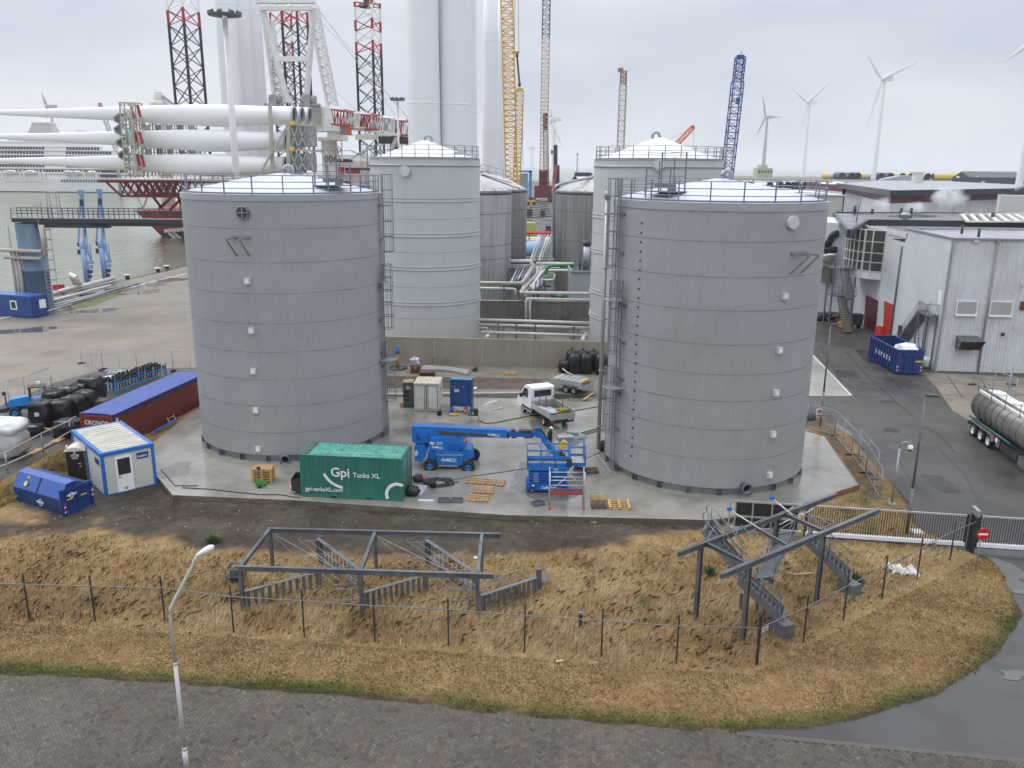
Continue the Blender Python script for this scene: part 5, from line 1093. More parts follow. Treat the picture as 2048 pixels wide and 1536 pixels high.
t=T('open_top_container','long rusty red container under a blue tarpaulin, behind the site cabin','shipping container',tuple(o4),math.atan2(ax.y,ax.x))
b=B();corr(b,(.16,.03,0),(L4-.1,.03,0),.16,2.42);b.build('side_wall',REDC,t,False)
b=B();corr(b,(L4-.1,2.41,0),(.16,2.41,0),.16,2.42);b.build('side_wall',REDC,t,False)
b=B();corr(b,(.03,2.3,0),(.03,.14,0),.16,2.42);ew=b.build('end_wall',REDC,t,False)
b=B()
for x in(0,L4-.16):
 for y in(0,2.28):b.box(x,x+.16,y,y+.16,0,2.62)
for y in(.005,2.31):b.box(.16,L4-.16,y,y+.12,.02,.17);b.box(.16,L4-.16,y,y+.12,2.40,2.5)
for x in(.005,L4-.125):b.box(x,x+.12,.16,2.28,.02,.17);b.box(x,x+.12,.16,2.28,2.40,2.5)
b.build('frame',REDC,t,False)
b=B();n1,n2=40,8;vs=[]
for i in range(n1+1):
 for j in range(n2+1):vs.append((.12+(L4-.2)*i/n1,-.02+2.48*j/n2,2.60+.045*math.sin(j/n2*math.pi)-.035*abs(math.sin(i*math.pi*.25))*math.sin(j/n2*math.pi)))
b.add(vs,[(i*(n2+1)+j,(i+1)*(n2+1)+j,(i+1)*(n2+1)+j+1,i*(n2+1)+j+1)for i in range(n1)for j in range(n2)],True);tp=b.build('tarpaulin',TARP,t,False)
b=B();b.box(.12,L4-.08,-.035,-.015,2.30,2.60);b.box(.10,.12,.0,2.44,2.33,2.60);b.build('tarpaulin_skirt',mat('dark_blue_tarpaulin',(.02,.025,.10),.5,0,.3,2),tp,False)
lettering('cronos',OFFW,t,WM[t.name]@V(-.03,2.1,1.86),-ux*-1 if False else(WM[t.name].to_3x3()@V(0,-1,0)),Z3,scale=.95)
b=B();b.box(.35,.62,-.02,-.008,2.0,2.3);b.build('placard',OFFW,t,False)
fl_,fr_=G(211,996),G(316,971);L3=(fr_-fl_).length
t=T('site_cabin','white site cabin with blue frame and ribbed roof beside the portable toilet','site cabin',tuple(fl_),heading(fl_,fr_))
FRB=mat('cabin_frame_blue',(.02,.14,.45),.4,0,.1,2);CABW=mat('cabin_panel',(.56,.55,.50),.5,0,.05,1,dirt=((.45,.44,.38),.5,1))
D6=6.0;HC=2.75;ln=L3
b=B();b.box(.05,ln-.05,.05,D6-.05,.15,HC-.1);b.build('wall',CABW,t,False)
b=B()
for x in(0,ln-.18):
 for y in(0,D6-.18):b.box(x,x+.18,y,y+.18,0,HC-.22)
b.box(0,.17,2.95,3.1,.16,HC-.22)
for y in(0,D6-.18):b.box(-.02,ln+.02,y-.02,y+.2,HC-.22,HC);b.box(.18,ln-.18,y+.01,y+.17,.0,.16)
for x in(0,ln-.18):b.box(x-.02,x+.2,.2,D6-.2,HC-.22,HC);b.box(x+.01,x+.17,.18,D6-.18,.0,.16)
b.build('frame',FRB,t,False)
b=B();n=13;s=(D6-.36)/n
for i in range(n):
 y=.18+s*i;b.add([(.18,y,HC-.08),(ln-.18,y,HC-.08),(ln-.18,y+s*.32,HC-.08),(.18,y+s*.32,HC-.08),(ln-.18,y+s*.42,HC-.01),(.18,y+s*.42,HC-.01),(ln-.18,y+s*.9,HC-.01),(.18,y+s*.9,HC-.01),(ln-.18,y+s,HC-.08),(.18,y+s,HC-.08)],[(0,1,2,3),(3,2,4,5),(5,4,6,7),(7,6,8,9)])
b.build('roof',mat('cabin_roof_sheet',(.58,.56,.47),.5,0,.1,1.2,dirt=((.22,.21,.17),.55,1.1)),t,False)
dx=ln*.245
b=B();b.box(dx,dx+.95,-.02,.05,.16,2.36);dr=b.build('door',WHITE,t,False);b=B();b.box(dx+.12,dx+.83,-.035,-.019,1.22,2.22);b.build('pane',GLASS,dr,False);b=B();b.box(dx+.1,dx+.24,-.06,-.02,1.08,1.12);b.build('handle',DARK,dr,False);b=B();b.box(dx+.38,dx+.58,-.028,-.019,.25,.42);b.build('kick_label',WOOD,dr,False)
b=B();b.box(ln*.66,ln*.88,.02,.048,1.95,2.32);sg=b.build('sign',NAVY,t,False);lettering('coll',WHITE,sg,WM[t.name]@V(ln*.67,.015,2.06),WM[t.name].to_3x3()@V(1,0,0),Z3,scale=.5);lettering('rental',WHITE,sg,WM[t.name]@V(ln*.77,.015,2.12),WM[t.name].to_3x3()@V(1,0,0),Z3,scale=.5)
for y in(.6,4.2):b=B();b.box(.02,.048,y,y+.8,1.85,2.2);b.build('sign',NAVY,t,False)
c=G(157,966);t=T('portable_toilet','brown and white portable toilet between the blue skip and the site cabin','portable toilet',(c.x,c.y,0),math.radians(13))
b=B();b.box(-.55,.55,0,1.1,.05,2.1);b.build('wall',mat('toilet_side',(.30,.36,.38),.5,0,.2,2),t,False)
b=B();b.extr([V(x,-.03,z)for x,z in((-.52,.08),(.52,.08),(.52,2.1),(.25,2.28),(-.25,2.28),(-.52,2.1))],V(0,.06,0));dr=b.build('door',mat('toilet_brown',(.035,.018,.012),.4),t,False)
b=B();b.rod((0,-.036,1.8),(0,-.03,1.8),.25,24);b.v=[(x,y,1.8+(z-1.8)*.42)for x,y,z in b.v];b.rod((0,-.036,2.0),(0,-.03,2.0),.06,12);b.box(-.17,.17,-.036,-.03,1.6,1.66);b.build('badge',OFFW,dr,False)
lettering('dixi',mat('toilet_brown'),dr,WM[t.name]@V(-.19,-.042,1.74),WM[t.name].to_3x3()@V(1,0,0),Z3,scale=.75)
b=B();b.box(.15,.3,-.036,-.03,1.25,1.3);b.box(.2,.32,-.036,-.03,1.08,1.12);b.build('door_label',OFFW,dr,False)
b=B();n=8
prof=[(-.6+1.2*i/n,2.08+.26*math.sin(math.pi*i/n))for i in range(n+1)]
b.extr([V(x,-.06,z)for x,z in prof],V(0,1.2,0));b.rod((-.45,.2,2.1),(-.45,.2,2.42),.06,10);b.build('roof',mat('toilet_roof',(.60,.57,.48),.5,0,.08,2),t,False)
p,q=G(34,1004),G(131,1034);ls=(q-p).length
t=T('covered_skip','dark blue covered waste skip with sloping lids and white logo','skip',tuple(p),heading(p,q))
W2=1.75;b=B();b.extr([V(0,y,z)for y,z in((0,.1),(W2,.1),(W2,1.5),(.85,1.85),(.35,1.8),(-.1,1.0))],V(ls-.08,0,0));b.build('body',NAVY,t,False)
lidm=mat('skip_lid_blue',(.03,.10,.36),.4,0,.1,2,dirt=((.05,.07,.2),.4,2))
for s in(0,1):b=B();x0=.1+s*(ls*.5);dn=V(0,-.87,.49)*.0;b.add([(x0,-.12,1.05),(x0+ls*.46,-.12,1.05),(x0+ls*.46,.31,1.81),(x0,.31,1.81),(x0,-.08,1.0),(x0+ls*.46,-.08,1.0),(x0+ls*.46,.35,1.76),(x0,.35,1.76)],[(0,1,2,3),(0,4,5,1),(1,5,6,2),(2,6,7,3),(3,7,4,0)]);b.build('lid',lidm,t,False)
b=B();b.add([(0,.32,1.815),(ls-.1,.32,1.815),(ls-.1,.88,1.87),(0,.88,1.87)],[(0,1,2,3)]);b.build('top_panel',lidm,t,False)
b=B();b.box(ls-.08,ls+.04,-.15,W2+.05,.02,1.62)
for y in(-.1,.8,W2-.1):b.box(ls+.04,ls+.12,y,y+.12,.02,1.58)
for z in(.1,.75,1.45):b.box(ls+.04,ls+.10,.02,W2-.1,z,z+.1)
ed=b.build('end_frame',NAVY,t,False)
for x,y,z,w in((ls+.125,-.08,.25,.12),(ls+.125,W2-.1,.7,.12)):
 for k in range(4):b=B();b.add([(x,y,z+k*.15),(x,y+w,z+k*.15+.05),(x,y+w,z+k*.15+.12),(x,y,z+k*.15+.07)],[(0,1,2,3)]);b.build('hazard_stripe',RED if k%2 else WHITE,ed,False)
for y in(.15,1.0):b=B();b.box(ls+.105,ls+.112,y,y+.35,.95,1.02);b.build('yellow_label',YEL,ed,False)
b=B()
for x in np.linspace(.08,ls-.3,7):b.box(x,x+.2,-.085,-.066,.92,.99)
b.build('reflector_strip',OFFW,t,False)
for k in range(4):b=B();x=.02;z=.35+k*.13;b.add([(x,-.015-.07*z,z),(x+.12,-.015-.07*z,z+.04),(x+.12,-.015-.07*z,z+.10),(x,-.015-.07*z,z+.06)],[(0,1,2,3)]);b.build('hazard_stripe',RED if k%2 else WHITE,t,False)
def ringmark(par,c,xd,zd,r,w=.04):
 b=B();n=26;c=Vector(c);xd=Vector(xd);zd=Vector(zd);o=[];i_=[]
 for k in range(n+1):a=.5+5.4*k/n;d=xd*math.cos(a)+zd*math.sin(a);o.append(c+d*r);i_.append(c+d*(r-w))
 b.add(o+i_,[(k,k+1,n+2+k,n+1+k)for k in range(n)]);return b.build('logo_mark',WHITE,par)
Mt=WM[t.name];X_=Mt.to_3x3()@V(1,0,0);Y_=Mt.to_3x3()@V(0,1,0)
ringmark(t,Mt@V(ls*.55,-.09,.5),X_,Z3,.2);lettering('ren',WHITE,t,Mt@V(ls*.55-.35,-.1,.46),X_,Z3,scale=.95);ringmark(t,Mt@V(ls+.125,.45,1.2),Y_,Z3,.16);lettering('ren',WHITE,t,Mt@V(ls+.13,.15,1.17),Y_,Z3,scale=.9)
b=B();b.rod((ls*.27,-.02,1.38),(ls*.27,-.05,1.4),.14,14);b.box(ls*.25,ls*.3,.18,.2,1.62,1.75);b.build('paint_splash',mat('pale_yellow',(.6,.52,.2),.6),t,False)
def bale(x,y,lb,sx=.55,sy=.55,h=1.25,seed=0,m=PLASTB,z=0,n='wrapped_bale',grp='black wrapped bales on the yard'):
 p=G(x,y);b=B();b.blob(V(p.x,p.y,z+h/2),sx*1.16,sy*1.2,h*.55,seed,.10,24,14,.80);o=b.build(n,m);return tag(o,lb,'bale',grp)
bale(89,852,'front left black wrapped bale, with a small white label',.62,.6,1.9,1);bale(124,847,'black wrapped bale in front, second from the left',.6,.6,1.75,2);bale(150,836,'black wrapped bale at the right of the front row',.62,.6,1.7,3)
bale(172,822,'black wrapped bale at the right end of the pile',.6,.6,1.6,4);bale(112,826,'black wrapped bale in the second row beside the tractor',.6,.6,1.75,5);bale(140,815,'black wrapped bale in the middle of the second row',.65,.6,1.7,6);bale(160,806,'black wrapped bale in the third row',.7,.6,1.6,7);bale(186,800,'tall black wrapped bale at the back right of the pile',.75,.65,1.9,8)
bale(140,872,'dark flat wrapped block beside the handrail posts',.75,.6,1.2,9);bale(70,868,'small black bag in front of the bales',.5,.4,.7,10);bale(197,818,'low grey-brown wrapped block behind the red container',.9,.5,.8,11,mat('dusty_wrap',(.06,.055,.05),.6))
b=B();q=G(89,852);b.obox((q.x-.05,q.y-.68,1.1),.35,.02,.3);lbm=b.build('bale_label',OFFW);lbm.parent=None;tag(lbm,'small white label stuck on the front left black bale','label')
p=G(22,916);b=B();b.blob((p.x-.6,p.y+.6,1.05),1.35,1.1,1.15,14,.10,22,14,.55);t=b.build('wrapped_pallet_load',mat('milky_wrap',(.50,.49,.46),.35,0,.2,1.2,bump=.5,bscale=4,dirt=((.25,.24,.22),.4,1.5)));tag(t,'tall pallet load wrapped in milky plastic at the left edge','pallet load')
b=B();b.blob((p.x-.6,p.y+.6,2.05),1.45,1.2,.5,15,.12,22,10,.5);b.build('plastic_cover',mat('white_sheeting',(.68,.67,.65),.35,0,.1,2,bump=.5,bscale=4),t)
b=B();b.obox((p.x-2.1,p.y-.2,.8),.8,1.2,1.6);tag(b.build('dark_pallet_load',PLASTB),'dark wrapped load at the very left edge beside the milky one','pallet load')
for k in range(4):board(G(36+24*k,921-12*k,.02),G(58+24*k,910-12*k,.02),.55,.06,WOOD if k%2 else WOODD,['weathered board at the near end of the walkway by the handrail','dark board second along the walkway by the handrail','board third along the walkway by the handrail','dark board at the far end of the walkway by the handrail'][k],'board','walkway_board')
board(G(62,853,.3),G(120,864,.3),.12,.1,WOOD,'brown timber rail lying in front of the bales','timber','timber')
t=T('handrail_fence','sagging pipe handrail with thin posts at the left edge of the grass','fence',tuple(G(80,905)))
hp=[(-60,962),(16,946),(87,905),(143,878),(156,868)]
b=B();tops=[G(*v)+V(0,0,1.35)for v in hp];b.tube(tops,.045,8);b.build('handrail',GALV,t)
for v in hp[:4]:b=B();q=G(*v);b.rod(q-V(0,0,.05),q+V(0,0,1.38),.045,8);b.build('post',GALV,t)
b=B();c=[G(*v)+V(0,0,.35+.25*(k%2))for k,v in enumerate(hp)];b.tube(c,.03,6);b.build('hanging_hose',OFFW,t)
c=G(72,826);t=T('compact_tractor','bright blue compact tractor half hidden behind the black bales','tractor',(c.x,c.y,0),math.radians(205))
SKY=mat('tractor_blue',(.02,.25,.62),.35,0,.08,2)
b=B();b.extr([V(x,-.38,z)for x,z in((.3,.8),(1.75,.75),(1.8,1.15),(1.55,1.35),(.3,1.5))],V(0,.76,0));b.build('bonnet',SKY,t,False)
b=B();b.obox((-.35,0,.75),1.4,.7,.5);b.obox((.9,0,.6),1.8,.5,.25);b.build('chassis',DARK,t,False)
for x,r,w in((-.5,.62,.36),(1.35,.4,.28)):
 for y in(-.68,.68):wheel(t,(x,y,r),r,w,(0,1 if y>0 else-1,0),SKY,False,world=False)
b=B();b.extr([V(x,-.6,z)for x,z in((-.95,1.0),(.3,1.0),(.3,1.15),(-.95,1.35))],V(0,1.2,0));b.build('mudguard',SKY,t,False)
b=B()
for x,y in((-.9,.55),(-.9,-.55),(.25,.55),(.25,-.55)):b.bar((x,y,1.1),(x*.9,y,2.15),.06)
b.box(-.95,.35,-.6,.6,2.15,2.22);b.build('cab_frame',DARK,t,False)
b=B();b.add([(.27,-.5,1.25),(.27,.5,1.25),(.23,.5,2.12),(.23,-.5,2.12)],[(0,1,2,3)]);b.build('windscreen',mat('greenish_glass',(.12,.28,.28),.1),t,False)
b=B();b.obox((.0,.4,2.3),.15,.15,.15);b.build('beacon',ORANGE,t,False);b=B();b.obox((-.4,-.45,2.32),.22,.18,.2);b.build('work_lamp',WHITE,t,False)
b=B();b.obox((2.1,0,.55),.5,.9,.35);b.rod((1.95,-.3,.8),(1.95,-.3,1.75),.05,8);b.obox((2.0,-.3,1.75),.25,.3,.25);b.build('front_linkage',DARK,t,False)
p,q=G(233,788),G(333,752);t=T('castor_rack','blue rack packed with upright scaffold castors behind the red container','rack',tuple(p),heading(p,q));Lr=(q-p).length
b=B()
for x in(0,Lr*.45,Lr):
 for y in(0,1.6):b.bar((x,y,0),(x,y,1.25 if x else 1.4),.09)
for y in(0,1.6):
 for z in(.3,.85):b.bar((0,y,z),(Lr,y,z),.07)
for x in(0,Lr*.45,Lr):b.bar((x,0,.85),(x,1.6,.85),.07)
b.build('frame',SKY,t,False);rn=random.Random(3)
for i in range(17):
 for j in range(5):
  x=.2+(Lr-.4)*i/16+rn.uniform(-.06,.06);y=.12+.33*j+rn.uniform(-.05,.05);b=B();h=.98+rn.uniform(-.06,.1)if j else .85;b.rod((x,y,.2),(x,y,h),.03,6);b.rod((x,y-.05,h+.1),(x,y+.05,h+.1),.14,12);b.obox((x,y,h-.08),.16,.14,.1);b.build('castor',BLACK,t,False)
for k,(x,y)in enumerate(((208,745),(214,752),(240,752))):
 t2=B();a,c=G(x,y),G(x+68-20*(k==2),y+4-4*k);
 for s in(0,.55):t2.rod(a+V(0,s,.15+.12*k),c+V(0,s,.15+.12*k),.05,6)
 for f in np.linspace(.03,.97,9):m_=a.lerp(c,f);t2.rod(m_+V(0,0,.15+.12*k),m_+V(0,.55,.15+.12*k),.035,6)
 tag(t2.build('scaffold_truss',ALU),['silver scaffold frame lying furthest left behind the rack','silver scaffold frame lying in the middle of the three','short silver scaffold frame lying against the castor rack'][k],'scaffold frame')
b=B();p=G(228,756);b.blob(p+V(0,0,.1),.8,.3,.12,3,.3);tag(b.build('white_sheeting',WHITE),'crumpled white sheeting in front of the silver frames','sheeting')
g0_=G(347,846)+V(0,0,.05);g1_=D(328,812,g0_.y+.1);ladder('white steel grille leaning against the red container',g0_,g1_,.85,up=ax.cross((g1_-g0_).normalized()),m=OFFW)
b=B();q0,q1=G(303,866,.42),G(355,838,.42);b.bar(q0,q1,.18,.06);tag(b.build('blue_plank',BLUE),'blue plank on the left rim of the pad','plank')
def mesh_panel(p,q,h=2.0,parent=None,label=None,group='temporary mesh fence panels',feet=True,lean=0):
 p=Vector(p);q=Vector(q);L=(q-p).length;c=(p+q)/2;d=(q-p).normalized();n=V(-d.y,d.x,0)
 t=T('mesh_fence',label,'fence',tuple(c),0,group);b=B()
 for e in(p,q):b.rod(e+V(0,0,.05),e+V(0,0,h),.024,8)
 b.rod(p+V(0,0,h),q+V(0,0,h),.024,8);b.rod(p+V(0,0,.2),q+V(0,0,.2),.024,8);m_=p.lerp(q,.5);b.rod(m_+V(0,0,.2),m_+V(0,0,h),.018,6);b.build('frame',GALV,t)
 b=B()
 for k in range(1,int(L/.12)):e=p+d*(k*.12);b.rod(e+V(0,0,.2),e+V(0,0,h),.0022,3,caps=False)
 for k in range(1,9):z=.2+(h-.2)*k/9;b.rod(p+V(0,0,z),q+V(0,0,z),.0022,3,caps=False)
 b.build('wire_mesh',GALV,t)
 if feet:
  for e in(p,q):b=B();b.obox(e+V(0,0,.07),.25,.75,.14,math.atan2(d.y,d.x));b.build('foot_block',DARK,t)
 return t
LP=[((164,727),(206,740),'mesh fence panel furthest left on the sandy yard'),((206,740),(275,741),'mesh fence panel left of the castor rack'),((275,741),(347,743),'mesh fence panel behind the castor rack'),((347,743),(415,745),'mesh fence panel running behind the left tank'),((20,812),(104,782),'back mesh fence panel beside the tractor'),((-30,826),(52,800),'mesh fence panel at the left edge of the yard'),((52,800),(106,778),'front mesh fence panel behind the tractor')]
for a,c,lb in LP:mesh_panel(G(*a),G(*c),2.0,label=lb)
RP=[((1612,858),(1668,874),'mesh fence panel with a warning sign behind the lamp post'),((1668,874),(1702,913),'mesh fence panel second from the lamp post'),((1702,913),(1730,950),'mesh fence panel beside the pointed end of the slab'),((1716,915),(1752,962),'second layer mesh fence panel leaning by the asphalt'),((1730,950),(1758,1000),'mesh fence panel nearest the sliding gate')]
for a,c,lb in RP:tr_=mesh_panel(G(*a),G(*c),2.0,label=lb)
p=G(1634,864);b=B();b.obox((p.x,p.y-.06,1.55),.42,.02,.62);o=b.build('warning_sign',WHITE);tag(o,'white sign with a red prohibition ring on the mesh fence','sign');b=B();b.tube([V(p.x+.15*math.cos(a),p.y-.08,1.63+.15*math.sin(a))for a in(2*math.pi*k/20 for k in range(20))],.022,6,True);b.bar((p.x-.1,p.y-.08,1.73),(p.x+.1,p.y-.08,1.53),.03);b.build('prohibition_ring',RED,o);b=B();b.box(p.x-.06,p.x+.06,p.y-.078,p.y-.071,1.55,1.72);b.build('pictogram',BLACK,o);b=B();b.box(p.x-.18,p.x+.18,p.y-.078,p.y-.071,1.27,1.37);b.build('red_text_bar',RED,o)
b=B();p=G(1608,838);b.blob(p+V(0,0,.3),.9,.7,.35,4,.2);tag(b.build('dark_heap',DARK),'dark heap of material by the mesh fence behind the right tank','heap')
def gz(p):return float(terrain_z(p.x,p.y))
FPOST=mat('fence_post_steel',(.05,.052,.055),.5,.4,.25,4)
def rail_fence(label,posts,extra=None):
 q0=G(*posts[len(posts)//2]);t=T('rail_fence',label,'fence',(q0.x,q0.y,0));tops=[]
 for v in posts:
  q=G(*v);b=B();z=gz(q);b.bar((q.x,q.y,z-.2),(q.x,q.y,z+2.15),.06,.045);b.rod((q.x,q.y,z+2.15),(q.x,q.y,z+2.23),.02,6,.002);b.build('post',FPOST,t);tops.append(V(q.x,q.y-.04,z+1.68))
 if extra:tops=[extra[0]]*(extra[1]==0)+tops+[extra[0]]*(extra[1]==1)
 b=B();b.tube(tops,.024,8);b.build('top_rail',mat('dull_rail',(.16,.165,.17),.55,.3,.2,3),t);b=B()
 for p,q in zip(tops,tops[1:]):
  for k in range(1,15):b.rod(p-V(0,0,.11*k),q-V(0,0,.11*k),.0018,3,caps=False)
  n_=int((q-p).length/.16)
  for k in range(n_):m_=p.lerp(q,k/n_);b.rod(m_,m_-V(0,0,1.55),.0018,3,caps=False)
 b.build('wire_mesh',FPOST,t);return t
fp=[(-75,1240),(60,1243),(191,1246),(331,1250),(468,1269),(609,1279),(750,1289),(897,1296),(1049,1309),(1202,1320),(1352,1331),(1511,1334)]
rail_fence('long row of thin dark posts with one pipe rail along the road verge',fp)
rail_fence('short row of dark posts with a sloping pipe rail climbing to the gate',[(1514,1333),(1606,1290),(1686,1245),(1763,1204),(1833,1163),(1899,1126)],(G(1952,1102)+V(0,0,1.75),1))
q=D(1530,1258,G(1511,1334).y+.1);b=B();b.obox(q,.36,.015,.17,.5);o=b.build('maker_sign',OFFW);tag(o,'small white maker sign hanging on the corner of the rail fence','sign');lettering('desa',NAVY,o,q+V(-.15,-.09,-.05),V(math.cos(.5),math.sin(.5),0),Z3,scale=.9)
ga,gb=G(1655,1082),G(1936,1101);gd=(gb-ga).normalized();gn=V(-gd.y,gd.x,0)
def gate_leaf(label,s0,s1,infill=None):
 t=T('sliding_gate',label,'gate',tuple(ga+gd*((s0+s1)/2)))
 P=lambda s,z,o=0:ga+gd*s+gn*o+V(0,0,z)
 b=B();b.bar(P(s0,.36),P(s1,.36),.2,.22);b.build('bottom_beam',WHITE,t);b=B();b.bar(P(s0,.25,-.09),P(s1,.25,-.09),.03,.05);b.build('purple_strip',mat('violet_strip',(.05,.03,.14),.5),t)
 b=B();b.bar(P(s0,1.95),P(s1,1.95),.07,.08);b.build('top_rail',ALU,t);b=B()
 k=s0+.06
 while k<s1-.02:b.bar(P(k,.45),P(k,1.92),.03,.03);k+=.125
 b.build('vertical_bars',BLACK,t)
 for k in(s0,s1):b=B();b.bar(P(k,.2),P(k,2.02),.12,.1);b.build('end_post',FPOST,t)
 return t,P
gate_t,GP=gate_leaf('closed sliding gate with vertical bars, left of the no-entry sign',-1.2,(gb-ga).length-.25)
gate_leaf('second sliding gate leaf with vertical bars at the right edge, beyond the no-entry sign',(gb-ga).length+.35,(gb-ga).length+6.0)
t=T('gate_portal','dark twin gate posts with a silver cap behind the no-entry sign','gate post',tuple(gb))
for o_ in(-.25,.22):b=B();b.bar(GP((gb-ga).length+.08,0,o_),GP((gb-ga).length+.08,2.3,o_),.16,.16);b.build('post',FPOST,t)
b=B();b.obox(GP((gb-ga).length+.08,2.2,0),.18,.75,.35,math.atan2(gd.y,gd.x));b.build('roller_cap',GALV,t)
t=T('gate_tail','silver framed tail of the gate with black infill, behind the right stair frame','gate',tuple(GP(-4,0)))
b=B();b.bar(GP(-5.2,1.95),GP(-1.5,1.95),.07,.1);b.bar(GP(-5.2,1.1),GP(-1.5,1.1),.07,.08);b.bar(GP(-5.2,.35),GP(-1.4,.35),.2,.22)
for s in(-5.2,-4.9,-4.0,-3.0,-1.6):b.bar(GP(s,.3),GP(s,1.95),.07)
b.build('frame',ALU,t);b=B();b.bar(GP(-4.9,1.52,.02),GP(-1.6,1.52,.02),.02,.72);b.bar(GP(-4.9,.75,.02),GP(-1.6,.75,.02),.02,.5);b.build('black_infill',BLACK,t)
b=B();
for k in range(4):b.rod(GP(-4.4+.5*k,.45,-.5),GP(-2.6+.5*k,1.9+.3*(k%2),-.9),.03,6)
b.build('bracing_props',ALU,t)
p=G(1950,1146);t=T('no_entry_sign','round red no-entry sign with a white bar on a thin grey pole','road sign',tuple(p));c=D(1962,1068,p.y-.05);c.x=p.x+.05
b=B();b.rod(p,V(p.x,p.y,c.z+.3),.03,8);b.build('pole',GALV,t);b=B();b.rod(c+V(0,0,0),c+V(0,-.02,0),.31,32);d=b.build('disc',mat('sign_red',(.55,.02,.02),.35,0,.05),t);b=B();b.obox(c+V(0,-.026,0),.46,.008,.10);b.build('white_bar',WHITE,d)
def lamp_post(label,base,top,dx,head='slim'):
 t=T('lamp_post',label,'street lamp',tuple(base));b=B();h=top.z;b.rod(base,V(base.x,base.y,h*.35),.085,12);b.rod(V(base.x,base.y,h*.35),V(base.x,base.y,h),.07,12,.045);b.build('pole',GALVD,t)
 b=B();b.obox(V(base.x+dx*.5,base.y-.1,h+.05),abs(dx)*1.1,.28,.1,-.2);b.build('lamp_head',DARK,t);return t
p=G(1812,1072);lamp_post('slim grey lamp post standing behind the sliding gate',p,D(1852,792,p.y),.55);p=G(1640,853);lamp_post('slim grey lamp post by the mesh fence, right of the right tank',p,D(1664,650,p.y),.5)
p=G(1783,1014);t=T('camera_mast','grey mast with a hooked arm and white dome camera','camera mast',tuple(p));zt=D(1803,897,p.y).z
b=B();b.box(p.x-.2,p.x+.2,p.y-.2,p.y+.2,-.6,.25);b.build('footing',CONC,t);b=B();b.rod(p,V(p.x,p.y,zt),.07,10);b.tube([V(p.x,p.y,zt),V(p.x+.05,p.y,zt+.3),V(p.x+.3,p.y,zt+.42),V(p.x+.62,p.y,zt+.35),V(p.x+.62,p.y,zt+.2)],.035,8);b.build('mast',GALV,t)
b=B();b.lathe((p.x+.62,p.y,zt),[(0,.22),(.13,.2),(.16,.05),(.15,-.02)],18);dc=b.build('dome_camera',WHITE,t);b=B();b.lathe((p.x+.62,p.y,zt),[(.14,-.02),(.12,-.1),(.06,-.15),(0,-.16)],18);b.build('dome_lens',BLACK,dc)
b=B();p=G(1832,1072);b.box(p.x-.25,p.x+.3,p.y-.3,p.y+.3,0,.3);tag(b.build('ground_box',mat('white_box',(.6,.6,.58),.5)),'white ground box at the foot of the lamp post','box')
p=V(-10.55,23.0,0);t=T('street_lamp','white street lamp with a bent arm in the foreground, beside the brick road','street lamp',tuple(p));LM=mat('lamp_pole_paint',(.55,.54,.51),.4,.1,.1,2,streak=.2)
zb,z1,z2=D(331,1222,23).z,D(342,1330,23).z,D(357,1500,23).z
b=B();b.rod(p,V(p.x,p.y,z2),.085,14,.082);b.rod(V(p.x,p.y,z2),V(p.x,p.y,z2+.12),.08,14,.068);b.rod(V(p.x,p.y,z2+.12),V(p.x,p.y,z1),.066,14);b.rod(V(p.x,p.y,z1),V(p.x,p.y,z1+.1),.066,14,.052)
h1=D(392,1112,23.2);x_=p.x
b.tube([V(x_,23,z1+.1),V(x_,23,zb-.15),V(x_+.03,23,zb+.08),V(x_+.12,23.02,zb+.28),h1-V(.14,0,.35),h1-V(.04,0,.12),h1+V(.05,0,0)],.05,12);b.build('pole',LM,t)
b=B();h2=D(428,1092,23.3);d_=(h2-h1).normalized();prof=[(.045,0),(.08,.08),(.12,.25),(.15,.45),(.14,.62),(.07,.74),(0,.76)];b.lathe((0,0,0),prof,20);R3=V(0,0,1).rotation_difference(V(d_.x,d_.y,d_.z)).to_matrix();S_=(h2-h1).length/.76
b.v=[tuple(h1+R3@(Vector(q)*V(1,.7,1).x*1.0 if False else Vector((q[0]*.75,q[1],q[2]*S_))))for q in b.v];b.build('lamp_head',mat('lamp_shell',(.70,.70,.69),.35,0,.05),t)
p=G(1802,1145);b=B();rn=random.Random(2);n=12;vs=[]
for i in range(n+1):
 for j in range(7):vs.append(p+V(-.62+1.25*i/n+rn.uniform(-.06,.06),.45-.9*j/6-.25*i/n+rn.uniform(-.06,.06),.1+.25*rn.random()))
b.add(vs,[(i*7+j,(i+1)*7+j,(i+1)*7+j+1,i*7+j+1)for i in range(n)for j in range(6)]);tag(b.build('plastic_film',mat('white_film',(.62,.62,.62),.3,0,.15,4)),'crumpled white plastic film blown against the sloping fence','plastic film')
p=G(1160,1262);b=B();b.obox(p+V(0,0,.4),.14,.12,.85);o=b.build('marker_post',FPOST);tag(o,'short dark marker post in the tall grass by the rail fence','post');b=B();b.obox(p+V(0,0,.86),.15,.13,.08);b.build('cap',mat('blue_grey_cap',(.15,.2,.3),.5),o)
b=B();b.tube([G(1572,1152)+V(0,0,.2),G(1590,1158)+V(0,0,.25),G(1607,1156)+V(0,0,.22),G(1625,1157)+V(0,0,.3)],[.03,.04,.05,.03],6);tag(b.build('bare_branch',mat('pale_wood',(.6,.5,.3),.7)),'pale bare branch on the grass under the stairs','branch')
board(G(948,1115,.1),G(962,1120,.1),.2,.05,OFFW,'pale scrap of board on the track edge','scrap','scrap_board');board(G(1112,1324,.12),G(1127,1322,.12),.06,.05,mat('pale_wood'),'small pale stick on the mown grass','stick','stick');board(G(1168,1042,.08),G(1192,1046,.08),.08,.05,mat('pale_wood'),'pale stick on the dirt below the slab edge','stick','stick')
t=T('junk_crate','dark mesh crate holding scrap at the left end of the stair frame','crate',tuple(G(473,1165)));b=B()
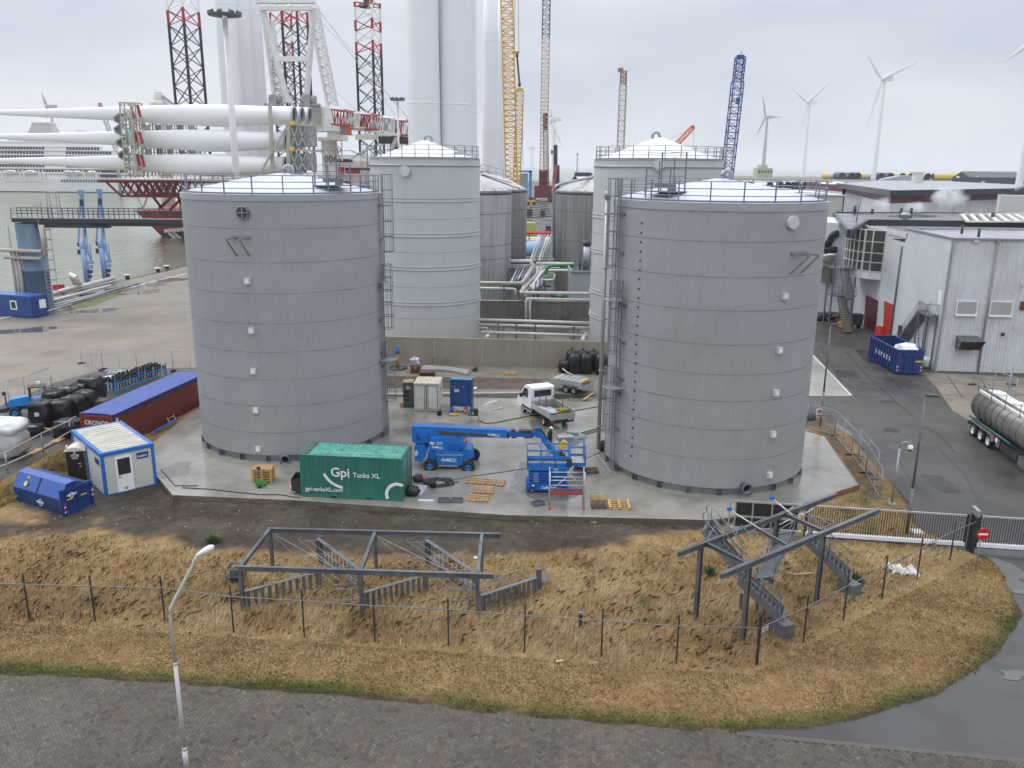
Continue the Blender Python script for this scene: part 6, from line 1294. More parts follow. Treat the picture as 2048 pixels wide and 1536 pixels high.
for x in(-.35,.35):
 for y in(-.35,.35):b.bar((x,y,0),(x,y,.85),.05)
for z in(.05,.45,.85):
 for a,c in(((-.35,-.35),(.35,-.35)),((.35,-.35),(.35,.35)),((.35,.35),(-.35,.35)),((-.35,.35),(-.35,-.35))):b.bar((*a,z),(*c,z),.045)
b.build('frame',GALVD,t,False);b=B();b.blob((0,0,.4),.3,.3,.38,5,.3);b.build('scrap',DARK,t,False)
def flight(parent,p0,p1,wv,n,rail=None,solid=False,sw=.26,post_h=.95,tw=.24):
 """stair flight from p0 to p1 (top edge of one stringer); the other stringer is p+wv; rail = direction in which the handrails stand off"""
 p0=Vector(p0);p1=Vector(p1);wv=Vector(wv);d=(p1-p0).normalized();wn=wv.normalized();un=d.cross(wn).normalized()
 b=B()
 for o in(V(0,0,0),wv):b.bar(p0+o,p1+o,.02 if not solid else .03,sw,un)
 for e in(p0,p1):b.bar(e,e+wv,.06,sw*.9,un)
 f=b.build('stair_flight',GALVD,parent);b=B()
 for k in range(n):
  c=p0.lerp(p1,(k+.5)/n);b.bar(c,c+wv,tw,.035,(un*.8+d*.6).normalized())
 b.build('stair_treads',GALVD,f)
 if rail is not None:
  r=Vector(rail).normalized()*post_h;b=B()
  for o in(V(0,0,0),wv):
   a,c=p0+o,p1+o
   for k in(.08,.5,.92):m_=a.lerp(c,k);b.rod(m_,m_+r,.022,6)
   for s in(1.0,.55):b.rod(a.lerp(c,.02)+r*s,a.lerp(c,.98)+r*s,.022,6)
   b.tube([a.lerp(c,.02)+r,a.lerp(c,-.05)+r*.8,a.lerp(c,-.05)+r*.5],.022,6)
  b.build('stair_rail',mat('dull_galv',(.20,.215,.23),.5,.4,.2,3),f)
 return f
BEAM=mat('galvanised_beam',(.12,.13,.138),.42,.45,.22,1.5,dirt=((.27,.285,.29),.5,1.2))
Yf,Yb=G(483,1233).y,G(545,1136).y
zf,zb_=D(480,1136,Yf).z,D(540,1062,Yb).z
t=T('steel_structure','low galvanised steel frame with stair flights laid on their sides in the grass','steel frame',((G(720,1232).x),Yf,0))
zt=(zf+zb_)/2
fl2=[(480,1136),(721,1144),(955,1150)];bl2=[(540,1060),(750,1066),(964,1070)]
FL=[G(x,y,zt)for x,y in fl2];BL=[G(x,y,zt)for x,y in bl2]
for v in FL:b=B();b.ibeam(V(v.x,v.y,-.1),V(v.x,v.y,zt-.1),.16,.18,.015,V(0,1,0));b.build('column',BEAM,t)
for v in BL:b=B();b.ibeam(V(v.x,v.y,-.1),V(v.x,v.y,zt-.1),.14,.16,.015,V(0,1,0));b.build('column',BEAM,t)
b=B();b.ibeam(FL[0]-V(.1,0,0),G(989,1152,zt),.16,.22,.015);b.build('beam',BEAM,t);b=B();b.ibeam(BL[0]-V(.1,0,0),G(1001,1071,zt),.16,.22,.015);b.build('beam',BEAM,t)
for a,c in zip(FL,BL):b=B();b.ibeam(a+V(0,.1,.012),c-V(0,.1,-.012),.15,.19,.015);b.build('cross_beam',BEAM,t)
b=B()
for a,c in((BL[0],FL[1]),(BL[1],FL[2]),(BL[0],G(640,1140)),(BL[1],G(860,1150))):b.rod(a-V(0,0,.1),c-V(0,0,.5),.008,4)
b.build('tie_rod',GALV,t)
dn=V(0,0,-.85)
for a,c,z,rl in(((489,1182),(640,1143),.95,(-.75,-.55,0)),((729,1184),(854,1149),.95,(-.75,-.55,0)),((963,1190),(1072,1155),.95,(-.6,.7,0)),((635,1076),(717,1138),1.5,(-.9,-.15,0)),((852,1079),(950,1145),1.5,(-.9,-.15,0))):
 flight(t,G(*a,z),G(*c,z),dn,11,rl,tw=.15,sw=.2)
for x,y,z in((640,1072,1.55),(856,1075,1.55),(1078,1138,1.2)):q=G(x,y,z);b=B();b.obox(V(q.x,q.y,z/2),.26,.1,z);b.build('end_plate',BEAM,t)
q=G(1085,1170);b=B();b.obox(q+V(.1,0,.35),.03,.5,.75,.4,.35);b.build('end_plate',GALV,t)
for x in(662,895):
 q=G(x,1230);b=B()
 for dx in(0,.95):b.rod(V(q.x+dx,q.y,0),V(q.x+dx,q.y,1.25),.022,6)
 for z in(.1,.7,1.25):b.rod(V(q.x,q.y,z),V(q.x+1.2,q.y+.1,z),.022,6)
 b.build('loose_rail',mat('dull_galv'),t)
cA,cB,cC=G(1395,1254),G(1492,1297),G(1641,1222)
zr=(D(1400,1100,cA.y).z+D(1499,1134,cB.y).z+D(1652,1068,cC.y).z)/3
t=T('stair_tower','tangled galvanised steel frame with three stair flights, in the right half of the field','steel frame',(cB.x+1,cB.y+2,0))
a0,a1=G(1355,1108,zr),G(1672,990,zr);b0,b1=G(1441,1152,zr),G(1760,1020,zr)
for a,c in((a0,a1),(b0,b1)):b=B();b.ibeam(a,c,.18,.22,.015);b.build('beam',BEAM,t)
bd=(b1-b0).normalized();bp=[G(1402,1088,zr),G(1499,1128,zr),G(1648,1064,zr),G(1555,1030,zr)]
for v in bp:b=B();b.ibeam(V(v.x,v.y,-.1),V(v.x,v.y,zr-.1),.17,.18,.015,bd);b.build('column',BEAM,t)
for a,c in(((1407,1085),(1497,1130)),((1568,1028),(1646,1062)),((1512,1057),(1580,1095))):b=B();b.ibeam(G(*a,zr-.02),G(*c,zr-.02),.13,.17,.012);b.build('cross_beam',BEAM,t)
P0=D(1408,1062,33.6);P1=D(1562,1240,31.2);mid_=P0.lerp(P1,.49);wv=V(.35,.85,0)
flight(t,P0,mid_,wv,9,(0,0,1),True,.34);flight(t,mid_+V(-.1,-.2,-.25),P1,wv,10,(0,0,1),True,.34)
P2=D(1612,1082,36.0);P3=D(1697,1163,34.6);flight(t,P2,P3,V(.4,.85,0),10,(0,0,1),True,.34)
P4=D(1556,1070,36.2);P5=D(1510,1160,33.4);flight(t,P4,P5,V(.88,.25,0),12,(0,0,1),False,.26)
for v,h in((P1,.75),(P3,.8)):b=B();b.obox(V(v.x+.1,v.y+.1,h/2),.55,.9,h,.4);b.build('landing_box',GALVD,t)
for x,y in((1480,1222),(1512,1232),(1527,1240)):q=G(x,y);b=B();b.bar(q,q+V(0,0,.9),.12);b.build('stub_leg',GALVD,t)
b=B();b.rod(G(1457,1018,zr+.8),G(1558,1082,zr-.4),.03,6);b.rod(G(1542,995,zr+.6),G(1600,1042,zr-.1),.03,6);b.build('prop_pole',OFFW,t)
for v in((1459,1018,zr+.85),(1544,995,zr+.65)):b=B();b.obox(G(*v),.2,.12,.14,.5);b.build('prop_clamp',BLUE,t)
for pts in(((1415,1078),(1440,1035),(1475,1075)),((1470,1072),(1482,1050),(1530,1100)),((1600,1022),(1672,1046),(1640,1058),(1590,1035)),((1582,1030),(1632,1033),(1660,1048))):
 b=B();b.tube([G(*v,zr+.1+.03*k)for k,v in enumerate(pts)],.022,6);b.build('loose_rail',mat('dull_galv'),t)
b=B();b.tube([D(1600,1180,33),D(1500,1212,32),D(1460,1260,31)],.01,4);b.rod(bp[0]-V(0,0,.1),G(1420,1240),.008,4);b.rod(bp[1],G(1640,1140,.8),.008,4);b.build('tie_rod',GALV,t)
weed(1705,1172,.1,'green bush of weeds at the foot of the right stair flight',.8,90,4);weed(425,1085,.1,'green weeds beside the track left of the stair frame',.5,60,5);weed(1420,1150,.1,'green weeds under the beam of the right stair frame',.5,50,6)
b=B();rn=random.Random(12)
for k in range(150):
 q=G(rn.uniform(0,1300),rn.uniform(1000,1075));z=gz(q);s=rn.choice((.015,.02,.03,.04));b.obox((q.x,q.y,z+s*.3),s*1.5,s,s*.6,rn.uniform(0,3))
tag(b.build('grit_specks',mat('pale_grit',(.5,.48,.43),.8)),kind='stuff')
def on_plane(px_,py_,p,q):
 r=ray(px_,py_);d=Vector(q)-Vector(p);n=V(-d.y,d.x,0);t=(n.x*p[0]+n.y*p[1])/(n.x*r.x+n.y*r.y)
 return V(0,0,CAMH)+r*t
def pz(zx,zy,ox,oy,s=2048/448):return(ox+zx/s,oy+zy/s)
C1=V(41.6,79.2,0);CR1=V(62,77.5,0);CB=V(45.6,110.2,0)
WG=mat('ribbed_grey_cladding',(.66,.68,.68),.5,.0,.04,.6,dirt=((.36,.33,.29),.45,.25),streak=.25)
WS=mat('smooth_grey_cladding',(.62,.645,.67),.45,.05,.04,.3,dirt=((.33,.35,.37),.5,.15))
FASC=mat('dark_fascia',(.03,.035,.04),.35,.2,.12,1)
MAROON=mat('maroon_paint',(.11,.012,.02),.45,0,.12,1)
ROOFD=mat('wet_dark_roof',(.12,.12,.135),.18,0,.3,.3,wet=(.15,.05,.4))
FR=lambda zx,zy:on_plane(*pz(zx,zy,1600,360),C1,CR1)
SD=lambda zx,zy:on_plane(*pz(zx,zy,1600,360),C1,CB)
HB=FR(1415,540).z
t=T('process_building','large grey ribbed building with louvred windows and a curved glass bay','building',(52,88,0))
b=B();corr(b,C1,CR1,0.05,HB,.30,.05);b.build('front_wall',WG,t)
fn=(CR1-C1).normalized();fo=V(fn.y,-fn.x,0)
sn=(CB-C1).normalized();so_=V(-sn.y,sn.x,0)
pA=SD(980,436);pA=V(pA.x,pA.y,0)
b=B();b.extr([C1+V(0,0,0),CB,CB+V(0,0,12.2),pA+V(0,0,12.2),pA+V(0,0,HB),C1+V(0,0,HB)],-so_*.2);b.build('side_wall',WS,t)
b=B();b.poly([C1+V(.1,.1,HB-.05),CR1+V(0,.1,HB-.05),V(64,pA.y,HB-.05),pA+V(.1,0,HB-.05)]);b.build('roof',mat('pale_wet_roof',(.30,.29,.32),.25,0,.2,.3,wet=(.2,.08,.5)),t)
b=B();b.extr([pA+V(.25,.02,0),V(64,pA.y+.02,0),V(64,112,0),CB+V(.25,0,0)],V(0,0,10.6));b.build('rear_block',WS,t)
b=B();b.bar(C1+fo*.04+V(0,0,HB+.06),CR1+fo*.04+V(0,0,HB+.06),.3,.16);b.bar(C1+so_*.03+V(0,0,HB+.063),pA+so_*.03+V(0,0,HB+.063),.3,.16);b.bar(pA+V(0,0,HB+.06),V(64,pA.y,HB+.06),.25,.2);b.build('roof_edge',GALV,t)
b=B();b.bar(C1+fo*.03+so_*.03,C1+fo*.03+so_*.03+V(0,0,HB),.18);b.build('corner_trim',GALV,t)
def wall_rect(nm,pts,m,out,th,off=.0,parent=None):
 b=B();b.extr([p+out*off for p in pts],out*th);return b.build(nm,m,parent or t)
LOUV=mat('louvre_slats',(.42,.40,.36),.6,0,.08,3)
for x0,x1,y0,y1 in((1432,1612,1108,1226),(1740,1930,1112,1234)):
 a,c=FR(x0,y0),FR(x1,y1);z0,z1=c.z,a.z;p=V(a.x,a.y,0);q=p+fn*(c-a).dot(fn);w=wall_rect('window',[p+V(0,0,z0-.08),q+V(0,0,z0-.08),q+V(0,0,z1+.08),p+V(0,0,z1+.08)],WHITE,fo,.1)
 b=B();n=14
 for k in range(n):z=z0+(z1-z0)*(k+.5)/n;b.bar(p+fn*.12+fo*.11+V(0,0,z),q-fn*.12+fo*.11+V(0,0,z),.05,(z1-z0)/n*.7)
 b.build('slats',LOUV,w);b=B();b.bar(p+fo*.13+V(0,0,z0-.14),q+fo*.13+V(0,0,z0-.14),.2,.12);b.build('sill',WHITE,w)
a,c=FR(2015,1110),FR(2100,1190);wall_rect('wall_grille',[a,V(c.x,c.y,a.z),c,V(a.x,a.y,c.z)],RUST,fo,.1)
a,c=FR(1428,1420),FR(1605,1525);p=V(a.x,a.y,0);q=p+fn*((c-a).dot(fn));z1,z0=a.z,c.z-.15
b=B();b.add([p+V(0,0,z1),q+V(0,0,z1),q+fo*1.3+fn*.3+V(0,0,z1-.35),p+fo*1.3-fn*.0+V(0,0,z1-.35),p+V(0,0,z0),q+V(0,0,z0),q+fo*.9+V(0,0,z0),p+fo*.9+V(0,0,z0)],[(0,1,2,3),(0,3,7,4),(1,5,6,2),(4,7,6,5)]);hd=b.build('air_hood',mat('hood_grey',(.11,.13,.14),.45,.2,.1,2),t)
b=B();b.add([p+fo*1.28+fn*.1+V(0,0,z1-.5),q+fo*1.28+fn*.2+V(0,0,z1-.5),q+fo*.92-fn*.1+V(0,0,z0+.05),p+fo*.92+fn*.1+V(0,0,z0+.05)],[(0,1,2,3)]);b.build('hood_opening',BLACK,hd)
for x0,x1 in((1800,1680),):
 b=B();p_,q_=FR(1805,560)+fo*.12,FR(1660,1490)+fo*.12;b.rod(V(p_.x,p_.y,p_.z),V(p_.x,p_.y,.1),.09,10);b.obox(p_,.3,.2,.35);b.build('drain_pipe',mat('stained_pipe',(.30,.26,.24),.6,0,.2,2),t)
for x,y in((1605,560),(1955,1345),(1850,1410),(2025,955)):p_=FR(x,y)+fo*.12;b=B();b.obox(p_,.5 if y<600 else .22,.25,.2 if y<600 else .3);b.build('wall_lamp',OFFW if y!=1410 else DARK,t)
for x,y in((1478,485),(1632,515)):q=G(*pz(x,y,1600,360),HB);b=B();b.rod(q-V(0,0,.2),q+V(0,0,.8),.13,10);b.build('roof_vent',DARK,t)
wall_rect('garage_door',[SD(606,1050),SD(718,1105),SD(690,1400),SD(585,1335)],MAROON,so_,.06)
wall_rect('red_door',[SD(778,1105),SD(855,1142),SD(838,1425),SD(765,1400)],mat('bright_red_door',(.42,.02,.012),.4,0,.06,1),so_,.08)
wall_rect('door_surround',[SD(752,1095),SD(776,1105),SD(763,1400),SD(733,1385)],mat('door_reveal',(.5,.52,.54),.5),so_,.1)
wall_rect('red_locker',[SD(735,1335),SD(790,1340),SD(785,1440),SD(728,1420)],RED,so_,.5,.1)
wall_rect('side_door',[SD(905,1325),SD(940,1335),SD(925,1440),SD(893,1420)],MAROON,so_,.06)
wall_rect('upper_side_door',[SD(1272,1010),SD(1306,1022),SD(1290,1150),SD(1262,1140)],WHITE,so_,.06)
b=B();p_=SD(940,606)+so_*.12;b.rod(p_,V(p_.x,p_.y,0),.10,10);b.build('drain_pipe',GALVD,t)
Nn=SD(775,640);Y0b,Y1b=Nn.y,Nn.y+10.5;zb0=SD(768,850).z;zb1=12.15
wallp=lambda y:C1+sn*((y-C1.y)/sn.y)
m_=14;arcp=[]
for k in range(m_+1):
 f=k/m_;base=wallp(Y0b+(Y1b-Y0b)*f);bulge=3.1*(math.sin(math.pi*min(1,f*1.05+.0))**.62 if 0<f<1 else 0);arcp.append(base+so_*bulge)
arcp=[arcp[0]+so_*.05]+arcp[1:]
b=B();n=len(arcp)
b.add([p+V(0,0,zb0)for p in arcp]+[p+V(0,0,zb1)for p in arcp],[(i+1,i,n+i,n+i+1)for i in range(n-1)]);bay=b.build('glass_bay',mat('bay_glass',(.05,.06,.06),.05,0,.3,.4),t)
b=B()
for i,p in enumerate(arcp):b.bar(p+V(0,0,zb0-.1),p+V(0,0,zb1),.12 if i!=2 else .35,.12)
for f in(0,.22,.45,.72,1):
 for p,q in zip(arcp,arcp[1:]):b.bar(p+V(0,0,zb0+(zb1-zb0)*f),q+V(0,0,zb0+(zb1-zb0)*f),.11,.10)
b.build('window_bars',mat('cream_frame',(.62,.60,.52),.45),bay)
b=B();b.add([p+V(0,0,zb0-.1)for p in arcp]+[p+V(0,0,zb0-.95)for p in arcp],[(i,i+1,n+i+1,n+i)for i in range(n-1)]);b.poly([p+V(0,0,zb0-.95)for p in arcp]);b.build('bay_apron',WG,t)
b=B()
for i in(1,2,3):
 c=(arcp[i]+arcp[i+1])/2-so_*.3;b.obox(c+V(0,0,zb0+1.6),.9,.05,2.2,math.atan2(sn.y,sn.x))
b.build('blinds',mat('brown_blind',(.20,.16,.11),.8),bay)
b=B();a,c=SD(815,440),SD(978,535);b.extr([a+so_*.06,V(c.x,c.y,a.z)+so_*.06,V(c.x,c.y,c.z)+so_*.06,V(a.x,a.y,c.z)+so_*.06],so_*.05);b.build('ribbed_panel',WG,t)
wall_rect('dark_vent',[SD(845,535),SD(962,540),SD(962,566)],BLACK,so_,.03,.02)
zr2=12.35;RP_=[G(*v,zr2)for v in((1668,427),(1697,464),(1736,442),(2032,446),(2120,448),(2120,424),(1924,428))]
b=B();b.extr(RP_,V(0,0,.12));b.build('prow_roof',ROOFD,t)
b=B()
for p,q in zip(RP_,RP_[1:4]):b.bar(p+V(0,0,-.2),q+V(0,0,-.2),.35,.85)
b.bar(RP_[3]+V(0,0,-.2),RP_[4]+V(0,0,-.2),.35,.85);b.bar(RP_[0]+V(0,0,.1),RP_[6]+V(0,0,.1),.3,.3);b.build('fascia',FASC,t)
b=B()
for k in range(7):
 p,q=G(1924+18*k,429,zr2+.3),G(1936+20*k,443,zr2+.3);b.bar(p,q,.5,.2)
p,q=G(1921,429,zr2+.3),G(2060,428,zr2+.3);b.bar(p,q,.6,.2);p,q=G(1936,443,zr2+.3),G(2060,443.5,zr2+.3);b.bar(p,q,.4,.2);sk_=b.build('skylight',mat('cream_frame'),t)
b=B();b.poly([G(*v,zr2+.25)for v in((1921,429),(1936,443),(2060,443.5),(2060,428))]);b.build('skylight_glass',mat('green_glass',(.18,.24,.21),.1,0,.3,.2),sk_)
for x,y,h in((1801,434,1.3),(1821,434,1.3),(1709,427,1.2),(1744,428,.8),(1984,440,1.1)):q=G(x,y,zr2);b=B();b.rod(q,q+V(0,0,h),.22,10);b.build('roof_vent',DARK,t)
q=G(1810,440,zr2);b=B();b.lathe(q,[(.5,0),(.5,.5),(.8,.7),(.5,1.0),(0,1.05)],14);b.build('turbine_vent',GALV,t)
b=B();q=G(1712,446,zr2);b.rod(q,D(1722,395,q.y),.08,6);b.build('aerial_pole',GALVD,t)
t2=T('outside_stairs','grey steel outside stairs with a landing on the grey building side, behind the open skip','stairs',tuple(V(43,88,0)))
lnd=SD(1270,1240);zl=lnd.z;q0=V(lnd.x,lnd.y,zl)+so_*.1;ft=SD(985,1490);ln_dir=sn
top=q0+sn*2.4;L_=zl*1.25;footp=top+sn*L_
flight(t2,V(top.x,top.y,zl),V(footp.x,footp.y,.1),so_*1.1,20,(0,0,1),False,.3)
b=B();b.extr([q0,q0+so_*1.1,q0+so_*1.1+sn*2.4,q0+sn*2.4],V(0,0,-.12));b.build('landing',GALVD,t2)
b=B()
for o in(so_*1.1,):
 for k in range(12):p=q0+o+sn*(2.4*k/11);b.rod(p,p+V(0,0,1.05),.02,5)
 b.rod(q0+o+V(0,0,1.05),q0+o+sn*2.4+V(0,0,1.05),.03,6)
for k in range(6):p=q0+so_*(1.1*k/5);b.rod(p,p+V(0,0,1.05),.02,5)
b.rod(q0+V(0,0,1.05),q0+so_*1.1+V(0,0,1.05),.03,6);b.build('landing_rail',GALVD,t2)
b=B()
for o in(so_*1.05,so_*.05):
 b.bar(q0+o-V(0,0,zl),q0+o,.12);b.bar(q0+o+sn*2.3-V(0,0,zl),q0+o+sn*2.3,.12)
b.bar(q0+so_*1.05-V(0,0,zl),q0+so_*1.05+sn*2.3,.08);b.build('support_legs',GALVD,t2)
t3=T('escape_stairs','tall grey escape stairs with yellow treads under the glass bay','stairs',tuple(G(1692,655)))
p0=G(1700,655);b=B()
for x,y in((0,0),(-2.6,.3),(-2.6,2.2),(0,2.0)):b.bar(p0+V(x,y,0),p0+V(x,y,8.2),.16)
for z in(4.0,7.4):b.box(p0.x-2.8,p0.x+.3,p0.y-.1,p0.y+2.3,z-.1,z)
b.build('steel_frame',GALVD,t3)
flight(t3,p0+V(-1.9,.3,7.3),p0+V(-2.2,-3.2,4.1),V(1.0,0,0),14,(0,0,1));f2=flight(t3,p0+V(-1.9,.3,3.9),p0+V(-2.2,-3.6,.1),V(1.0,0,0),15,(0,0,1))
b=B()
for k in range(15):c=(p0+V(-1.9,.3,3.9)).lerp(p0+V(-2.2,-3.6,.1),(k+.5)/15);b.bar(c+V(.05,-.1,.05),c+V(.95,-.1,.05),.08,.03)
b.build('yellow_nosings',mat('nosing_cream',(.55,.45,.22),.6),f2)
b=B()
for z in(5.1,4.55,8.4,7.9):b.bar(p0+V(-2.8,-.1,z),p0+V(.3,-.1,z),.05)
for k in range(8):x=-2.8+3.1*k/7;b.bar(p0+V(x,-.1,4.0),p0+V(x,-.1,5.1),.035);b.bar(p0+V(x,-.1,7.4),p0+V(x,-.1,8.4),.035)
b.bar(p0+V(-2.8,-.1,5.1),p0+V(-2.8,-.1,7.4),.05)
b.build('railing',GALVD,t3)
t4=T('rear_wing','lower grey wing behind the right tank with black ducts on its wall','building',(42,118,0))
W0,W1=V(33,124,0),V(44.5,112,0);zW=on_plane(1660,445,W0,W1).z
b=B();b.extr([W0-V(6,-4,0),W1,V(52,122,0),V(40,136,0)],V(0,0,zW));b.build('wall',WS,t4)
wd_=(W1-W0).normalized();wo=V(wd_.y,-wd_.x,0);WP=lambda zx,zy,o=.4:on_plane(*pz(zx,zy,1600,360),W0,W1)+wo*o
b=B();b.tube([WP(235,590),WP(275,570),WP(300,520),WP(325,492),WP(360,488)],.45,10);b.build('black_duct',BLACK,t4)
b=B();b.tube([WP(200,632),WP(345,638)],.45,10);b.build('black_duct',BLACK,t4)
b=B();b.tube([WP(195,690,.8),WP(270,690,.8),WP(290,680,.8),WP(365,682,.8)],.2,8);b.build('silver_duct',PIPEW,t4)
b=B();b.tube([WP(195,748,.8),WP(330,748,.8)],.15,8);b.tube([WP(195,775,.8),WP(330,775,.8)],.15,8);b.build('silver_duct',PIPEW,t4)
b=B();b.extr([WP(205,790),WP(330,790),WP(320,930),WP(212,930)],wo*1.2);b.build('filter_box',mat('stained_box',(.13,.12,.09),.6,0,.4,.6),t4)
b=B();b.bar(WP(200,720,1.5),WP(340,720,1.5),1.8,.2);b.bar(WP(200,662,1.5),WP(340,662,1.5),.06);b.build('pipe_bridge',GALVD,t4)
b=B();p_,q_=G(1636,631),G(1668,631)
for nm,m,x,y,sx,sy,sz,lb in(('yellow_cabinet',mat('ochre_paint',(.40,.24,.04),.5),1641,598,1.6,1.4,3.4,'ochre cabinet against the rear wing, beside the right tank'),('red_hopper',RED,1662,604,1.9,1.4,3.6,'red hopper with a pale pipe against the rear wing')):
 q=G(x,y);b=B();b.extr([V(q.x-sx/2,q.y,0),V(q.x+sx/2,q.y,0),V(q.x+sx/2,q.y,sz*.75),V(q.x+sx*.1,q.y,sz),V(q.x-sx/2,q.y,sz)],V(0,sy,0));o=b.build(nm,m);tag(o,lb,'equipment');b=B();b.bar(V(q.x-sx*.3,q.y-.06,sz*.8),V(q.x+sx*.35,q.y-.06,sz*.3),.3,.06);b.build('chute',PIPEW if nm[0]=='r' else DARK,o)
q=G(1648,640);b=B();b.blob(q+V(0,0,.4),1.5,.9,.5,6,.25);tag(b.build('dark_tarp_heap',BLACK),'black heap lying in front of the ochre cabinet','heap')
b=B();rn=random.Random(9)
b.tube([G(1660,640)+V(rn.uniform(-1.4,1.8),rn.uniform(-1.5,1.5),rn.uniform(.1,1.3))for k in range(40)],.06,5);tag(b.build('hose_tangle',mat('hose_brown',(.25,.14,.10),.5)),'tangle of brown and grey hoses left of the escape stairs','hose')
q=G(1687,655);b=B();b.obox(q+V(0,0,.45),1.3,.8,.7,.4);b.rod(q+V(.3,-.5,.25),q+V(.3,.5,.25),.25,12);tag(b.build('yellow_sweeper',mat('ochre_paint')),'small ochre machine on the asphalt below the escape stairs','machine')
q=G(1709,653);b=B();b.extr([q+V(-.7,-.6,.3),q+V(.7,-.6,.3),q+V(.8,-.6,1.6),q+V(-.8,-.6,1.6)],V(0,1.3,0));o=b.build('green_bin',mat('bin_green',(.04,.06,.045),.5));tag(o,'dark green wheeled bin beside the maroon garage door','bin');b=B();b.rod(q+V(-.5,-.5,.15),q+V(-.5,.5,.15),.15,10);b.rod(q+V(.5,-.5,.15),q+V(.5,.5,.15),.15,10);b.build('bin_wheels',BLACK,o)
t5=T('maroon_band_building','grey building with dark roof and maroon band, behind the steam','building',(100,160,0))
zB=15.2;bp_=[G(*v,zB)for v in((1674,371),(1784,388),(2026,383),(2050,374),(1900,366),(1760,364))]
b=B();b.extr(bp_,V(0,0,.5));b.build('roof',mat('pale_roof_deck',(.30,.31,.33),.3,0,.15,.2),t5)
b=B()
for p,q in zip(bp_,bp_[1:3]):b.bar(p+V(0,0,.1),q+V(0,0,.1),.5,1.0)
b.build('fascia',FASC,t5)
i1=[bp_[0]+V(2.2,.3,0),bp_[1]+V(.3,.8,0),bp_[2]+V(-2.4,.8,0),V(bp_[2].x+2,bp_[2].y+40,0),V(bp_[0].x+6,bp_[0].y+40,0)]
ins=[(p.x,p.y)for p in i1]
b=B();b.prism(ins,0,13.6);b.build('wall',WS,t5);b=B();b.prism([(p[0],p[1])for p in ins],13.6,15.1);b.build('maroon_band',MAROON,t5)
b=B();p,q=V(i1[1].x,i1[1].y-.12,0),V(i1[2].x,i1[2].y-.12,0);corr(b,p,q,6,13.58,.5,.08);b.build('ribbed_cladding',WG,t5)
b=B();p=i1[0];b.bar(V(p.x-.4,p.y-.3,0),V(p.x-.4,p.y-.3,15),.5);b.build('drain_pipe',FASC,t5)
for x,y,w,h in((1833,369,2.2,2.6),):q=G(x,y,zB);b=B();b.obox(q+V(0,0,h/2+.5),w,w,h);b.obox(q+V(0,0,h+.6),w*1.25,w*1.1,.35);b.build('roof_unit',OFFW,t5)
t6=T('cream_shed','low cream shed with a white roof beyond the right tank','building',tuple(V(*D(1655,400,190)[:2],0)))
p,q=D(1560,390,190),D(1687,392,185);b=B();b.extr([V(p.x,p.y,0),V(q.x,q.y,0),V(q.x+4,q.y+50,0),V(p.x+4,p.y+50,0)],V(0,0,q.z));b.build('wall',mat('cream_cladding',(.55,.53,.44),.5,0,.05,.5),t6)
b=B();b.extr([V(p.x-.5,p.y-.5,q.z),V(q.x+.5,q.y-.5,q.z),V(q.x+4,q.y+50,q.z+.1),V(p.x+4,p.y+50,q.z+.1)],V(0,0,.25));b.build('roof',mat('white_roof',(.62,.63,.63),.4,0,.06,.3),t6)
s0,s1,s2=G(1790,749),G(1843,750),G(1744,717)
t7=T('open_skip','long open navy skip with white supplier lettering and red-white corner marks','skip',tuple(s0),heading(s0,s1));Ws=(s1-s0).length;Ls=(s2-s0).length*1.02;Hs=2.35
b=B();b.box(0,Ws,0,.08,.15,Hs);b.box(0,Ws,Ls-.08,Ls,.15,Hs);b.box(.0,.06,.08,Ls-.08,.15,Hs);b.box(Ws-.06,Ws,.08,Ls-.08,.15,Hs);b.box(.06,Ws-.06,.08,Ls-.08,.15,.25);b.build('body',NAVY,t7,False)
b=B()
for k in range(10):y=.3+(Ls-.6)*k/9;b.box(-.09,0,y-.06,y+.06,.2,Hs-.1);b.box(Ws,Ws+.09,y-.06,y+.06,.2,Hs-.1)
b.box(-.1,Ws+.1,-.05,.1,Hs-.02,Hs+.1);b.box(-.1,.08,.1,Ls,Hs-.02,Hs+.1);b.box(Ws-.08,Ws+.1,.1,Ls,Hs-.02,Hs+.1);b.box(-.1,Ws+.1,Ls-.1,Ls+.05,Hs+.0,Hs+.11)
for x in(Ws*.3,Ws*.62):b.box(x,x+.14,-.12,0,.1,Hs-.3)
b.box(Ws*.2,Ws*.95,-.14,-.02,Hs-.45,Hs-.2);b.build('ribs',NAVY,t7,False)
b=B();b.box(.07,Ws-.07,.1,Ls-.1,.9,.95);b.build('rusty_inside',RUST,t7,False)
for x in(.05,Ws-.22):
 for k in range(4):b=B();b.add([(x,-.012,.35+k*.18),(x+.17,-.012,.41+k*.18),(x+.17,-.012,.50+k*.18),(x,-.012,.44+k*.18)],[(0,1,2,3)]);b.build('hazard_stripe',RED if k%2 else WHITE,t7,False)
b=B();b.box(Ws*.7,Ws-.05,-.015,-.002,1.25,1.4);b.build('yellow_label',YEL,t7,False)
Ms=WM[t7.name].to_3x3();Mt=WM[t7.name]
for k,ch in enumerate('SUPKES'):
 TEXTS['c'+ch+str(k)]=text_mesh(ch,.62,.012);lettering('c'+ch+str(k),WHITE,t7,Mt@V(-.1,Ls*.72-k*Ls*.098,1.05),Ms@V(0,-1,0),Z3,scale=1.0)
b=B();b.blob(WM[t7.name]@V(Ws*.55,1.2,Hs-.15),1.0,1.1,.65,17,.25,20,12);o=b.build('white_big_bags',mat('white_bag_cloth',(.72,.73,.74),.7,0,.08,3,bump=.5,bscale=5));tag(o,'heap of white big bags in the near end of the open skip','bags')
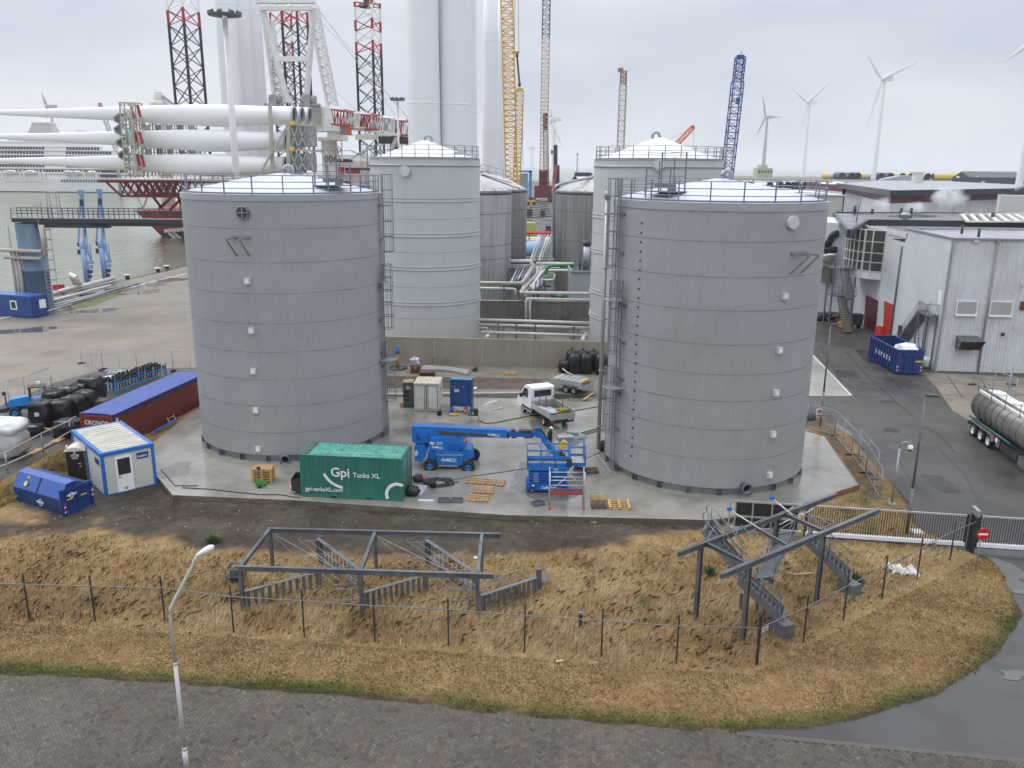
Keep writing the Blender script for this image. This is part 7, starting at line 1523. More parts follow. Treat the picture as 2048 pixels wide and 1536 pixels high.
q=G(1852,734);b=B();b.blob(q+V(0,0,.45),.6,.55,.6,3,.15);tag(b.build('white_bulk_bag',mat('white_bag_cloth')),'white bulk bag on the ground between the skip and the ribbed wall','bag')
w1,w3=G(1946,872),G(1979,897);td=(w3-w1).normalized();ta=math.atan2(td.y,td.x)
t8=T('tanker_trailer','polished steel tanker semi-trailer with three white-hubbed axles at the right edge','tanker',tuple(w1),ta)
STEEL=mat('polished_tank_steel',(.40,.385,.35),.22,.75,.10,.6,dirt=((.20,.19,.17),.4,.7),streak=.2)
tl_=11.5;R_t=1.18;zc=2.25;yc=1.05
b=B();prof=[(0,-1.25),(.5,-1.22),(.95,-1.08),(R_t,-.85),(R_t,tl_-.4),(.95,tl_-.15),(0,tl_)];b.lathe((0,0,0),prof,40);b.v=[(z,yc+y,zc-x*1.0)for x,y,z in b.v];b.f=[tuple(reversed(f))for f in b.f];tk=b.build('tank_shell',STEEL,t8,False)
b=B()
for x in np.arange(-.6,tl_-.3,1.0):b.tube([V(x,yc+(R_t+.01)*math.cos(a),zc+(R_t+.01)*math.sin(a))for a in(2*math.pi*k/36 for k in range(36))],.025,5,True)
b.build('hoops',GALVD,tk,False)
b=B();b.box(-.9,tl_-.5,yc-.75,yc-.55,zc+.93,zc+1.12);b.box(-.9,tl_-.5,yc+.55,yc+.75,zc+.93,zc+1.12);b.box(-.5,tl_-1,yc-.3,yc+.3,zc+1.17,zc+1.24);b.build('top_walkway',OFFW,t8,False)
for x in(1.0,3.6,6.4):b=B();b.rod((x,yc,zc+1.24),(x,yc,zc+1.42),.32,16);b.build('hatch',WHITE,t8,False)
b=B()
for x in np.arange(-.9,tl_-1,2.2):b.rod((x,yc-.78,zc+.9),(x,yc-.78,zc+1.9),.025,6)
b.rod((-.9,yc-.78,zc+1.9),(-.9,yc+.78,zc+1.9),.025,6);b.rod((-.9,yc-.78,zc+1.9),(.9,yc-.78,zc+1.9),.025,6);b.rod((-1.35,yc-.3,.6),(-1.2,yc-.3,zc+1.9),.025,6);b.rod((-1.35,yc+.3,.6),(-1.2,yc+.3,zc+1.9),.025,6)
for k in range(8):b.rod((-1.33,yc-.3,.8+.35*k),(-1.33,yc+.3,.8+.35*k),.018,5)
b.build('handrail',GALVD,t8,False)
b=B();b.box(-1.3,tl_,yc-.55,yc-.35,.85,1.1);b.box(-1.3,tl_,yc+.35,yc+.55,.85,1.1);b.box(-1.45,-1.25,.05,2.05,.55,.85);b.box(4.4,6.8,.0,1.0,.45,1.0);b.build('chassis',DARK,t8,False)
for k in range(3):
 for y in(.05,2.0):wheel(t8,(k*1.32,y,.5),.5,.34,(0,-1 if y<1 else 1,0),mat('white_hub',(.6,.6,.58),.45,.1,.15,4),False,.6,False)
b=B()
pr=[(-.75,.75),(-.62,1.02),(-.45,1.15),(3.1,1.15),(3.3,1.0),(3.45,.7)]
for p,q in zip(pr,pr[1:]):b.bar(V(p[0],-.0,p[1]),V(q[0],-.0,q[1]),.5,.05)
b.build('mudguard',GALV,t8,False)
b=B();b.box(3.7,4.3,-.06,.5,.5,1.1);b.build('valve_box',STEEL,t8,False);b=B();b.box(7.2,9.6,-.1,.5,.35,1.05);b.build('side_locker',STEEL,t8,False);b=B();b.rod((-.7,-.12,1.35),(6,-.12,1.35),.09,8);b.build('hose_tube',mat('teal_tube',(.02,.10,.10),.4),t8,False)
b=B();b.obox((3.85,-.09,.95),.32,.02,.32,0,math.pi/4);b.build('hazard_plate',WHITE,t8,False);b=B();b.box(3.2,3.5,-.08,-.02,.9,1.15);b.build('red_box',RED,t8,False)
for k,(a,c)in enumerate((((1945,770),(2028,805)),((2014,795),(2022,770)))):mesh_panel(G(*a),G(*c),2.1,label=['tall mesh panel standing behind the tanker','narrow mesh gate behind the tanker'][k],group='mesh panels behind the tanker')
sm=bpy.data.materials.new('steam');sm.use_nodes=True;nt=sm.node_tree;nt.nodes.clear();out=nt.nodes.new('ShaderNodeOutputMaterial');pv=nt.nodes.new('ShaderNodeVolumePrincipled');nt.links.new(pv.outputs[0],out.inputs['Volume']);pv.inputs['Color'].default_value=(.95,.95,.95,1);pv.inputs['Anisotropy'].default_value=0
tcs=nt.nodes.new('ShaderNodeTexCoord');nn_=nt.nodes.new('ShaderNodeTexNoise');nn_.inputs['Scale'].default_value=.42;nn_.inputs['Detail'].default_value=6;nn_.inputs['Roughness'].default_value=.65;nn_.inputs['Distortion'].default_value=.5;nt.links.new(tcs.outputs['Object'],nn_.inputs['Vector'])
sub=nt.nodes.new('ShaderNodeVectorMath');sub.operation='LENGTH';mpp=nt.nodes.new('ShaderNodeMapping');nt.links.new(tcs.outputs['Generated'],mpp.inputs[0]);mpp.inputs['Location'].default_value=(-1,-1,-1);mpp.inputs['Scale'].default_value=(2,2,2);nt.links.new(mpp.outputs[0],sub.inputs[0])
fa=nt.nodes.new('ShaderNodeMapRange');nt.links.new(sub.outputs['Value'],fa.inputs[0])
for i,x in zip((1,2,3,4),(.0,1.0,.26,-.36)):fa.inputs[i].default_value=x
ad=nt.nodes.new('ShaderNodeMath');ad.operation='ADD';nt.links.new(nn_.outputs['Fac'],ad.inputs[0]);nt.links.new(fa.outputs[0],ad.inputs[1])
mr=nt.nodes.new('ShaderNodeMapRange');nt.links.new(ad.outputs[0],mr.inputs[0])
for i,x in zip((1,2,3,4),(.45,.68,0,1.5)):mr.inputs[i].default_value=x
nt.links.new(mr.outputs[0],pv.inputs['Density'])
for x0,x1,y0,y1,Y in((1735,1820,380,436,126),(1790,1900,392,440,127),(1830,2000,352,440,131)):
 a,c=D(x0,y1,Y),D(x1,y0,Y);b=B();b.lathe(((a.x+c.x)/2,Y+2,(a.z+c.z)/2),[(.02,-(c.z-a.z)/2)]+[((c.x-a.x)/2*math.sin(k*math.pi/10),-(c.z-a.z)/2*math.cos(k*math.pi/10))for k in range(1,10)]+[(.02,(c.z-a.z)/2)],20);b.v=[(x,Y+2+(y-Y-2)*.35,z)for x,y,z in b.v];tag(b.build('steam_smoke',sm),kind='stuff')
def lattice(b,p,q,w0,w1,bays,r,br=None,n=4,start=.785):
 p=Vector(p);q=Vector(q);d,x,y=b.frame(p,q);br=br or r*.6
 def corner(k,f):
  a=start+2*math.pi*k/n;w=(w0+(w1-w0)*f)*(.7071 if n==4 else .577);return p.lerp(q,f)+x*(w*math.cos(a))+y*(w*math.sin(a))
 for k in range(n):b.rod(corner(k,0),corner(k,1),r,5,caps=False)
 for i in range(bays):
  f0,f1=i/bays,(i+1)/bays
  for k in range(n):
   k2=(k+1)%n;b.rod(corner(k,f0)if(i+k)%2==0 else corner(k2,f0),corner(k2,f1)if(i+k)%2==0 else corner(k,f1),br,3,caps=False)
   b.rod(corner(k,f1),corner(k2,f1),br,3,caps=False)
def xlattice(b,p,q,w,bays,r,br):
 p=Vector(p);q=Vector(q)
 def corner(k,f):a=-math.pi/2+.35+2*math.pi*k/3;return p.lerp(q,f)+V(math.cos(a),math.sin(a),0)*(w*.577)
 for k in range(3):b.rod(corner(k,0),corner(k,1),r,6,caps=False)
 for i in range(bays):
  f0,f1=i/bays,(i+1)/bays
  for k in range(3):
   k2=(k+1)%3;b.rod(corner(k,f0),corner(k2,f1),br,3,caps=False);b.rod(corner(k2,f0),corner(k,f1),br,3,caps=False)
TOWER=mat('turbine_tower_white',(.78,.79,.80),.4,0,.04,.05);FARW=mat('far_white',(.80,.81,.81),.45,0,.05,.1);BLADE=mat('blade_white',(.82,.82,.82),.35,0,.03,.1)
LEGB=mat('leg_dark_blue',(.012,.016,.028),.45,0,.2,.3);CRW=mat('crane_white',(.72,.72,.69),.45,0,.1,.3);DKRED=mat('dark_vessel_red',(.20,.014,.018),.5,0,.15,.2);VRED=mat('vessel_red',(.38,.02,.02),.45,0,.15,.2);RACKC=mat('rack_cream',(.42,.41,.34),.5,0,.12,.5);RGREY=mat('rack_grey',(.26,.28,.30),.5,.1,.2,.6)
def tower(px_,Y,r,lb,ztop=95):
 c=D(px_,100,Y);t=T('turbine_tower',lb,'turbine tower',(c.x,Y,0),0,'white turbine towers standing on the quay');b=B()
 b.lathe((c.x,Y,0),[(r,0),(r*.98,32)],40);b.build('lower_section',TOWER,t);b=B();b.lathe((c.x,Y,0),[(r*.98,32),(r*.90,64)],40);b.build('middle_section',TOWER,t);b=B();b.lathe((c.x,Y,0),[(r*.90,64),(r*.74,ztop),(0,ztop)],40);b.build('upper_section',TOWER,t)
 b=B();b.lathe((c.x,Y,0),[(r+.2,0),(r+.2,.6),(r,.7)],40)
 b.build('base_flange',FARW,t)
 for z,k in((32,.98),(64,.90)):b=B();b.lathe((c.x,Y,z),[(r*k,-.12),(r*k+.05,-.1),(r*k+.05,.1),(r*k,.12)],40);b.build('flange_ring',FARW,t)
for a in((457,262,3.3,'thick white tower nearest the white floodlight mast'),(484,270,3.2,'white tower just right of the one by the floodlight mast'),(508,278,3.1,'rightmost white tower of the group behind the stacked blades'),(846,187,3.55,'thick white tower rising behind the left green-grey tank roof, left of its twin'),(908,190,3.55,'thick white tower right of its twin behind the green-grey tank'),(927,215,3.3,'white tower half hidden at the right behind the twin towers'),(866,215,3.3,'shaded white tower squeezed between the twin towers'),(981,330,3.1,'slender white tower left of the yellow crane boom'),(1004,345,2.0,'slender white tower half hidden by the yellow crane boom')):tower(*a)
def blade(root,tip,r0,chord,lb,seed=0):
 root=Vector(root);tip=Vector(tip);d=(tip-root).normalized();L=(tip-root).length;n=24;st=[(0,r0,r0),(.035,r0,r0),(.08,r0*1.0,r0*.96),(.15,chord*.43,r0*.85),(.24,chord*.5,r0*.72),(.33,chord*.46,r0*.6),(.5,chord*.34,r0*.42),(.7,chord*.22,r0*.27),(.86,chord*.14,r0*.17),(.96,chord*.07,r0*.09),(1.0,.05,.04)]
 side=V(-d.y,d.x,0);up=V(0,0,1);vs=[]
 for f,hz,hy in st:
  c=root+d*(L*f)-up*(.35*(hz-r0)if hz>r0 else 0)
  for i in range(n):a=2*math.pi*i/n;vs.append(c+up*(hz*math.sin(a))+side*(hy*math.cos(a)))
 b=B();b.add(vs,[(j*n+i,j*n+(i+1)%n,(j+1)*n+(i+1)%n,(j+1)*n+i)for j in range(len(st)-1)for i in range(n)],True)
 o=b.build('turbine_wing',BLADE);tag(o,lb,'turbine blade','white turbine blades stacked on the vessel')
 b=B();M3=V(0,0,1).rotation_difference(d).to_matrix();b.lathe((0,0,0),[(r0*.84,6),(r0*.86,0),(r0*.86,-.15),(r0*1.02,-.15),(r0*1.02,.3)],30);b.v=[tuple(root+M3@Vector(q))for q in b.v];b.build('root_ring',mat('blade_root',(.42,.46,.46),.4),o);
 b=B();b.lathe((0,0,0),[(0,.5),(r0*.85,.5)],30);b.v=[tuple(root+M3@Vector(q))for q in b.v];b.build('root_hollow_shade',mat('root_shade',(.02,.028,.027),.7),o);return o  # near-black disc stands in for the shade inside the hollow root
rows=[(231,589,222),(282,574,271),(331,572,320)];nm=['top','middle','bottom']
for j,(ry,rx,ty)in enumerate(rows):
 for k in range(3):
  Y=214+6.0*k;r_=D(rx+15.5*k,ry+.6*k,Y);tp=D(-55+8*k,ty+1+1*k,Y+6);tp.z=D(-55,ty,Y).z
  blade(r_,tp,2.15,5.4,['%s layer blade nearest the camera','middle blade of the %s layer in the stack','rearmost blade of the %s layer in the stack'][k]%nm[j])
t=T('blade_rack','cream lattice rack with grey cradles holding the blade stack near its outer end','blade rack',tuple(V(*D(268,350,216)[:2],0)))
for k,(x0,x1)in enumerate(((246,271),(262,285))):
 b=B();Y=211+21*k;p,q=D(x0+12,354,Y),D(x0+0,206,Y);lattice(b,D((x0+x1)/2+8,354,Y),D((x0+x1)/2-4,206,Y),2.6,2.6,7,.2,.12);b.build('rack_tower',RACKC,t)
for z0 in(236,257,284,308,335):b=B();b.bar(D(250,z0,210),D(268,z0+1,234),.5);b.bar(D(280,z0,210),D(292,z0+1,234),.4);b.build('rack_beam',RACKC,t)
for x,y in((238,240),(239,262),(243,288),(247,312)):b=B();b.bar(D(x+7,y-13,212),D(x-5,y-5,212),3.2,.3);b.bar(D(x-5,y-5,212),D(x-3,y+3,212),3.2,.3);b.bar(D(x-3,y+3,212),D(x+8,y+9,212),3.2,.3);b.build('cradle',mat('cradle_grey',(.34,.36,.38),.45,.2,.1,.5),t)
for x,y in((262,225),(275,222),(279,275),(268,272),(283,322),(274,320)):b=B();a,c=D(x,y-12,211),D(x+6,y+12,211);b.bar(a,c,.55);b.build('red_strap',VRED,t)
for k in range(5):b=B();lattice(b,D(300+22*k,350,236),D(292+22*k,214,236),2.2,2.2,6,.16,.1);b.obox(D(296+22*k,265,240),1.3,1,4);b.obox(D(298+22*k,312,240),1.3,1,4);b.build('inner_rack',RGREY if k%2 else RACKC,t)
t=T('root_rack','cream and grey rack holding the blade roots under the white crane','blade rack',tuple(V(*D(600,350,216)[:2],0)))
for x0,x1,y0,y1,Y in((540,546,208,352,211),(577,577,246,352,210),(589,588,246,345,222)):b=B();b.bar(D(x1,y1,Y),D(x0,y0,Y),.8);b.build('rack_post',RACKC,t)
b=B()
for a in((542,248,576,246),(546,303,576,300),(575,252,520,346),(545,340,578,338)):b.bar(D(a[0],a[1],210),D(a[2],a[3],210),.5)
b.build('rack_brace',RACKC,t)
for x in(588,604,621):
 for y0,y1 in((254,292),(308,340)):b=B();b.obox(D(x,(y0+y1)/2,219),1.9,6,(y1-y0)*.13,0);b.build('cradle',RGREY,t);b=B();b.bar(D(x-6,y0,209),D(x+7,y1,209),.22);b.bar(D(x+7,y0,209),D(x-6,y1,209),.22);b.build('cradle_brace',RACKC,t)
for y in(248,299):b=B();b.bar(D(580,y,209),D(645,y+4,209),1.1,.5);b.bar(D(580,y-5,209),D(645,y-1,209),.12);b.build('rack_walkway',RACKC,t);b=B();b.obox(D(584,y-2,208),1,.5,.9);b.build('yellow_box',YEL,t)
t=T('jack_up_vessel','red-hulled jack-up vessel with dark lattice legs and a white crane','vessel',tuple(V(*D(480,440,262)[:2],-3)))
hp0=D(268,466,262)
b=B();a,c=D(270,428,262),D(372,440,258);zdk=D(300,421,262).z
b.extr([V(a.x,262,zdk),V(a.x+8,262,-3.4),V(a.x+95,262,-3.4),V(a.x+95,262,zdk)],V(0,34,0));b.build('hull',VRED,t)
b=B();b.extr([V(a.x+6.5,261.9,-1.4),V(a.x+8.2,261.9,-3.4),V(a.x+94,261.9,-3.4),V(a.x+94,261.9,-1.4)],V(0,.1,0));b.build('dark_waterline',DARK,t)
b=B()
for x in(290,320,345):b.box(D(x,425,261).x-.5,D(x,425,261).x+1.3,261.8,262,zdk-1.3,zdk-.6)
b.build('hull_opening',DARK,t)
b=B()
for x in np.arange(a.x+1,a.x+60,1.6):b.rod((x,262.2,zdk),(x,262.2,zdk+1.1),.05,4)
b.rod((a.x+1,262.2,zdk+1.1),(a.x+60,262.2,zdk+1.1),.06,4);b.rod((a.x+1,262.2,zdk+.6),(a.x+60,262.2,zdk+.6),.06,4);b.build('deck_rail',OFFW,t)
b=B()
T0=[(228,364),(272,389)]
zt0=D(300,362,250).z;zt1=D(300,390,250).z;xs_=np.linspace(D(230,362,250).x,D(380,362,250).x,12)
for y in(240,250,262):
 b.bar((xs_[0],y,zt0),(xs_[-1]+40,y,zt0),.7);b.bar((xs_[3],y,zt1),(xs_[-1]+40,y,zt1),.6);b.bar((xs_[0]+2,y,zt0),(xs_[3],y,zt1),.5)
 for k in range(3,11):b.bar((xs_[k],y,zt1),(xs_[k+1],y,zt0),.35);b.bar((xs_[k+1],y,zt1),(xs_[k],y,zt0),.35)
for x in xs_:b.bar((x,240,zt0),(x,262,zt0),.4)
for k in range(2):
 for f,g in(((305,392),(325,418)),((345,392),(318,418)),((352,388),(372,420)),((372,388),(340,420))):b.bar(D(*f,250+10*k),D(*g,262),.6)
b.build('outrigger_truss',DKRED,t)
b=B();b.box(xs_[0],xs_[-1]+40,240,262,zt0+.36,zt0+.6);b.build('outrigger_deck',RACKC,t)
b=B()
for x in np.arange(xs_[0],xs_[-1]+30,1.3):b.rod((x,240,zt0+.6),(x,240,zt0+1.7),.06,4)
b.rod((xs_[0],240,zt0+1.7),(xs_[-1]+30,240,zt0+1.7),.07,4);b.build('outrigger_rail',DKRED,t)
b=B();b.bar(D(274,392,262),D(285,415,262),.5);b.bar(D(295,392,262),D(287,415,262),.5);b.extr([D(272,422,261),D(286,422,261),D(282,414,261),D(276,414,261)],V(0,1,0));b.build('white_braces',CRW,t)
b=B();b.bar(D(330,462,258),D(376,458,256),1.0);b.bar(D(338,466,258),D(372,492,256),.7);b.bar(D(346,464,258),D(376,488,256),.5);b.build('fender_arm',CRW,t)
b=B();b.box(D(358,403,260).x,D(366,403,260).x,260,262,D(360,421,260).z,D(360,402,260).z);b.build('yellow_locker',YEL,t)
LEGS=[(377,402,250,8.2,(('leg',-60,20,'w'),('leg',20,50,'r'),('leg',50,330,'b'))),(733,745,290,8.2,(('l',3,13,'r'),('l',13,40,'w'),('l',40,62,'r'),('l',62,84,'w'),('l',84,106,'r'),('l',106,345,'b'))),(590,600,285,8.0,(('l',20,45,'r'),('l',45,345,'b'))),(560,572,330,7.5,(('l',5,25,'w'),('l',25,55,'r'),('l',55,80,'w'),('l',80,115,'r'),('l',115,340,'b')))]
for xt,xb,Y,w,bands in LEGS:
 leg=None;b0=D(xb,345,Y)
 for nm_,y0,y1,cl in bands:
  za,zb__=D(xt,y1,Y).z,D(xt,y0,Y).z;b=B();bx=D(xt if xt==377 else xb-3,150,Y).x
  xlattice(b,V(bx,Y,za),V(bx,Y,zb__),w,max(1,round((zb__-za)/5.2)),.42,.17);o=b.build('leg' if leg is None else 'leg_band',{'w':FARW,'r':VRED,'b':LEGB}[cl],leg or t);leg=leg or o
b=B();q=D(733,8,290);b.lathe(q,[(2.6,-1),(2.6,-.6),(0,-.6)],12);b.rod(q,q+V(0,0,1.8),1.0,10);b.build('leg_cap',DARK,t)
WCAB=mat('ship_white',(.80,.80,.78),.45,0,.05,.1)
b=B()
for x0,x1,y0,y1,Y in((640,770,352,420,280),(655,760,322,352,282),(672,750,310,322,284),(430,520,352,420,275)):a,c=D(x0,y1,Y),D(x1,y0,Y);b.box(a.x,c.x,Y,Y+22,a.z,c.z)
sp=b.build('superstructure',WCAB,t)
for x0,x1,y0,y1,Y in((668,705,318,324,281.8),(690,748,336,340,281.8),(655,700,362,366,279.8),(712,752,372,376,279.8),(440,452,360,372,274.8)):b=B();a,c=D(x0,y1,Y),D(x1,y0,Y);b.box(a.x,c.x,Y,Y+.1,a.z,c.z);b.build('window_strip',DARK,sp)
for x0,x1,y0,y1 in((674,688,334,350),(692,720,340,348),(650,676,296,306),(476,524,350,360)):b=B();a,c=D(x0,y1,279),D(x1,y0,279);b.box(a.x,c.x,278.6,279.4,a.z,c.z);b.build('red_panel',VRED,sp)
for x0,y0,x1,y1 in((668,278,668,322),(683,265,684,322),(668,285,683,300),(683,300,668,315),(700,300,735,318),(735,296,700,320)):b=B();b.bar(D(x0,y0,279),D(x1,y1,279),.45);b.build('deck_mast',CRW,sp)
b=B();
q=D(652,330,262);
for x0,x1,y0,y1,w in((640,668,282,352,0),):a,c=D(x0,y1,262),D(x1,y0,262);b.lathe(((a.x+c.x)/2,266,a.z),[((c.x-a.x)/2,0),((c.x-a.x)/2,(c.z-a.z)),(3.4,c.z-a.z+.1),(3.4,c.z-a.z+1.2)],24)
ped=b.build('crane_pedestal',CRW,t);lettering('num',DARK,ped,D(648,325,263.2),V(1,-.1,0),Z3,scale=1.0)
b=B()
for x0,x1,y0,y1,Y in((618,684,236,262,262),(624,652,214,240,262.6),(655,684,262,280,263)):a,c=D(x0,y1,Y),D(x1,y0,Y);b.box(a.x,c.x,Y,Y+9,a.z,c.z)
b.build('crane_house',CRW,ped);b=B();a,c=D(665,247,261.8),D(683,229,261.8);b.box(a.x,c.x,261.6,261.9,a.z,c.z);b.build('house_panel',FARW,ped)
for xs2,bx2 in(((543,558),((528,566,207,213),(536,560,212,236))),((607,627),((598,640,207,213),(600,640,212,250)))):
 b=B()
 for x in xs2:b.rod(D(x-4,200,262),D(x+5,200,262),1.3,12)
 for x0,x1,y0,y1 in bx2:b.box(D(x0,y1,261).x,D(x1,y0,261).x,260.9,261.9,D(x0,y1,261).z,D(x1,y0,261).z)
 b.build('winch_deck',mat('winch_grey',(.28,.28,.26),.5,0,.3,.5),ped)
b=B()
for x in(548,615):a,c=D(x-7,236,261.5),D(x+8,190,261.5);b.box(a.x+.3,c.x-.3,260.5,260.85,a.z,c.z)
b.build('dark_sheave',mat('winch_grey'),ped)
b=B();b.bar(D(576,205,262),D(524,16,258),1.1,1.5);b.bar(D(613,200,262),D(627,16,258),1.1,1.5);b.bar(D(552,118,260.5),D(618,118,260.5),1.4);b.bar(D(512,4,257.6),D(630,4,257.6),2.0,.8);b.bar(D(520,17,257.8),D(626,17,257.8),1.4,1.0);b.bar(D(530,4,258),D(534,-40,258),.8);b.bar(D(610,4,258),D(606,-40,258),.8);b.build('gantry_frame',CRW,ped)
for p,q in(((665,212),(626,12)),((560,210),(536,40))):b=B();lattice(b,D(*p,266),D(*q,266),2.9,2.6,22,.22,.13);b.build('lattice_strut',CRW,ped)
b=B()
for p,q in(((664,200),(632,20)),((640,40),(830,250)),((636,20),(815,235)),((630,8),(790,230)),((668,180),(735,240)),((545,190),(535,20)),((530,170),(544,120))):b.rod(D(*p,266),D(*q,270),.06,4)
b.build('stay_ropes',mat('pale_rope',(.55,.42,.42),.6),ped)
segs=[(690,232,712,237,'r'),(712,237,736,243,'w'),(736,243,760,248,'r'),(760,248,782,253,'w'),(782,253,806,258,'r')]
for x0,y0,x1,y1,cl in((676,234,700,238,'r'),(700,238,730,242,'w'),(730,242,752,246,'r'),(752,246,778,250,'w'),(778,250,800,254,'w'),(800,254,816,258,'r')):b=B();lattice(b,D(x0,y0,258),D(x1,y1,252),4.2,3.9,max(2,(x1-x0)//5),.26,.17);b.build('main_boom',VRED if cl=='r' else CRW,ped)
b=B();b.bar(D(690,256,256),D(800,270,250),.7);b.build('rest_beam',CRW,t);b=B();b.bar(D(712,274,270),D(812,274,270),1.6);b.build('boom_rest',CRW,t);b=B();b.bar(D(758,280,268),D(816,281,268),2.2,2.2);b.bar(D(786,272,267.5),D(790,298,267.5),2.2);b.build('dark_grab',DARK,t);b=B();b.bar(D(794,275,266),D(782,302,266),1.2);b.build('hydraulic_ram',OFFW,t);b=B();b.obox(D(697,258,255),1.6,1.2,3.2);b.build('orange_sheave',ORANGE,t)
b=B();b.obox(D(690,258,256),2.6,2,3.0);b.bar(D(676,268,255),D(706,270,255),.3);b.build('cabin_cage',RGREY,t)
t2=T('deck_crane','small red lattice crane leaning right above the green-grey tank roof','crane',tuple(V(*D(818,290,260)[:2],0)));b=B();p,q=D(818,292,258),D(834,236,258);lattice(b,p,q,1.4,1.0,14,.2,.14);b.build('boom',VRED,t2);b=B();b.rod(V(p.x,p.y,-1),p,1.0,10);b.build('pedestal',CRW,t2);b=B();b.rod(q,D(835,276,258),.05,4);b.build('hoist_rope',DARK,t2);b=B();b.blob(D(835,278,258),.6,.6,.9,1,.05);b.build('hook',DARK,t2)
t2=T('white_post_crane','white pedestal crane with a thin grey boom behind the blade rack','crane',tuple(V(*D(319,230,300)[:2],0)));b=B();a=D(319,212,300);b.rod(V(a.x,300,-1),a,2.4,16,2.1);b.lathe(a,[(3.2,0),(3.2,1.2),(2.6,1.6)],16);b.build('pedestal',OFFW,t2);b=B();b.lathe(a,[(2.2,1.6),(1.2,4.6),(0,4.8)],10,smooth=False);b.build('crane_head',OFFW,t2);b=B();b.bar(D(325,192,299),D(352,212,297),.8);b.build('boom',GALV,t2)
def flood_mast(x0,y0,x1,y1,Y,lb,r,hw):
 p,q=D(x0,y0,Y),D(x1,y1,Y);t=T('floodlight_mast',lb,'floodlight mast',(p.x,Y,0));b=B();b.rod(V(p.x,Y,0),V(p.x,Y,q.z),r,14,r*.55);b.build('pole',mat('mast_white',(.66,.63,.62),.45,0,.06,.3),t);s=hw
 b=B();b.lathe((p.x,Y,q.z),[(s*.3,-.2),(s*.95,-.1),(s,.1),(s*.3,.25)],14);b.build('lamp_ring',GALVD,t)
 for k in range(8):a=2*math.pi*k/8;b=B();b.obox((p.x+math.cos(a)*s*.85,Y+math.sin(a)*s*.85,q.z+.25),.7*s/2.4,.5,.45,a,.4);b.build('floodlight',mat('lamp_grey',(.12,.125,.13),.4,.2,.3,2),t)
 return t
flood_mast(458,150,444,30,122,'tall white floodlight mast in front of the stacked blades',.62,2.3);flood_mast(797,280,795,200,190,'thin white floodlight mast left of the twin towers',.32,1.6)
YS=640
def SX(x,y=360,Y=YS):return D(x,y,Y).x
def SZ(y,x=150,Y=YS):return D(x,y,Y).z
t=T('cruise_ship','white cruise ship with a grey funnel and lifeboats moored at the far left','ship',(SX(100),YS,-3));x0,x1=SX(-150),SX(322);zw=-3.2;zd=SZ(358)
HULLW=mat('ship_hull',(.68,.68,.66),.45,0,.05,.02)
b=B();ol=[(x0,YS),(SX(240),YS),(SX(300),YS+9),(x1,YS+14),(SX(300),YS+19),(SX(240),YS+28),(x0,YS+28)];n=len(ol)
lowr=[(x if x<SX(250)else x-(x-SX(250))*.22,y,zw)for x,y in ol];b.add(lowr+[(x,y,zd)for x,y in ol],[tuple(range(n,2*n))]+[(i,(i+1)%n,n+(i+1)%n,n+i)for i in range(n)]);b.build('hull',HULLW,t)
b=B();b.add([(p[0],p[1]-.15,zw)for p in lowr[:4]]+[(p[0],p[1]-.15,zw+.9)for p in lowr[:4]],[(i,i+1,5+i,4+i)for i in range(3)]);b.build('boot_line',DARK,t)
decks=[(358,347,-150,268,0),(347,337,-150,262,2),(337,328,-150,240,2),(328,319,-150,236,2.5),(319,310,-150,232,3),(310,301,-150,228,3.5),(301,293,-150,205,5),(293,284,-60,190,7),(284,278,10,185,9)]
for k,(ya,yb,xa,xb,off)in enumerate(decks):
 b=B();b.box(SX(xa),SX(xb),YS+1+off,YS+27-off,SZ(ya),SZ(yb));dk=b.build('deck_block',WCAB,t);b=B();zc_=(SZ(ya)+SZ(yb))/2
 if 1<=k<=6:
  step=2.3;x=SX(max(xa,-60))+1;done_=False
  while x<SX(xb-8):
   if x>SX(107)and b.v and not done_:b.build('cabin_windows',mat('ship_glass',(.035,.04,.05),.2),dk);b=B();done_=True
   if not(SX(86)<x<SX(128))or k in(1,):b.box(x,x+1.75,YS+.85+off,YS+1+off,zc_-1.0,zc_+1.0)
   x+=step
  b.build('cabin_windows',mat('ship_glass',(.035,.04,.05),.2),dk)
 b=B();b.box(SX(xa),SX(xb)+1.5,YS-.2+off,YS+1+off,SZ(yb)-.25,SZ(yb)+.25);b.build('balcony_edge',WCAB,dk)
b=B();b.box(SX(201),SX(238),YS-.1,YS+.1,SZ(354),SZ(348));b.box(SX(204),SX(244),YS+2.6,YS+2.8,SZ(345),SZ(340));b.build('dark_windows',mat('ship_glass'),t)
b=B()
for k in range(14):x=SX(124+5.4*k);b.box(x-.6,x+.6,YS-.12,YS,SZ(364.5),SZ(359.5))
for k in range(14):x=SX(12+5.5*k);b.box(x-.35,x+.35,YS-.12,YS,SZ(366),SZ(364.3))
b.build('portholes',mat('ship_glass'),t)
for k,x in enumerate((-10,26,65,140,158,186)):b=B();b.blob((SX(x),YS-1.2,SZ(345)),4.6 if k<3 else 3.2,1.6,1.5,k,.02,18,10,.2);lb_=b.build('lifeboat',WCAB,t);b=B();b.box(SX(x)-2.2,SX(x)+2.2,YS-2.75,YS-1.0,SZ(345)-.1,SZ(345)+.55);b.build('lifeboat_windows',mat('ship_glass')if k<4 else VRED,lb_)
for x in(8,15,44,52,84,92,136,150,172,196):b=B();b.bar((SX(x),YS-.6,SZ(357)),(SX(x-4),YS-.6,SZ(341)),.8);b.build('davit',WCAB,t)
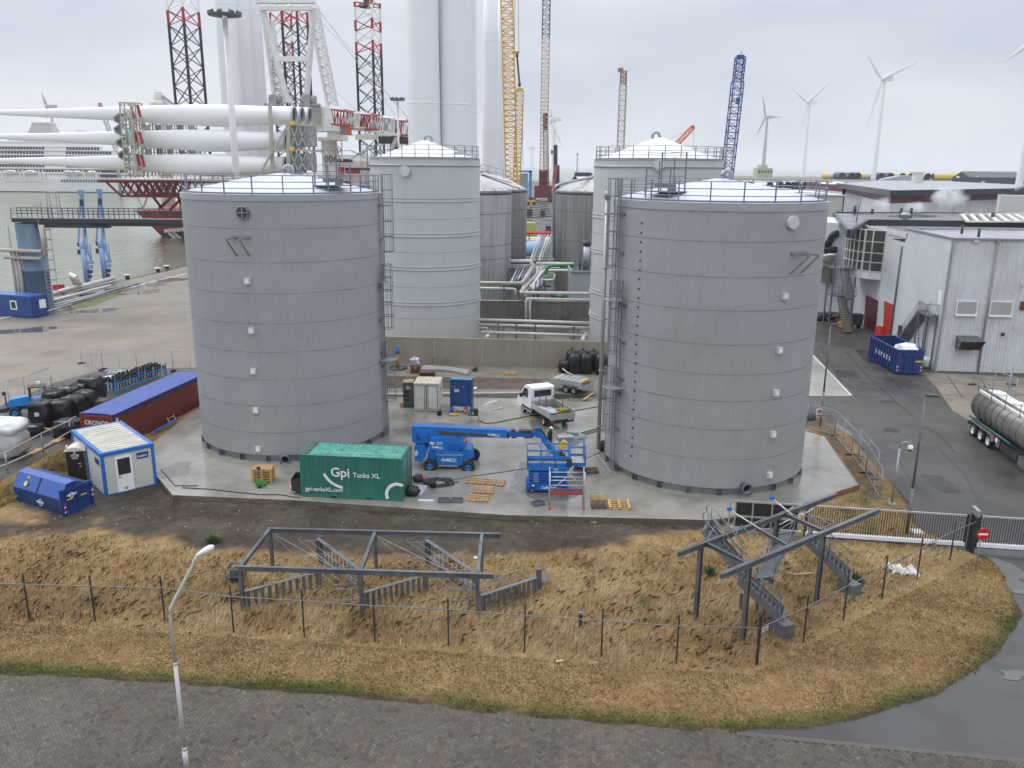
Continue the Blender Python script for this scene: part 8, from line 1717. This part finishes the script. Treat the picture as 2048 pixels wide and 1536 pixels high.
b=B();fz0,fz1=SZ(270),SZ(246);b.add([(SX(52),YS+9,fz0),(SX(106),YS+9,fz0),(SX(106),YS+21,fz0),(SX(52),YS+21,fz0),(SX(63),YS+11,fz1),(SX(98),YS+11,fz1),(SX(98),YS+19,fz1),(SX(63),YS+19,fz1)],[(0,1,5,4),(1,2,6,5),(2,3,7,6),(3,0,4,7),(4,5,6,7)]);fu=b.build('funnel',mat('funnel_grey',(.46,.45,.41),.5,0,.1,.05),t)
b=B();b.box(SX(46),SX(112),YS+8,YS+22,SZ(278),SZ(270));b.box(SX(62),SX(99),YS+10.5,YS+19.5,fz1,SZ(243));b.build('funnel_base',WCAB,fu)
for k in range(7):x=SX(68+4.2*k);b=B();b.rod((x,YS+15,fz1),(x,YS+15,SZ(237)),.6,8);b.build('exhaust_pipe',FARW,fu)
b=B();b.blob((SX(120),YS+14,SZ(267)),1.9,1.9,2.0,0,0,14,8,0);b.box(SX(148),SX(162),YS+12,YS+16,SZ(278),SZ(259));b.build('radar_dome',WCAB,t)
t=T('jetty_gangway','steel walkway with railing on a blue pillar at the quay','gangway',tuple(G(82,628)))
pc=G(82,622);zg=D(60,440,pc.y).z;BLP=mat('pillar_blue',(.15,.225,.32),.5,0,.15,.5,dirt=((.07,.10,.14),.5,.5),streak=.3)
b=B();b.lathe((pc.x,pc.y,0),[(1.65,0),(1.65,5.4),(1.72,5.42),(1.72,5.6),(1.65,5.62),(1.65,zg-.4)],20);b.build('pillar',BLP,t)
g0,g1=D(30,440,pc.y-.5),G(385,443,D(60,440,pc.y).z);gd2=(g1-g0).normalized();g1=g0+gd2*34;gs=V(-gd2.y,gd2.x,0)*.7
b=B();b.bar(g0-gs,g1-gs,.2,.5);b.bar(g0+gs,g1+gs,.2,.5);b.bar(g0+gd2*1.2-V(0,0,.55),g0+gd2*12-V(0,0,.55),1.2,.7);b.bar(g0+gd2*10-V(0,0,.42),g1-V(0,0,.42),1.2,.45);b.build('girder',DARK,t)
b=B();b.bar(g0-gd2*.3+V(0,0,.27),g1+V(0,0,.27),1.7,.08);b.build('walkway',GALVD,t);b=B()
for sgn in(-1,1):
 for k in range(27):p=g0+gd2*(34*k/26)+gs*sgn+V(0,0,.3);b.rod(p,p+V(0,0,1.25),.05,5)
 for z in(.55,.9,1.25):b.rod(g0+gs*sgn+V(0,0,.3+z),g1+gs*sgn+V(0,0,.3+z),.03,5)
b.build('railing',DARK,t)
b=B();
for s in(-.5,.5):b.rod(pc+V(2.2,s-1.2,0),pc+V(2.2,s-1.2,zg+2.2),.05,5)
for k in range(26):b.rod(pc+V(2.2,-1.7,.4+.42*k),pc+V(2.2,-.7,.4+.42*k),.03,4)
for k in range(7):z=3+1.3*k;b.tube([pc+V(2.2,-1.7,z),pc+V(2.9,-1.9,z),pc+V(3.3,-1.2,z),pc+V(2.9,-.5,z),pc+V(2.2,-.7,z)],.04,5)
for d in((2.9,-1.9),(3.3,-1.2),(2.9,-.5)):b.rod(pc+V(*d,3),pc+V(*d,11),.035,4)
b.build('ladder_cage',GALV,t)
b=B()
for x in(-1.9,-1.45,-1.0):b.rod(pc+V(x,-1.6,0),pc+V(x,-1.6,zg-.6 if x<-1.8 else 8.2),.17,8)
for k,z in enumerate((8.2,7.3)):b.tube([pc+V(-2.9+.3*k,-2.0,z),pc+V(2.2-.2*k,-2.0,z-.1),pc+V(2.9-.1*k,-2.0,z+.4),pc+V(2.6-.3*k,-1.6,zg-.5)],.24,10)
b.build('pillar_pipes',mat('aged_lagging',(.40,.35,.31),.45,.2,.2,1),t)
b=B()
q=g0+gd2*4.6
for s in(0,1):b.rod(q+gs*(2*s-1)*.5,q+gs*(2*s-1)*.5+V(0,0,3.6),.06,5);b.rod(q+gd2*1.2+gs*(2*s-1)*.5,q+gd2*1.2+gs*(2*s-1)*.5+V(0,0,3.6),.06,5)
for z in(1.2,2.0,2.8,3.6):b.rod(q+V(0,0,z),q+gd2*1.2+V(0,0,z),.05,5)
b.build('end_ladder',GALV,t);b=B();b.rod(D(119,448,pc.y-.5),D(119,452,pc.y-.5),.25,10);b.build('walkway_lamp',OFFW,t)
ARM=mat('loading_arm_blue',(.20,.33,.54),.45,0,.1,.5)
for k,(dx,dy,lb)in enumerate(((0,0,'tall pale blue loading arm on the quay, left one of the pair'),(36.5,-7,'tall pale blue loading arm on the quay, right one of the pair'))):
 base=G(175+dx,566+dy*.4);Y=base.y;A_=lambda x,y:D(x/5.12+dx,380+y/5.12+dy*.3,Y)
 t=T('loading_arm',lb,'loading arm',tuple(base),0,'blue marine loading arms')
 b=B();b.rod(base,A_(850,600),.45,12);b.rod(A_(850,640),A_(835,530),.4,10);b.build('riser',ARM,t)
 b=B();b.bar(A_(868,640),A_(838,20),.26);b.bar(A_(880,480),A_(850,20),.15);b.bar(A_(905,640),A_(858,260),.15);b.build('inner_arm',ARM,t)
 b=B();b.bar(A_(828,20),A_(802,540),.22);b.bar(A_(845,20),A_(822,130),.2);b.obox(A_(830,25),.8,.5,.8);b.build('outer_arm',ARM,t)
 b=B();b.tube([A_(802,540),A_(810,570),A_(835,575)],.25,8);b.obox(A_(815,635),.5,.4,.8);b.obox(A_(840,130),.5,.5,1.0);b.build('coupling',DARK,t)
 b=B();b.bar(A_(872,560),A_(945,760),.25);b.bar(A_(920,560),A_(940,740),.15);b.build('balance_beam',ARM,t)
 for j in range(4):b=B();b.obox(A_(925-6*j,740+48*j),.9,.5,.55);b.build('counterweight',NAVY if j>1 else ARM,t)
PL=lambda x,y,z=.0:G(x,y,z)
rack('long pale pipe on the quay with a hooked riser at the loading arms',[([PL(92,590,.9),PL(228,556,.9)],.32),([PL(162,566,.9),PL(157,566,2.4),PL(153,567,2.4)+V(0,0,.9),PL(150,568,.9)+V(-.6,0,1.5),PL(152,570,.4)],.35),([PL(98,603,.6),PL(220,571,.6)],.2),([PL(98,612,.5),PL(282,566,.5)],.16,GALV),([PL(108,614,.35),PL(262,572,.35)],.14,GALV),([PL(95,622,.6),PL(143,609,.6)],.14,GALV)],[(PL(x,y),PL(x,y,.9))for x,y in((125,585),(163,575),(226,560),(246,572),(275,568),(139,612))])
for x,y,lb in((316,543,'white-capped mooring bollard at the quay edge, left one'),(334,538,'white-capped mooring bollard at the quay edge, right one'),(255,557,'low curved white pipe end at the quay edge')):
 q=G(x,y);b=B();b.rod(q,q+V(0,0,.45),.35,12);o=b.build('bollard',DARK);tag(o,lb,'bollard');b=B();b.lathe(q,[(.35,.45),(.6,.5),(.6,.7),(0,.75)],14);b.build('cap',OFFW,o)
for k in range(3):board(G(112+50*k,608-13*k,.1),G(145+45*k,600-11*k,.1),.5,.35,DARK if k%2 else VRED if k==5 else GALVD,['grey box beam beside the quay pipes near the pillar','dark box beam beside the quay pipes','grey box beam at the far end of the quay pipes'][k],'beam','box_beam')
q=G(119,586);b=B();b.obox(q+V(0,0,.8),1.6,.6,1.0,.5);tag(b.build('red_hose_box',RED),'red hose box beside the quay pipes','box')
q0,q1=G(66,637),G(92,632);t=T('blue_cabin','blue site cabin with a white-framed window at the foot of the blue pillar','site cabin',tuple(q0),heading(q0,q1));W5=max(2.4,(q1-q0).length);CBL=mat('office_blue',(.015,.06,.22),.45,0,.1,.8)
b=B();b.box(0,W5,0,9.5,.1,2.7);b.build('wall',CBL,t,False);b=B();b.box(-.04,W5+.04,-.04,9.54,2.7,2.82);b.build('roof',mat('office_roof_blue',(.05,.14,.38),.35),t,False)
b=B()
for x in(-.02,W5-.13):
 for y in(-.02,9.37):b.box(x,x+.15,y,y+.15,0,2.69)
b.build('corner_post',CBL,t,False);b=B();b.box(-.06,0,2.4,3.5,.95,2.1);wn=b.build('window',WHITE,t,False);b=B();b.box(-.075,-.055,2.58,3.32,1.1,1.95);b.build('pane',GLASS,wn,False);b=B();b.box(W5*.5,W5*.9,-.03,0,1.1,2.2);b.build('white_board',WHITE,t,False);b=B();b.box(W5*.08,W5*.42,-.03,0,.12,2.1);b.build('door',mat('office_door',(.012,.05,.19),.4),t,False)
YCR=mat('crane_yellow',(.72,.40,.035),.45,0,.1,.3)
def boom_seg(par,p,q,w,bays,m,r=.16,nm='boom'):b=B();lattice(b,p,q,w,w,bays,r,r*.55);return b.build(nm,m,par)
Y=250;f=D(1024,372,Y);t=T('crawler_crane','tall yellow lattice crane with a folded luffing jib','crane',(f.x,Y,0))
boom_seg(t,V(f.x+.3,Y,4),D(1012,-60,Y),3.3,44,YCR,.22);boom_seg(t,V(f.x+1.2,Y+1,6),D(1040,182,Y-2),2.0,26,YCR,.17,'luffing_jib');b=B();b.bar(D(1033,178,Y-3),D(1046,180,Y-3),.8);b.bar(D(1047,182,Y-3),D(1045,222,Y-3),.3);b.build('jib_head',YCR,t)
b=B();b.rod(D(1030,-30,Y),D(1029,104,Y),.06,4);b.rod(D(1036,-30,Y),D(1038,104,Y),.06,4);b.rod(D(1045,222,Y),D(1046,330,Y),.05,4);b.build('hoist_rope',DARK,t);b=B();b.obox(D(1034,105,Y),1.3,.8,.5);b.build('hook_block',ORANGE,t);b=B();b.bar(D(1034,110,Y),D(1039,168,Y),.5);b.obox(D(1034,111,Y),.8,.8,.8);b.obox(D(1039,170,Y),.8,.8,.9);b.build('dark_hook',DARK,t)
b=B();b.box(f.x-4,f.x+4,Y-5,Y+4,1.6,4.5);b.build('machine_house',YCR,t)
for s in(-4,3):b=B();b.box(f.x+s,f.x+s+1.2,Y-5,Y+4,0,1.5);b.build('track',DARK,t)
Y=480;f=D(1085,396,Y);t=T('crawler_crane','very tall cream and green lattice crane on a dark red crawler base','crane',(f.x,Y,0));zs=[D(1086,y,Y).z for y in(388,340,78,-60)];CREAM=mat('crane_cream',(.55,.44,.27),.5,0,.15,.2);GRN=mat('crane_green',(.03,.10,.10),.5);DRED=mat('crane_dark_red',(.15,.012,.02),.5,0,.15,.3)
boom_seg(t,V(f.x+.3,Y,zs[0]+1),V(f.x+.3,Y,zs[1]),4.2,8,DRED,.35);boom_seg(t,V(f.x+.3,Y,zs[1]),V(f.x+.3,Y,zs[2]),4.0,34,CREAM,.26);boom_seg(t,V(f.x+.3,Y,zs[2]),V(f.x+.3,Y,zs[3]),3.9,14,GRN,.28);b=B();b.obox((f.x+.3,Y,zs[1]-5),3.6,2.4,9);b.build('boom_foot',DRED,t);boom_seg(t,D(1093,392,Y+3),D(1091,228,Y+3),2.6,24,DRED,.2,'derrick_mast');b=B();b.obox(D(1092,243,Y),2.6,2,9);b.build('derrick_head',DRED,t)
b=B();b.box(f.x-4.5,f.x+5,Y-3,Y+12,2.0,8.5);b.build('machine_house',DRED,t)
for s in(-6,3.2):b=B();b.extr([V(f.x+s,Y-6,.7),V(f.x+s,Y-5,0),V(f.x+s,Y+6,0),V(f.x+s,Y+7,.7),V(f.x+s,Y+6,2.2),V(f.x+s,Y-5,2.2)],V(2.2,0,0));b.build('track',BLACK,t)
Y=520;t=T('telescopic_crane','dark blue telescopic mast with a slanting pink-red lattice beside it','crane',tuple(V(*D(1112,370,Y)[:2],0)));b=B();b.bar(V(D(1111,368,Y).x,Y,0),D(1111,290,Y),2.4);b.bar(D(1116,380,Y),D(1116,330,Y),1.8);b.build('mast',mat('crane_navy',(.015,.022,.06),.45),t);boom_seg(t,V(D(1104,372,Y-3).x,Y-3,1),D(1112,330,Y-3),1.8,14,mat('crane_pink',(.55,.13,.10),.5),.22);b=B();b.obox(D(1104,304,Y),1.2,1,2);b.build('search_light',DARK,t);b=B();b.extr([V(D(1098,378,Y).x,Y-4,.3),V(D(1124,378,Y).x,Y-4,.3),V(D(1120,370,Y).x,Y-4,5),V(D(1108,364,Y).x,Y-4,5)],V(0,5,0));b.build('base',mat('crane_navy'),t)
Y=350;t=T('lattice_mast_crane','pale rusty lattice mast behind the right green-grey tank roof','crane',tuple(V(*D(1240,300,Y)[:2],0)));p=D(1241,300,Y);boom_seg(t,V(p.x,Y,0),V(p.x,Y,D(1241,170,Y).z),2.6,26,mat('mast_pale',(.48,.43,.34),.5,0,.2,.3),.2);boom_seg(t,V(p.x,Y,D(1241,170,Y).z),V(p.x,Y,D(1241,142,Y).z),2.2,6,mat('mast_rust',(.32,.20,.12),.6),.2);b=B();b.obox(D(1241,140,Y),2.0,1.6,1.4);b.rod(D(1244,138,Y),D(1244,132,Y),.1,5);b.build('mast_head',mat('mast_rust'),t)
Y=300;t=T('slewing_crane','orange lattice crane boom leaning right behind the right green-grey tank','crane',tuple(V(*D(1352,290,Y)[:2],0)));p,q=D(1350,292,Y),D(1386,254,Y);base=p+(p-q).normalized()*14;boom_seg(t,base,q,1.4,22,ORANGE,.16);b=B();b.rod(q-V(0,.4,0),q+V(0,.4,0),.6,14);b.build('sheave',ORANGE,t);b=B();b.rod(q,D(1325,286,Y),.04,4);b.rod(q+V(.3,0,0),D(1387,300,Y),.04,4);b.build('ropes',DARK,t);b=B();b.rod(V(base.x,Y,0),base,1.4,12);b.build('pedestal',ORANGE,t)
Y=330;t=T('blue_lattice_crane','dark blue lattice crane boom leaning right above the right grey tank','crane',tuple(V(*D(1455,340,Y)[:2],0)));BLC=mat('crane_royal_blue',(.02,.06,.27),.45,0,.15,.3);p,q=D(1456,336,Y),D(1481,114,Y);base=p+(p-q).normalized()*14;boom_seg(t,base,p.lerp(q,.78),3.8,20,BLC,.22);boom_seg(t,p.lerp(q,.78),q,3.2,7,BLC,.22,'boom_tip');b=B();b.obox(q,2.6,1.6,1.4);b.rod(q,q+V(.4,0,2.4),.1,5);b.build('boom_head',BLC,t);b=B();b.obox(D(1476,202,Y-3),1.2,.8,2.2);b.build('hook_block',BLC,t);b=B();b.rod(q,D(1440,340,Y),.06,4);b.rod(q+V(1,-2,0),D(1476,200,Y-3),.06,4);b.build('stay_ropes',DARK,t);b=B();b.box(base.x-4,base.x+4,Y-3,Y+6,0,max(2,base.z));b.build('machine_house',BLC,t)
Y=600;t=T('lattice_crane','faint grey lattice crane crossing behind the blade tips','crane',tuple(V(*D(225,330,Y)[:2],0)));boom_seg(t,D(232,300,Y),D(208,232,Y),2.2,12,GALV,.2);boom_seg(t,D(208,232,Y),D(199,206,Y),1.6,5,VRED,.2,'boom_tip');b=B();p=D(232,300,Y);b.rod(V(p.x,Y,-3),p,1.2,8);b.build('pedestal',GALV,t)
def turbine(hub,basey,Y,tips,lb,m=FARW,nac=(1,.0),r=2.0):
 h=D(*hub,Y);t=T('wind_turbine',lb,'wind turbine',(h.x+nac[0]*3.5,Y+2,0),0,'wind turbines on the horizon');tx=h.x+nac[0]*3.5
 b=B();b.lathe((tx,Y+2,0),[(r*1.25,-1),(r*.62,h.z-1)],20);b.build('tower',m,t);b=B();b.obox((tx+nac[0]*2.0,Y+2,h.z+.3),11,3.4,3.6,.2*nac[0]);b.obox((tx+nac[0]*2,Y+.2,h.z-.2),9,.3,.5,.2*nac[0]);b.build('nacelle',m,t);b=B();b.blob(h,1.9,1.9,1.9,0,0,12,8,0);hb=b.build('hub',m,t)
 for tx_,ty_ in tips:
  q=D(tx_,ty_,Y-1);d=(q-h).normalized();L=(q-h).length;s=V(d.z,0,-d.x);n=10;vs=[]
  for f,c,th in((0,.9,.9),(.06,1.0,.8),(.2,1.9,.5),(.5,1.25,.3),(.8,.7,.16),(1,.12,.05)):
   for i in range(n):a=2*math.pi*i/n;vs.append(h+d*(L*f)+s*(c*math.cos(a))+V(0,1,0)*(th*math.sin(a)-1.5*f))
  b=B();b.add(vs,[(j*n+i,j*n+(i+1)%n,(j+1)*n+(i+1)%n,(j+1)*n+i)for j in range(5)for i in range(n)],True);b.build('rotor_blade',m,t)
turbine((1764,158),360,800,((1731,106),(1838,122),(1733,252)),'largest wind turbine, standing right behind the dark-roofed buildings')
turbine((1615,204),345,1000,((1582,176),(1657,167),(1601,262)),'second wind turbine, left of the largest one')
turbine((1531,234),335,1300,((1525,190),(1562,234),(1512,273)),'wind turbine with a dark nacelle standing above the pale blockhouse',mat('far_grey',(.42,.43,.44),.5),(1,0),2.6)
turbine((1102,239),335,900,((1103,218),(1126,297),(1090,262)),'wind turbine half hidden by the dark red crane mast')
turbine((93,213),300,1050,((84,183),(97,214),(95,240)),'wind turbine tip showing above the stacked blades at far left',mat('far_grey'),(1,0),1.6)
turbine((2078,74),350,560,((2002,126),(2140,20),(2120,150)),'wind turbine outside the right edge with one blade reaching in')
turbine((1060,296),331,2300,((1052,290),(1068,292),(1061,308)),'tiny distant wind turbine left of the cream crane, nearer the yellow boom');turbine((1064,297),331,2350,((1058,302),(1068,291),(1070,304)),'tiny distant wind turbine left of the cream crane, behind another')
embm=mat('storage_ground',(.20,.185,.15),.9,0,.2,.03,dirt=((.10,.12,.06),.6,.02))
e0=[D(1490,378,560),D(2250,378,560)];zE=max(.5,D(1600,379,600).z);zF=D(1700,359,800).z
b=B();b.add([(150,540,0),(700,540,0),(150,560,zE),(700,560,zE),(150,740,zE),(700,740,zE),(150,770,zF),(700,770,zF),(150,1050,zF),(700,1050,zF),(150,1100,0),(700,1100,0)],[(0,1,3,2),(2,3,5,4),(4,5,7,6),(6,7,9,8),(8,9,11,10)]);struct(b,'storage_terrain',embm)
def big_pipe(p,q,r,bands,lb,grp,bore=True):
 p=Vector(p);q=Vector(q);root=None
 for f0,f1,m in bands:
  b=B();b.rod(p.lerp(q,f0),p.lerp(q,f1),r,28,caps=False);root_=root;o=b.build('steel_pile' if root is None else 'pile_band',m,root);root=root or o
 d=(q-p).normalized();b=B();M3=V(0,0,1).rotation_difference(d).to_matrix()
 b.lathe((0,0,0),[(r,0),(r*.93,0),(r*.93,10),(0,10)],28);b.v=[tuple(p+M3@Vector(v))for v in b.v];b.build('pile_mouth',BLACK,root);b=B();b.rod(q,q-d*.2,r,28);b.build('pile_end',bands[-1][2],root);return tag(root,lb,'steel pile',grp)
PY=mat('pile_yellow',(.62,.46,.08),.5,0,.06,.1);PG=mat('pile_grey',(.42,.43,.40),.5,0,.08,.1);PK=mat('pile_black',(.05,.05,.055),.5,0,.1,.1);PW=FARW
gP='steel piles lying on the far storage ground'
for i,(x,y,bands,dx)in enumerate(((1685,351,((0,.35,PK),(.35,.65,PG),(.65,1,PY)),-36),(1704,351,((0,.6,PK),(.6,1,PG)),-20),(1716,351,((0,.6,PK),(.6,1,PG)),-16),(1764,351,((0,.35,PK),(.35,.65,PG),(.65,1,PY)),-46),(1782,351,((0,.5,PK),(.5,1,PG)),-22),(1806,349,((0,.3,PG),(.3,1,PY)),-30),(1823,350,((0,1,PY),),-26),(1840,350,((0,1,PY),),-24),(1856,350,((0,1,PY),),-22))):
 p=D(x,y,800);p.z=zF+3.2;q=D(x+dx,y,836);q.z=p.z;big_pipe(p,q,3.2,bands,['black and yellow pile at the far left of the pile row','black pile second from the left of the pile row','black pile third from the left, partly behind its neighbour','long yellow-ended pile lying just left of the largest turbine tower','black pile right of the turbine tower','yellow pile with a grey mouth in the middle of the row','yellow pile left of two like it','yellow pile between two like it','yellow pile at the right end of the open mouths'][i],gP)
for k,(x0,x1)in enumerate(((1866,1930),(1885,1962))):p,q=D(x0,350,812+14*k),D(x1,349,812+14*k);p.z=q.z=zF+3.1;big_pipe(p,q,3.1,((0,.75,PY),(.75,1,OFFW)),['yellow pile lying sideways in front, left of the green warehouse','yellow pile lying sideways behind, left of the green warehouse'][k],gP)
gT='white tower tubes lying on the storage ground'
for i,(x,y,dx)in enumerate(((1486,357,-40),(1503,358,-16),(1541,359,-22),(1562,369,-60),(1576,368,-8),(1588,369,-8),(1596,371,-10),(1612,369,-10),(1622,370,-8),(1632,371,-8),(1661,370,-20),(1690,371,-22),(1757,360,-28),(1782,363,-20))):
 Y=600;p=D(x,y,Y);p.z=zE+2.6;q=D(x+dx,y,Y+34);q.z=p.z;big_pipe(p,q,2.6,((0,1,PW),),['white tube half hidden by the blue crane boom','short white tube with a dark mouth right of the blue crane boom','white tube lying under the pale blockhouse','long white tube at the left of the dark mouths','white tube with a dark mouth, second of the close row','white tube with a dark mouth, third of the close row','white tube with a dark mouth, fourth of the close row','white tube with a dark mouth right of the gap in the row','white tube with a dark mouth left of the railing corner','white tube with a dark mouth at the right tank railing','white tube lying just beyond the right tank railing','white tube nearest the cream shed roof','white tube lying at the foot of the largest turbine','white tube left of the grey nacelle housing'][i],gT)
for k,(x0,x1,y)in enumerate(((1640,1735,374),(1660,1750,378))):p,q=D(x0,y,580+8*k),D(x1,y,580+8*k);p.z=q.z=zE+2.5;big_pipe(p,q,2.5,((0,1,PW),),['long white tube lying lengthways behind the cream shed','long white tube lying lengthways nearest the dark-roofed building'][k],gT)
t=T('nacelle_housing','grey sloping nacelle housing standing on the storage ground','nacelle',tuple(D(1800,372,590)));p=D(1768,372,590);b=B();b.extr([D(1768,374,590),D(1833,374,590),D(1833,358,590),D(1822,351,590),D(1800,352,590),D(1769,358,590)],V(0,9,0));b.build('shell',mat('nacelle_grey',(.36,.39,.42),.4),t);b=B();b.extr([D(1786,363,589.8),D(1799,363,589.8),D(1799,365,589.8),D(1786,365,589.8)],V(0,.1,0));b.build('dark_marking',NAVY,t)
t=T('green_warehouse','dark green warehouse with a grey roof of pale strips at the far right','building',tuple(V(*D(1980,378,650)[:2],zE)));WGN=mat('warehouse_green',(.025,.05,.05),.5,0,.1,.1)
a,m_,c=D(1901,378,640),D(1914,378,640),D(1932,378,640);zt_=D(1918,344,640).z;ze=D(1905,355,640).z
b=B();b.extr([V(a.x,640,zE-2),V(c.x,640,zE-2),V(c.x,640,ze),V((a.x+c.x)/2,640,zt_),V(a.x,640,ze)],V(100,-12,0));b.build('wall',WGN,t)
b=B();b.extr([V((a.x+c.x)/2,639.6,zt_+.3),V(c.x+.6,638.2,ze+.2),V(c.x+96,626,ze+.2),V((a.x+c.x)/2+98,627.6,zt_+.3)],V(0,0,.3));b.build('roof',mat('warehouse_roof',(.27,.28,.30),.4,0,.1,.05),t)
for k in range(5):
 b=B();u=.05+.19*k;A2=V((a.x+c.x)/2,639.6,zt_+.65).lerp(V((a.x+c.x)/2+98,627.6,zt_+.65),u);B2=V(c.x+.6,638.2,ze+.55).lerp(V(c.x+96,626,ze+.55),u);dd=V(4.0,-.5,0);b.poly([A2,B2,B2+dd,A2+dd]);b.build('roof_light',OFFW,t)
b=B();b.extr([D(1913,352,639),D(1919,352,639),D(1919,356,639),D(1913,356,639)],V(0,.2,0));b.build('white_sign',WHITE,t)
for x0,x1,y0,y1,Y,m,lb in((1963,2008,368,378,420,OFFW,'white plant housing on the roofline beyond the steam'),(2022,2060,374,392,430,DARK,'dark container standing at the far right beyond the maroon building'),(2000,2060,391,398,400,OFFW,'low white vehicle trailer at the far right edge')):
 p,q=D(x0,y1,Y),D(x1,y0,Y);b=B();b.box(p.x,q.x,Y,Y+6,0,q.z);o=b.build('plant_housing',m);tag(o,lb,'equipment');b=B();b.rod(V(p.x+2,Y+3,q.z),V(p.x+2,Y+3,q.z+1.2),.8,10);b.build('cowl',GALV,o)
t=T('blockhouse','pale yellow-green blockhouse below the dark nacelle turbine','building',tuple(V(*D(1530,348,900)[:2],zF)));BHM=mat('blockhouse_wall',(.42,.42,.28),.6,0,.1,.05)
p,q=D(1514,350,900),D(1546,336,900);b=B();b.box(p.x,q.x,900,915,zF-2,q.z);p2,q2=D(1522,337,900),D(1536,330,900);b.box(p2.x,q2.x,901,914,q.z,q2.z);b.build('wall',BHM,t)
for k in range(5):b=B();x=D(1517+6*k,341,900).x;b.box(x,x+1.8,899.8,900,q.z-5,q.z-2.5);b.build('window',DARK,t)
Y=560
def blk(name,x0,x1,y0,y1,Y,m,lb,cat,dpt=5,ground=True):
 p,q=D(x0,y1,Y),D(x1,y0,Y);b=B();b.extr([V(p.x,Y,0 if ground else p.z),V(q.x,Y,0 if ground else p.z),V(q.x,Y,q.z*.92),V(q.x-(q.x-p.x)*.12,Y,q.z),V(p.x,Y,q.z)],V(0,dpt,0));o=b.build(name,m);tag(o,lb,cat);return o,p,q
t=T('blue_portal','bright blue portal frame with a grey box beside it, right of the yellow crane foot','portal frame',tuple(V(*D(1052,368,520)[:2],0)));b=B();PB=mat('portal_blue',(.05,.25,.62),.5);p,q=D(1058,368,520),D(1064,341,520);b.box(p.x,q.x,520,523,0,q.z);b.box(D(1040,341,520).x,q.x,520,523,q.z-1.2,q.z);b.build('frame',PB,t);b=B();p,q=D(1040,358,520),D(1056,343,520);b.box(p.x,q.x,521,526,0,q.z-1.3);b.build('grey_box',mat('grey_box',(.25,.29,.32),.5),t)
q=D(1062,398,430);t=T('wheel_loader','yellow wheel loader on the dark yard between the tanks','wheel loader',(q.x,430,0));b=B();b.extr([V(q.x-2,430,1),V(q.x+2.6,430,1),V(q.x+2.4,430,2.4),V(q.x+.5,430,2.6),V(q.x-1.6,430,2.3)],V(0,2.4,0));b.build('body',YCR,t);b=B();b.box(q.x-1.2,q.x+.4,430.3,432,2.6,4.0);b.build('cab',DARK,t)
for x in(-1.3,1.6):b=B();b.rod((q.x+x,429.6,.9),(q.x+x,430.5,.9),.9,14);b.build('wheel',BLACK,t)
b=B();b.box(q.x-3.6,q.x-2.1,429.8,432.6,.2,1.3);b.build('bucket',YCR,t);b=B();b.bar((q.x-2,431,1.6),(q.x-2.8,431,.9),.4);b.build('arm',YCR,t)
blk('orange_housing',1049,1055,384,402,420,ORANGE,'orange machine housing at the edge of the dark streaked tank','machine',3);blk('dark_skip',1048,1065,418,432,330,mat('dark_brown_steel',(.06,.055,.05),.6),'dark open skip on the yard between the older tanks','skip',4);blk('dark_crate',1081,1090,421,432,330,DARK,'small dark crate on the yard left of the wide streaked tank','crate',2);blk('yellow_frame_module',1052,1072,446,459,240,mat('lime_yellow',(.45,.48,.10),.5),'lime yellow equipment frame beyond the red pipes','equipment',4)
blk('dark_plate_stack',1092,1102,452,462,240,DARK,'dark stack of plates left of the wide streaked tank','stack',4)
for k in range(9):b=B();p,q=G(1052+3*k,436-5*k),G(1100-2*k,433-5*k);b.bar(p+V(0,0,.2),q+V(0,0,.2),2.2,.4);tag(b.build('steel_plate_row',mat('wet_plates',(.10,.095,.095),.25,0,.4,.1)),'wet steel plate row on the far yard between the older tanks','plates','wet plate rows between the older tanks')
for k in range(4):p,q=D(1150+8*k,362+3*k,450),D(1192+4*k,356+3*k,462);p.z=max(p.z,2.4);q.z=p.z;big_pipe(p,q,2.2,((0,1,PW),),['white tube lying at the left of the heap beyond the wide streaked tank','white tube second in the heap beyond the wide streaked tank','white tube third in the heap beyond the wide streaked tank','white tube nearest the right green-grey tank'][k],'white tubes beyond the wide tank')
o,p,q=blk('dark_shed',1150,1186,345,356,540,DARK,'dark low shed beyond the wide streaked tank','shed',8)
t=T('light_pole','thin dark light pole on the far yard right of the dark blue crane','street lamp',tuple(V(*D(1155,345,520)[:2],0)));p=D(1155,308,520);b=B();b.rod(V(p.x,520,0),p,.22,6);b.build('pole',DARK,t);b=B();b.obox(p,1.4,.8,.5);b.build('lamp_head',DARK,t)
hz=bpy.data.materials.new('haze_air');hz.use_nodes=True;nt=hz.node_tree;nt.nodes.clear();out=nt.nodes.new('ShaderNodeOutputMaterial');pv=nt.nodes.new('ShaderNodeVolumePrincipled');nt.links.new(pv.outputs[0],out.inputs['Volume'])
pv.inputs['Color'].default_value=(.9,.93,.97,1);pv.inputs['Density'].default_value=.00013;pv.inputs['Anisotropy'].default_value=.2
b=B();b.box(-9200,9200,-700,14200,-9,190);o=b.build('haze',hz);tag(o,kind='stuff')
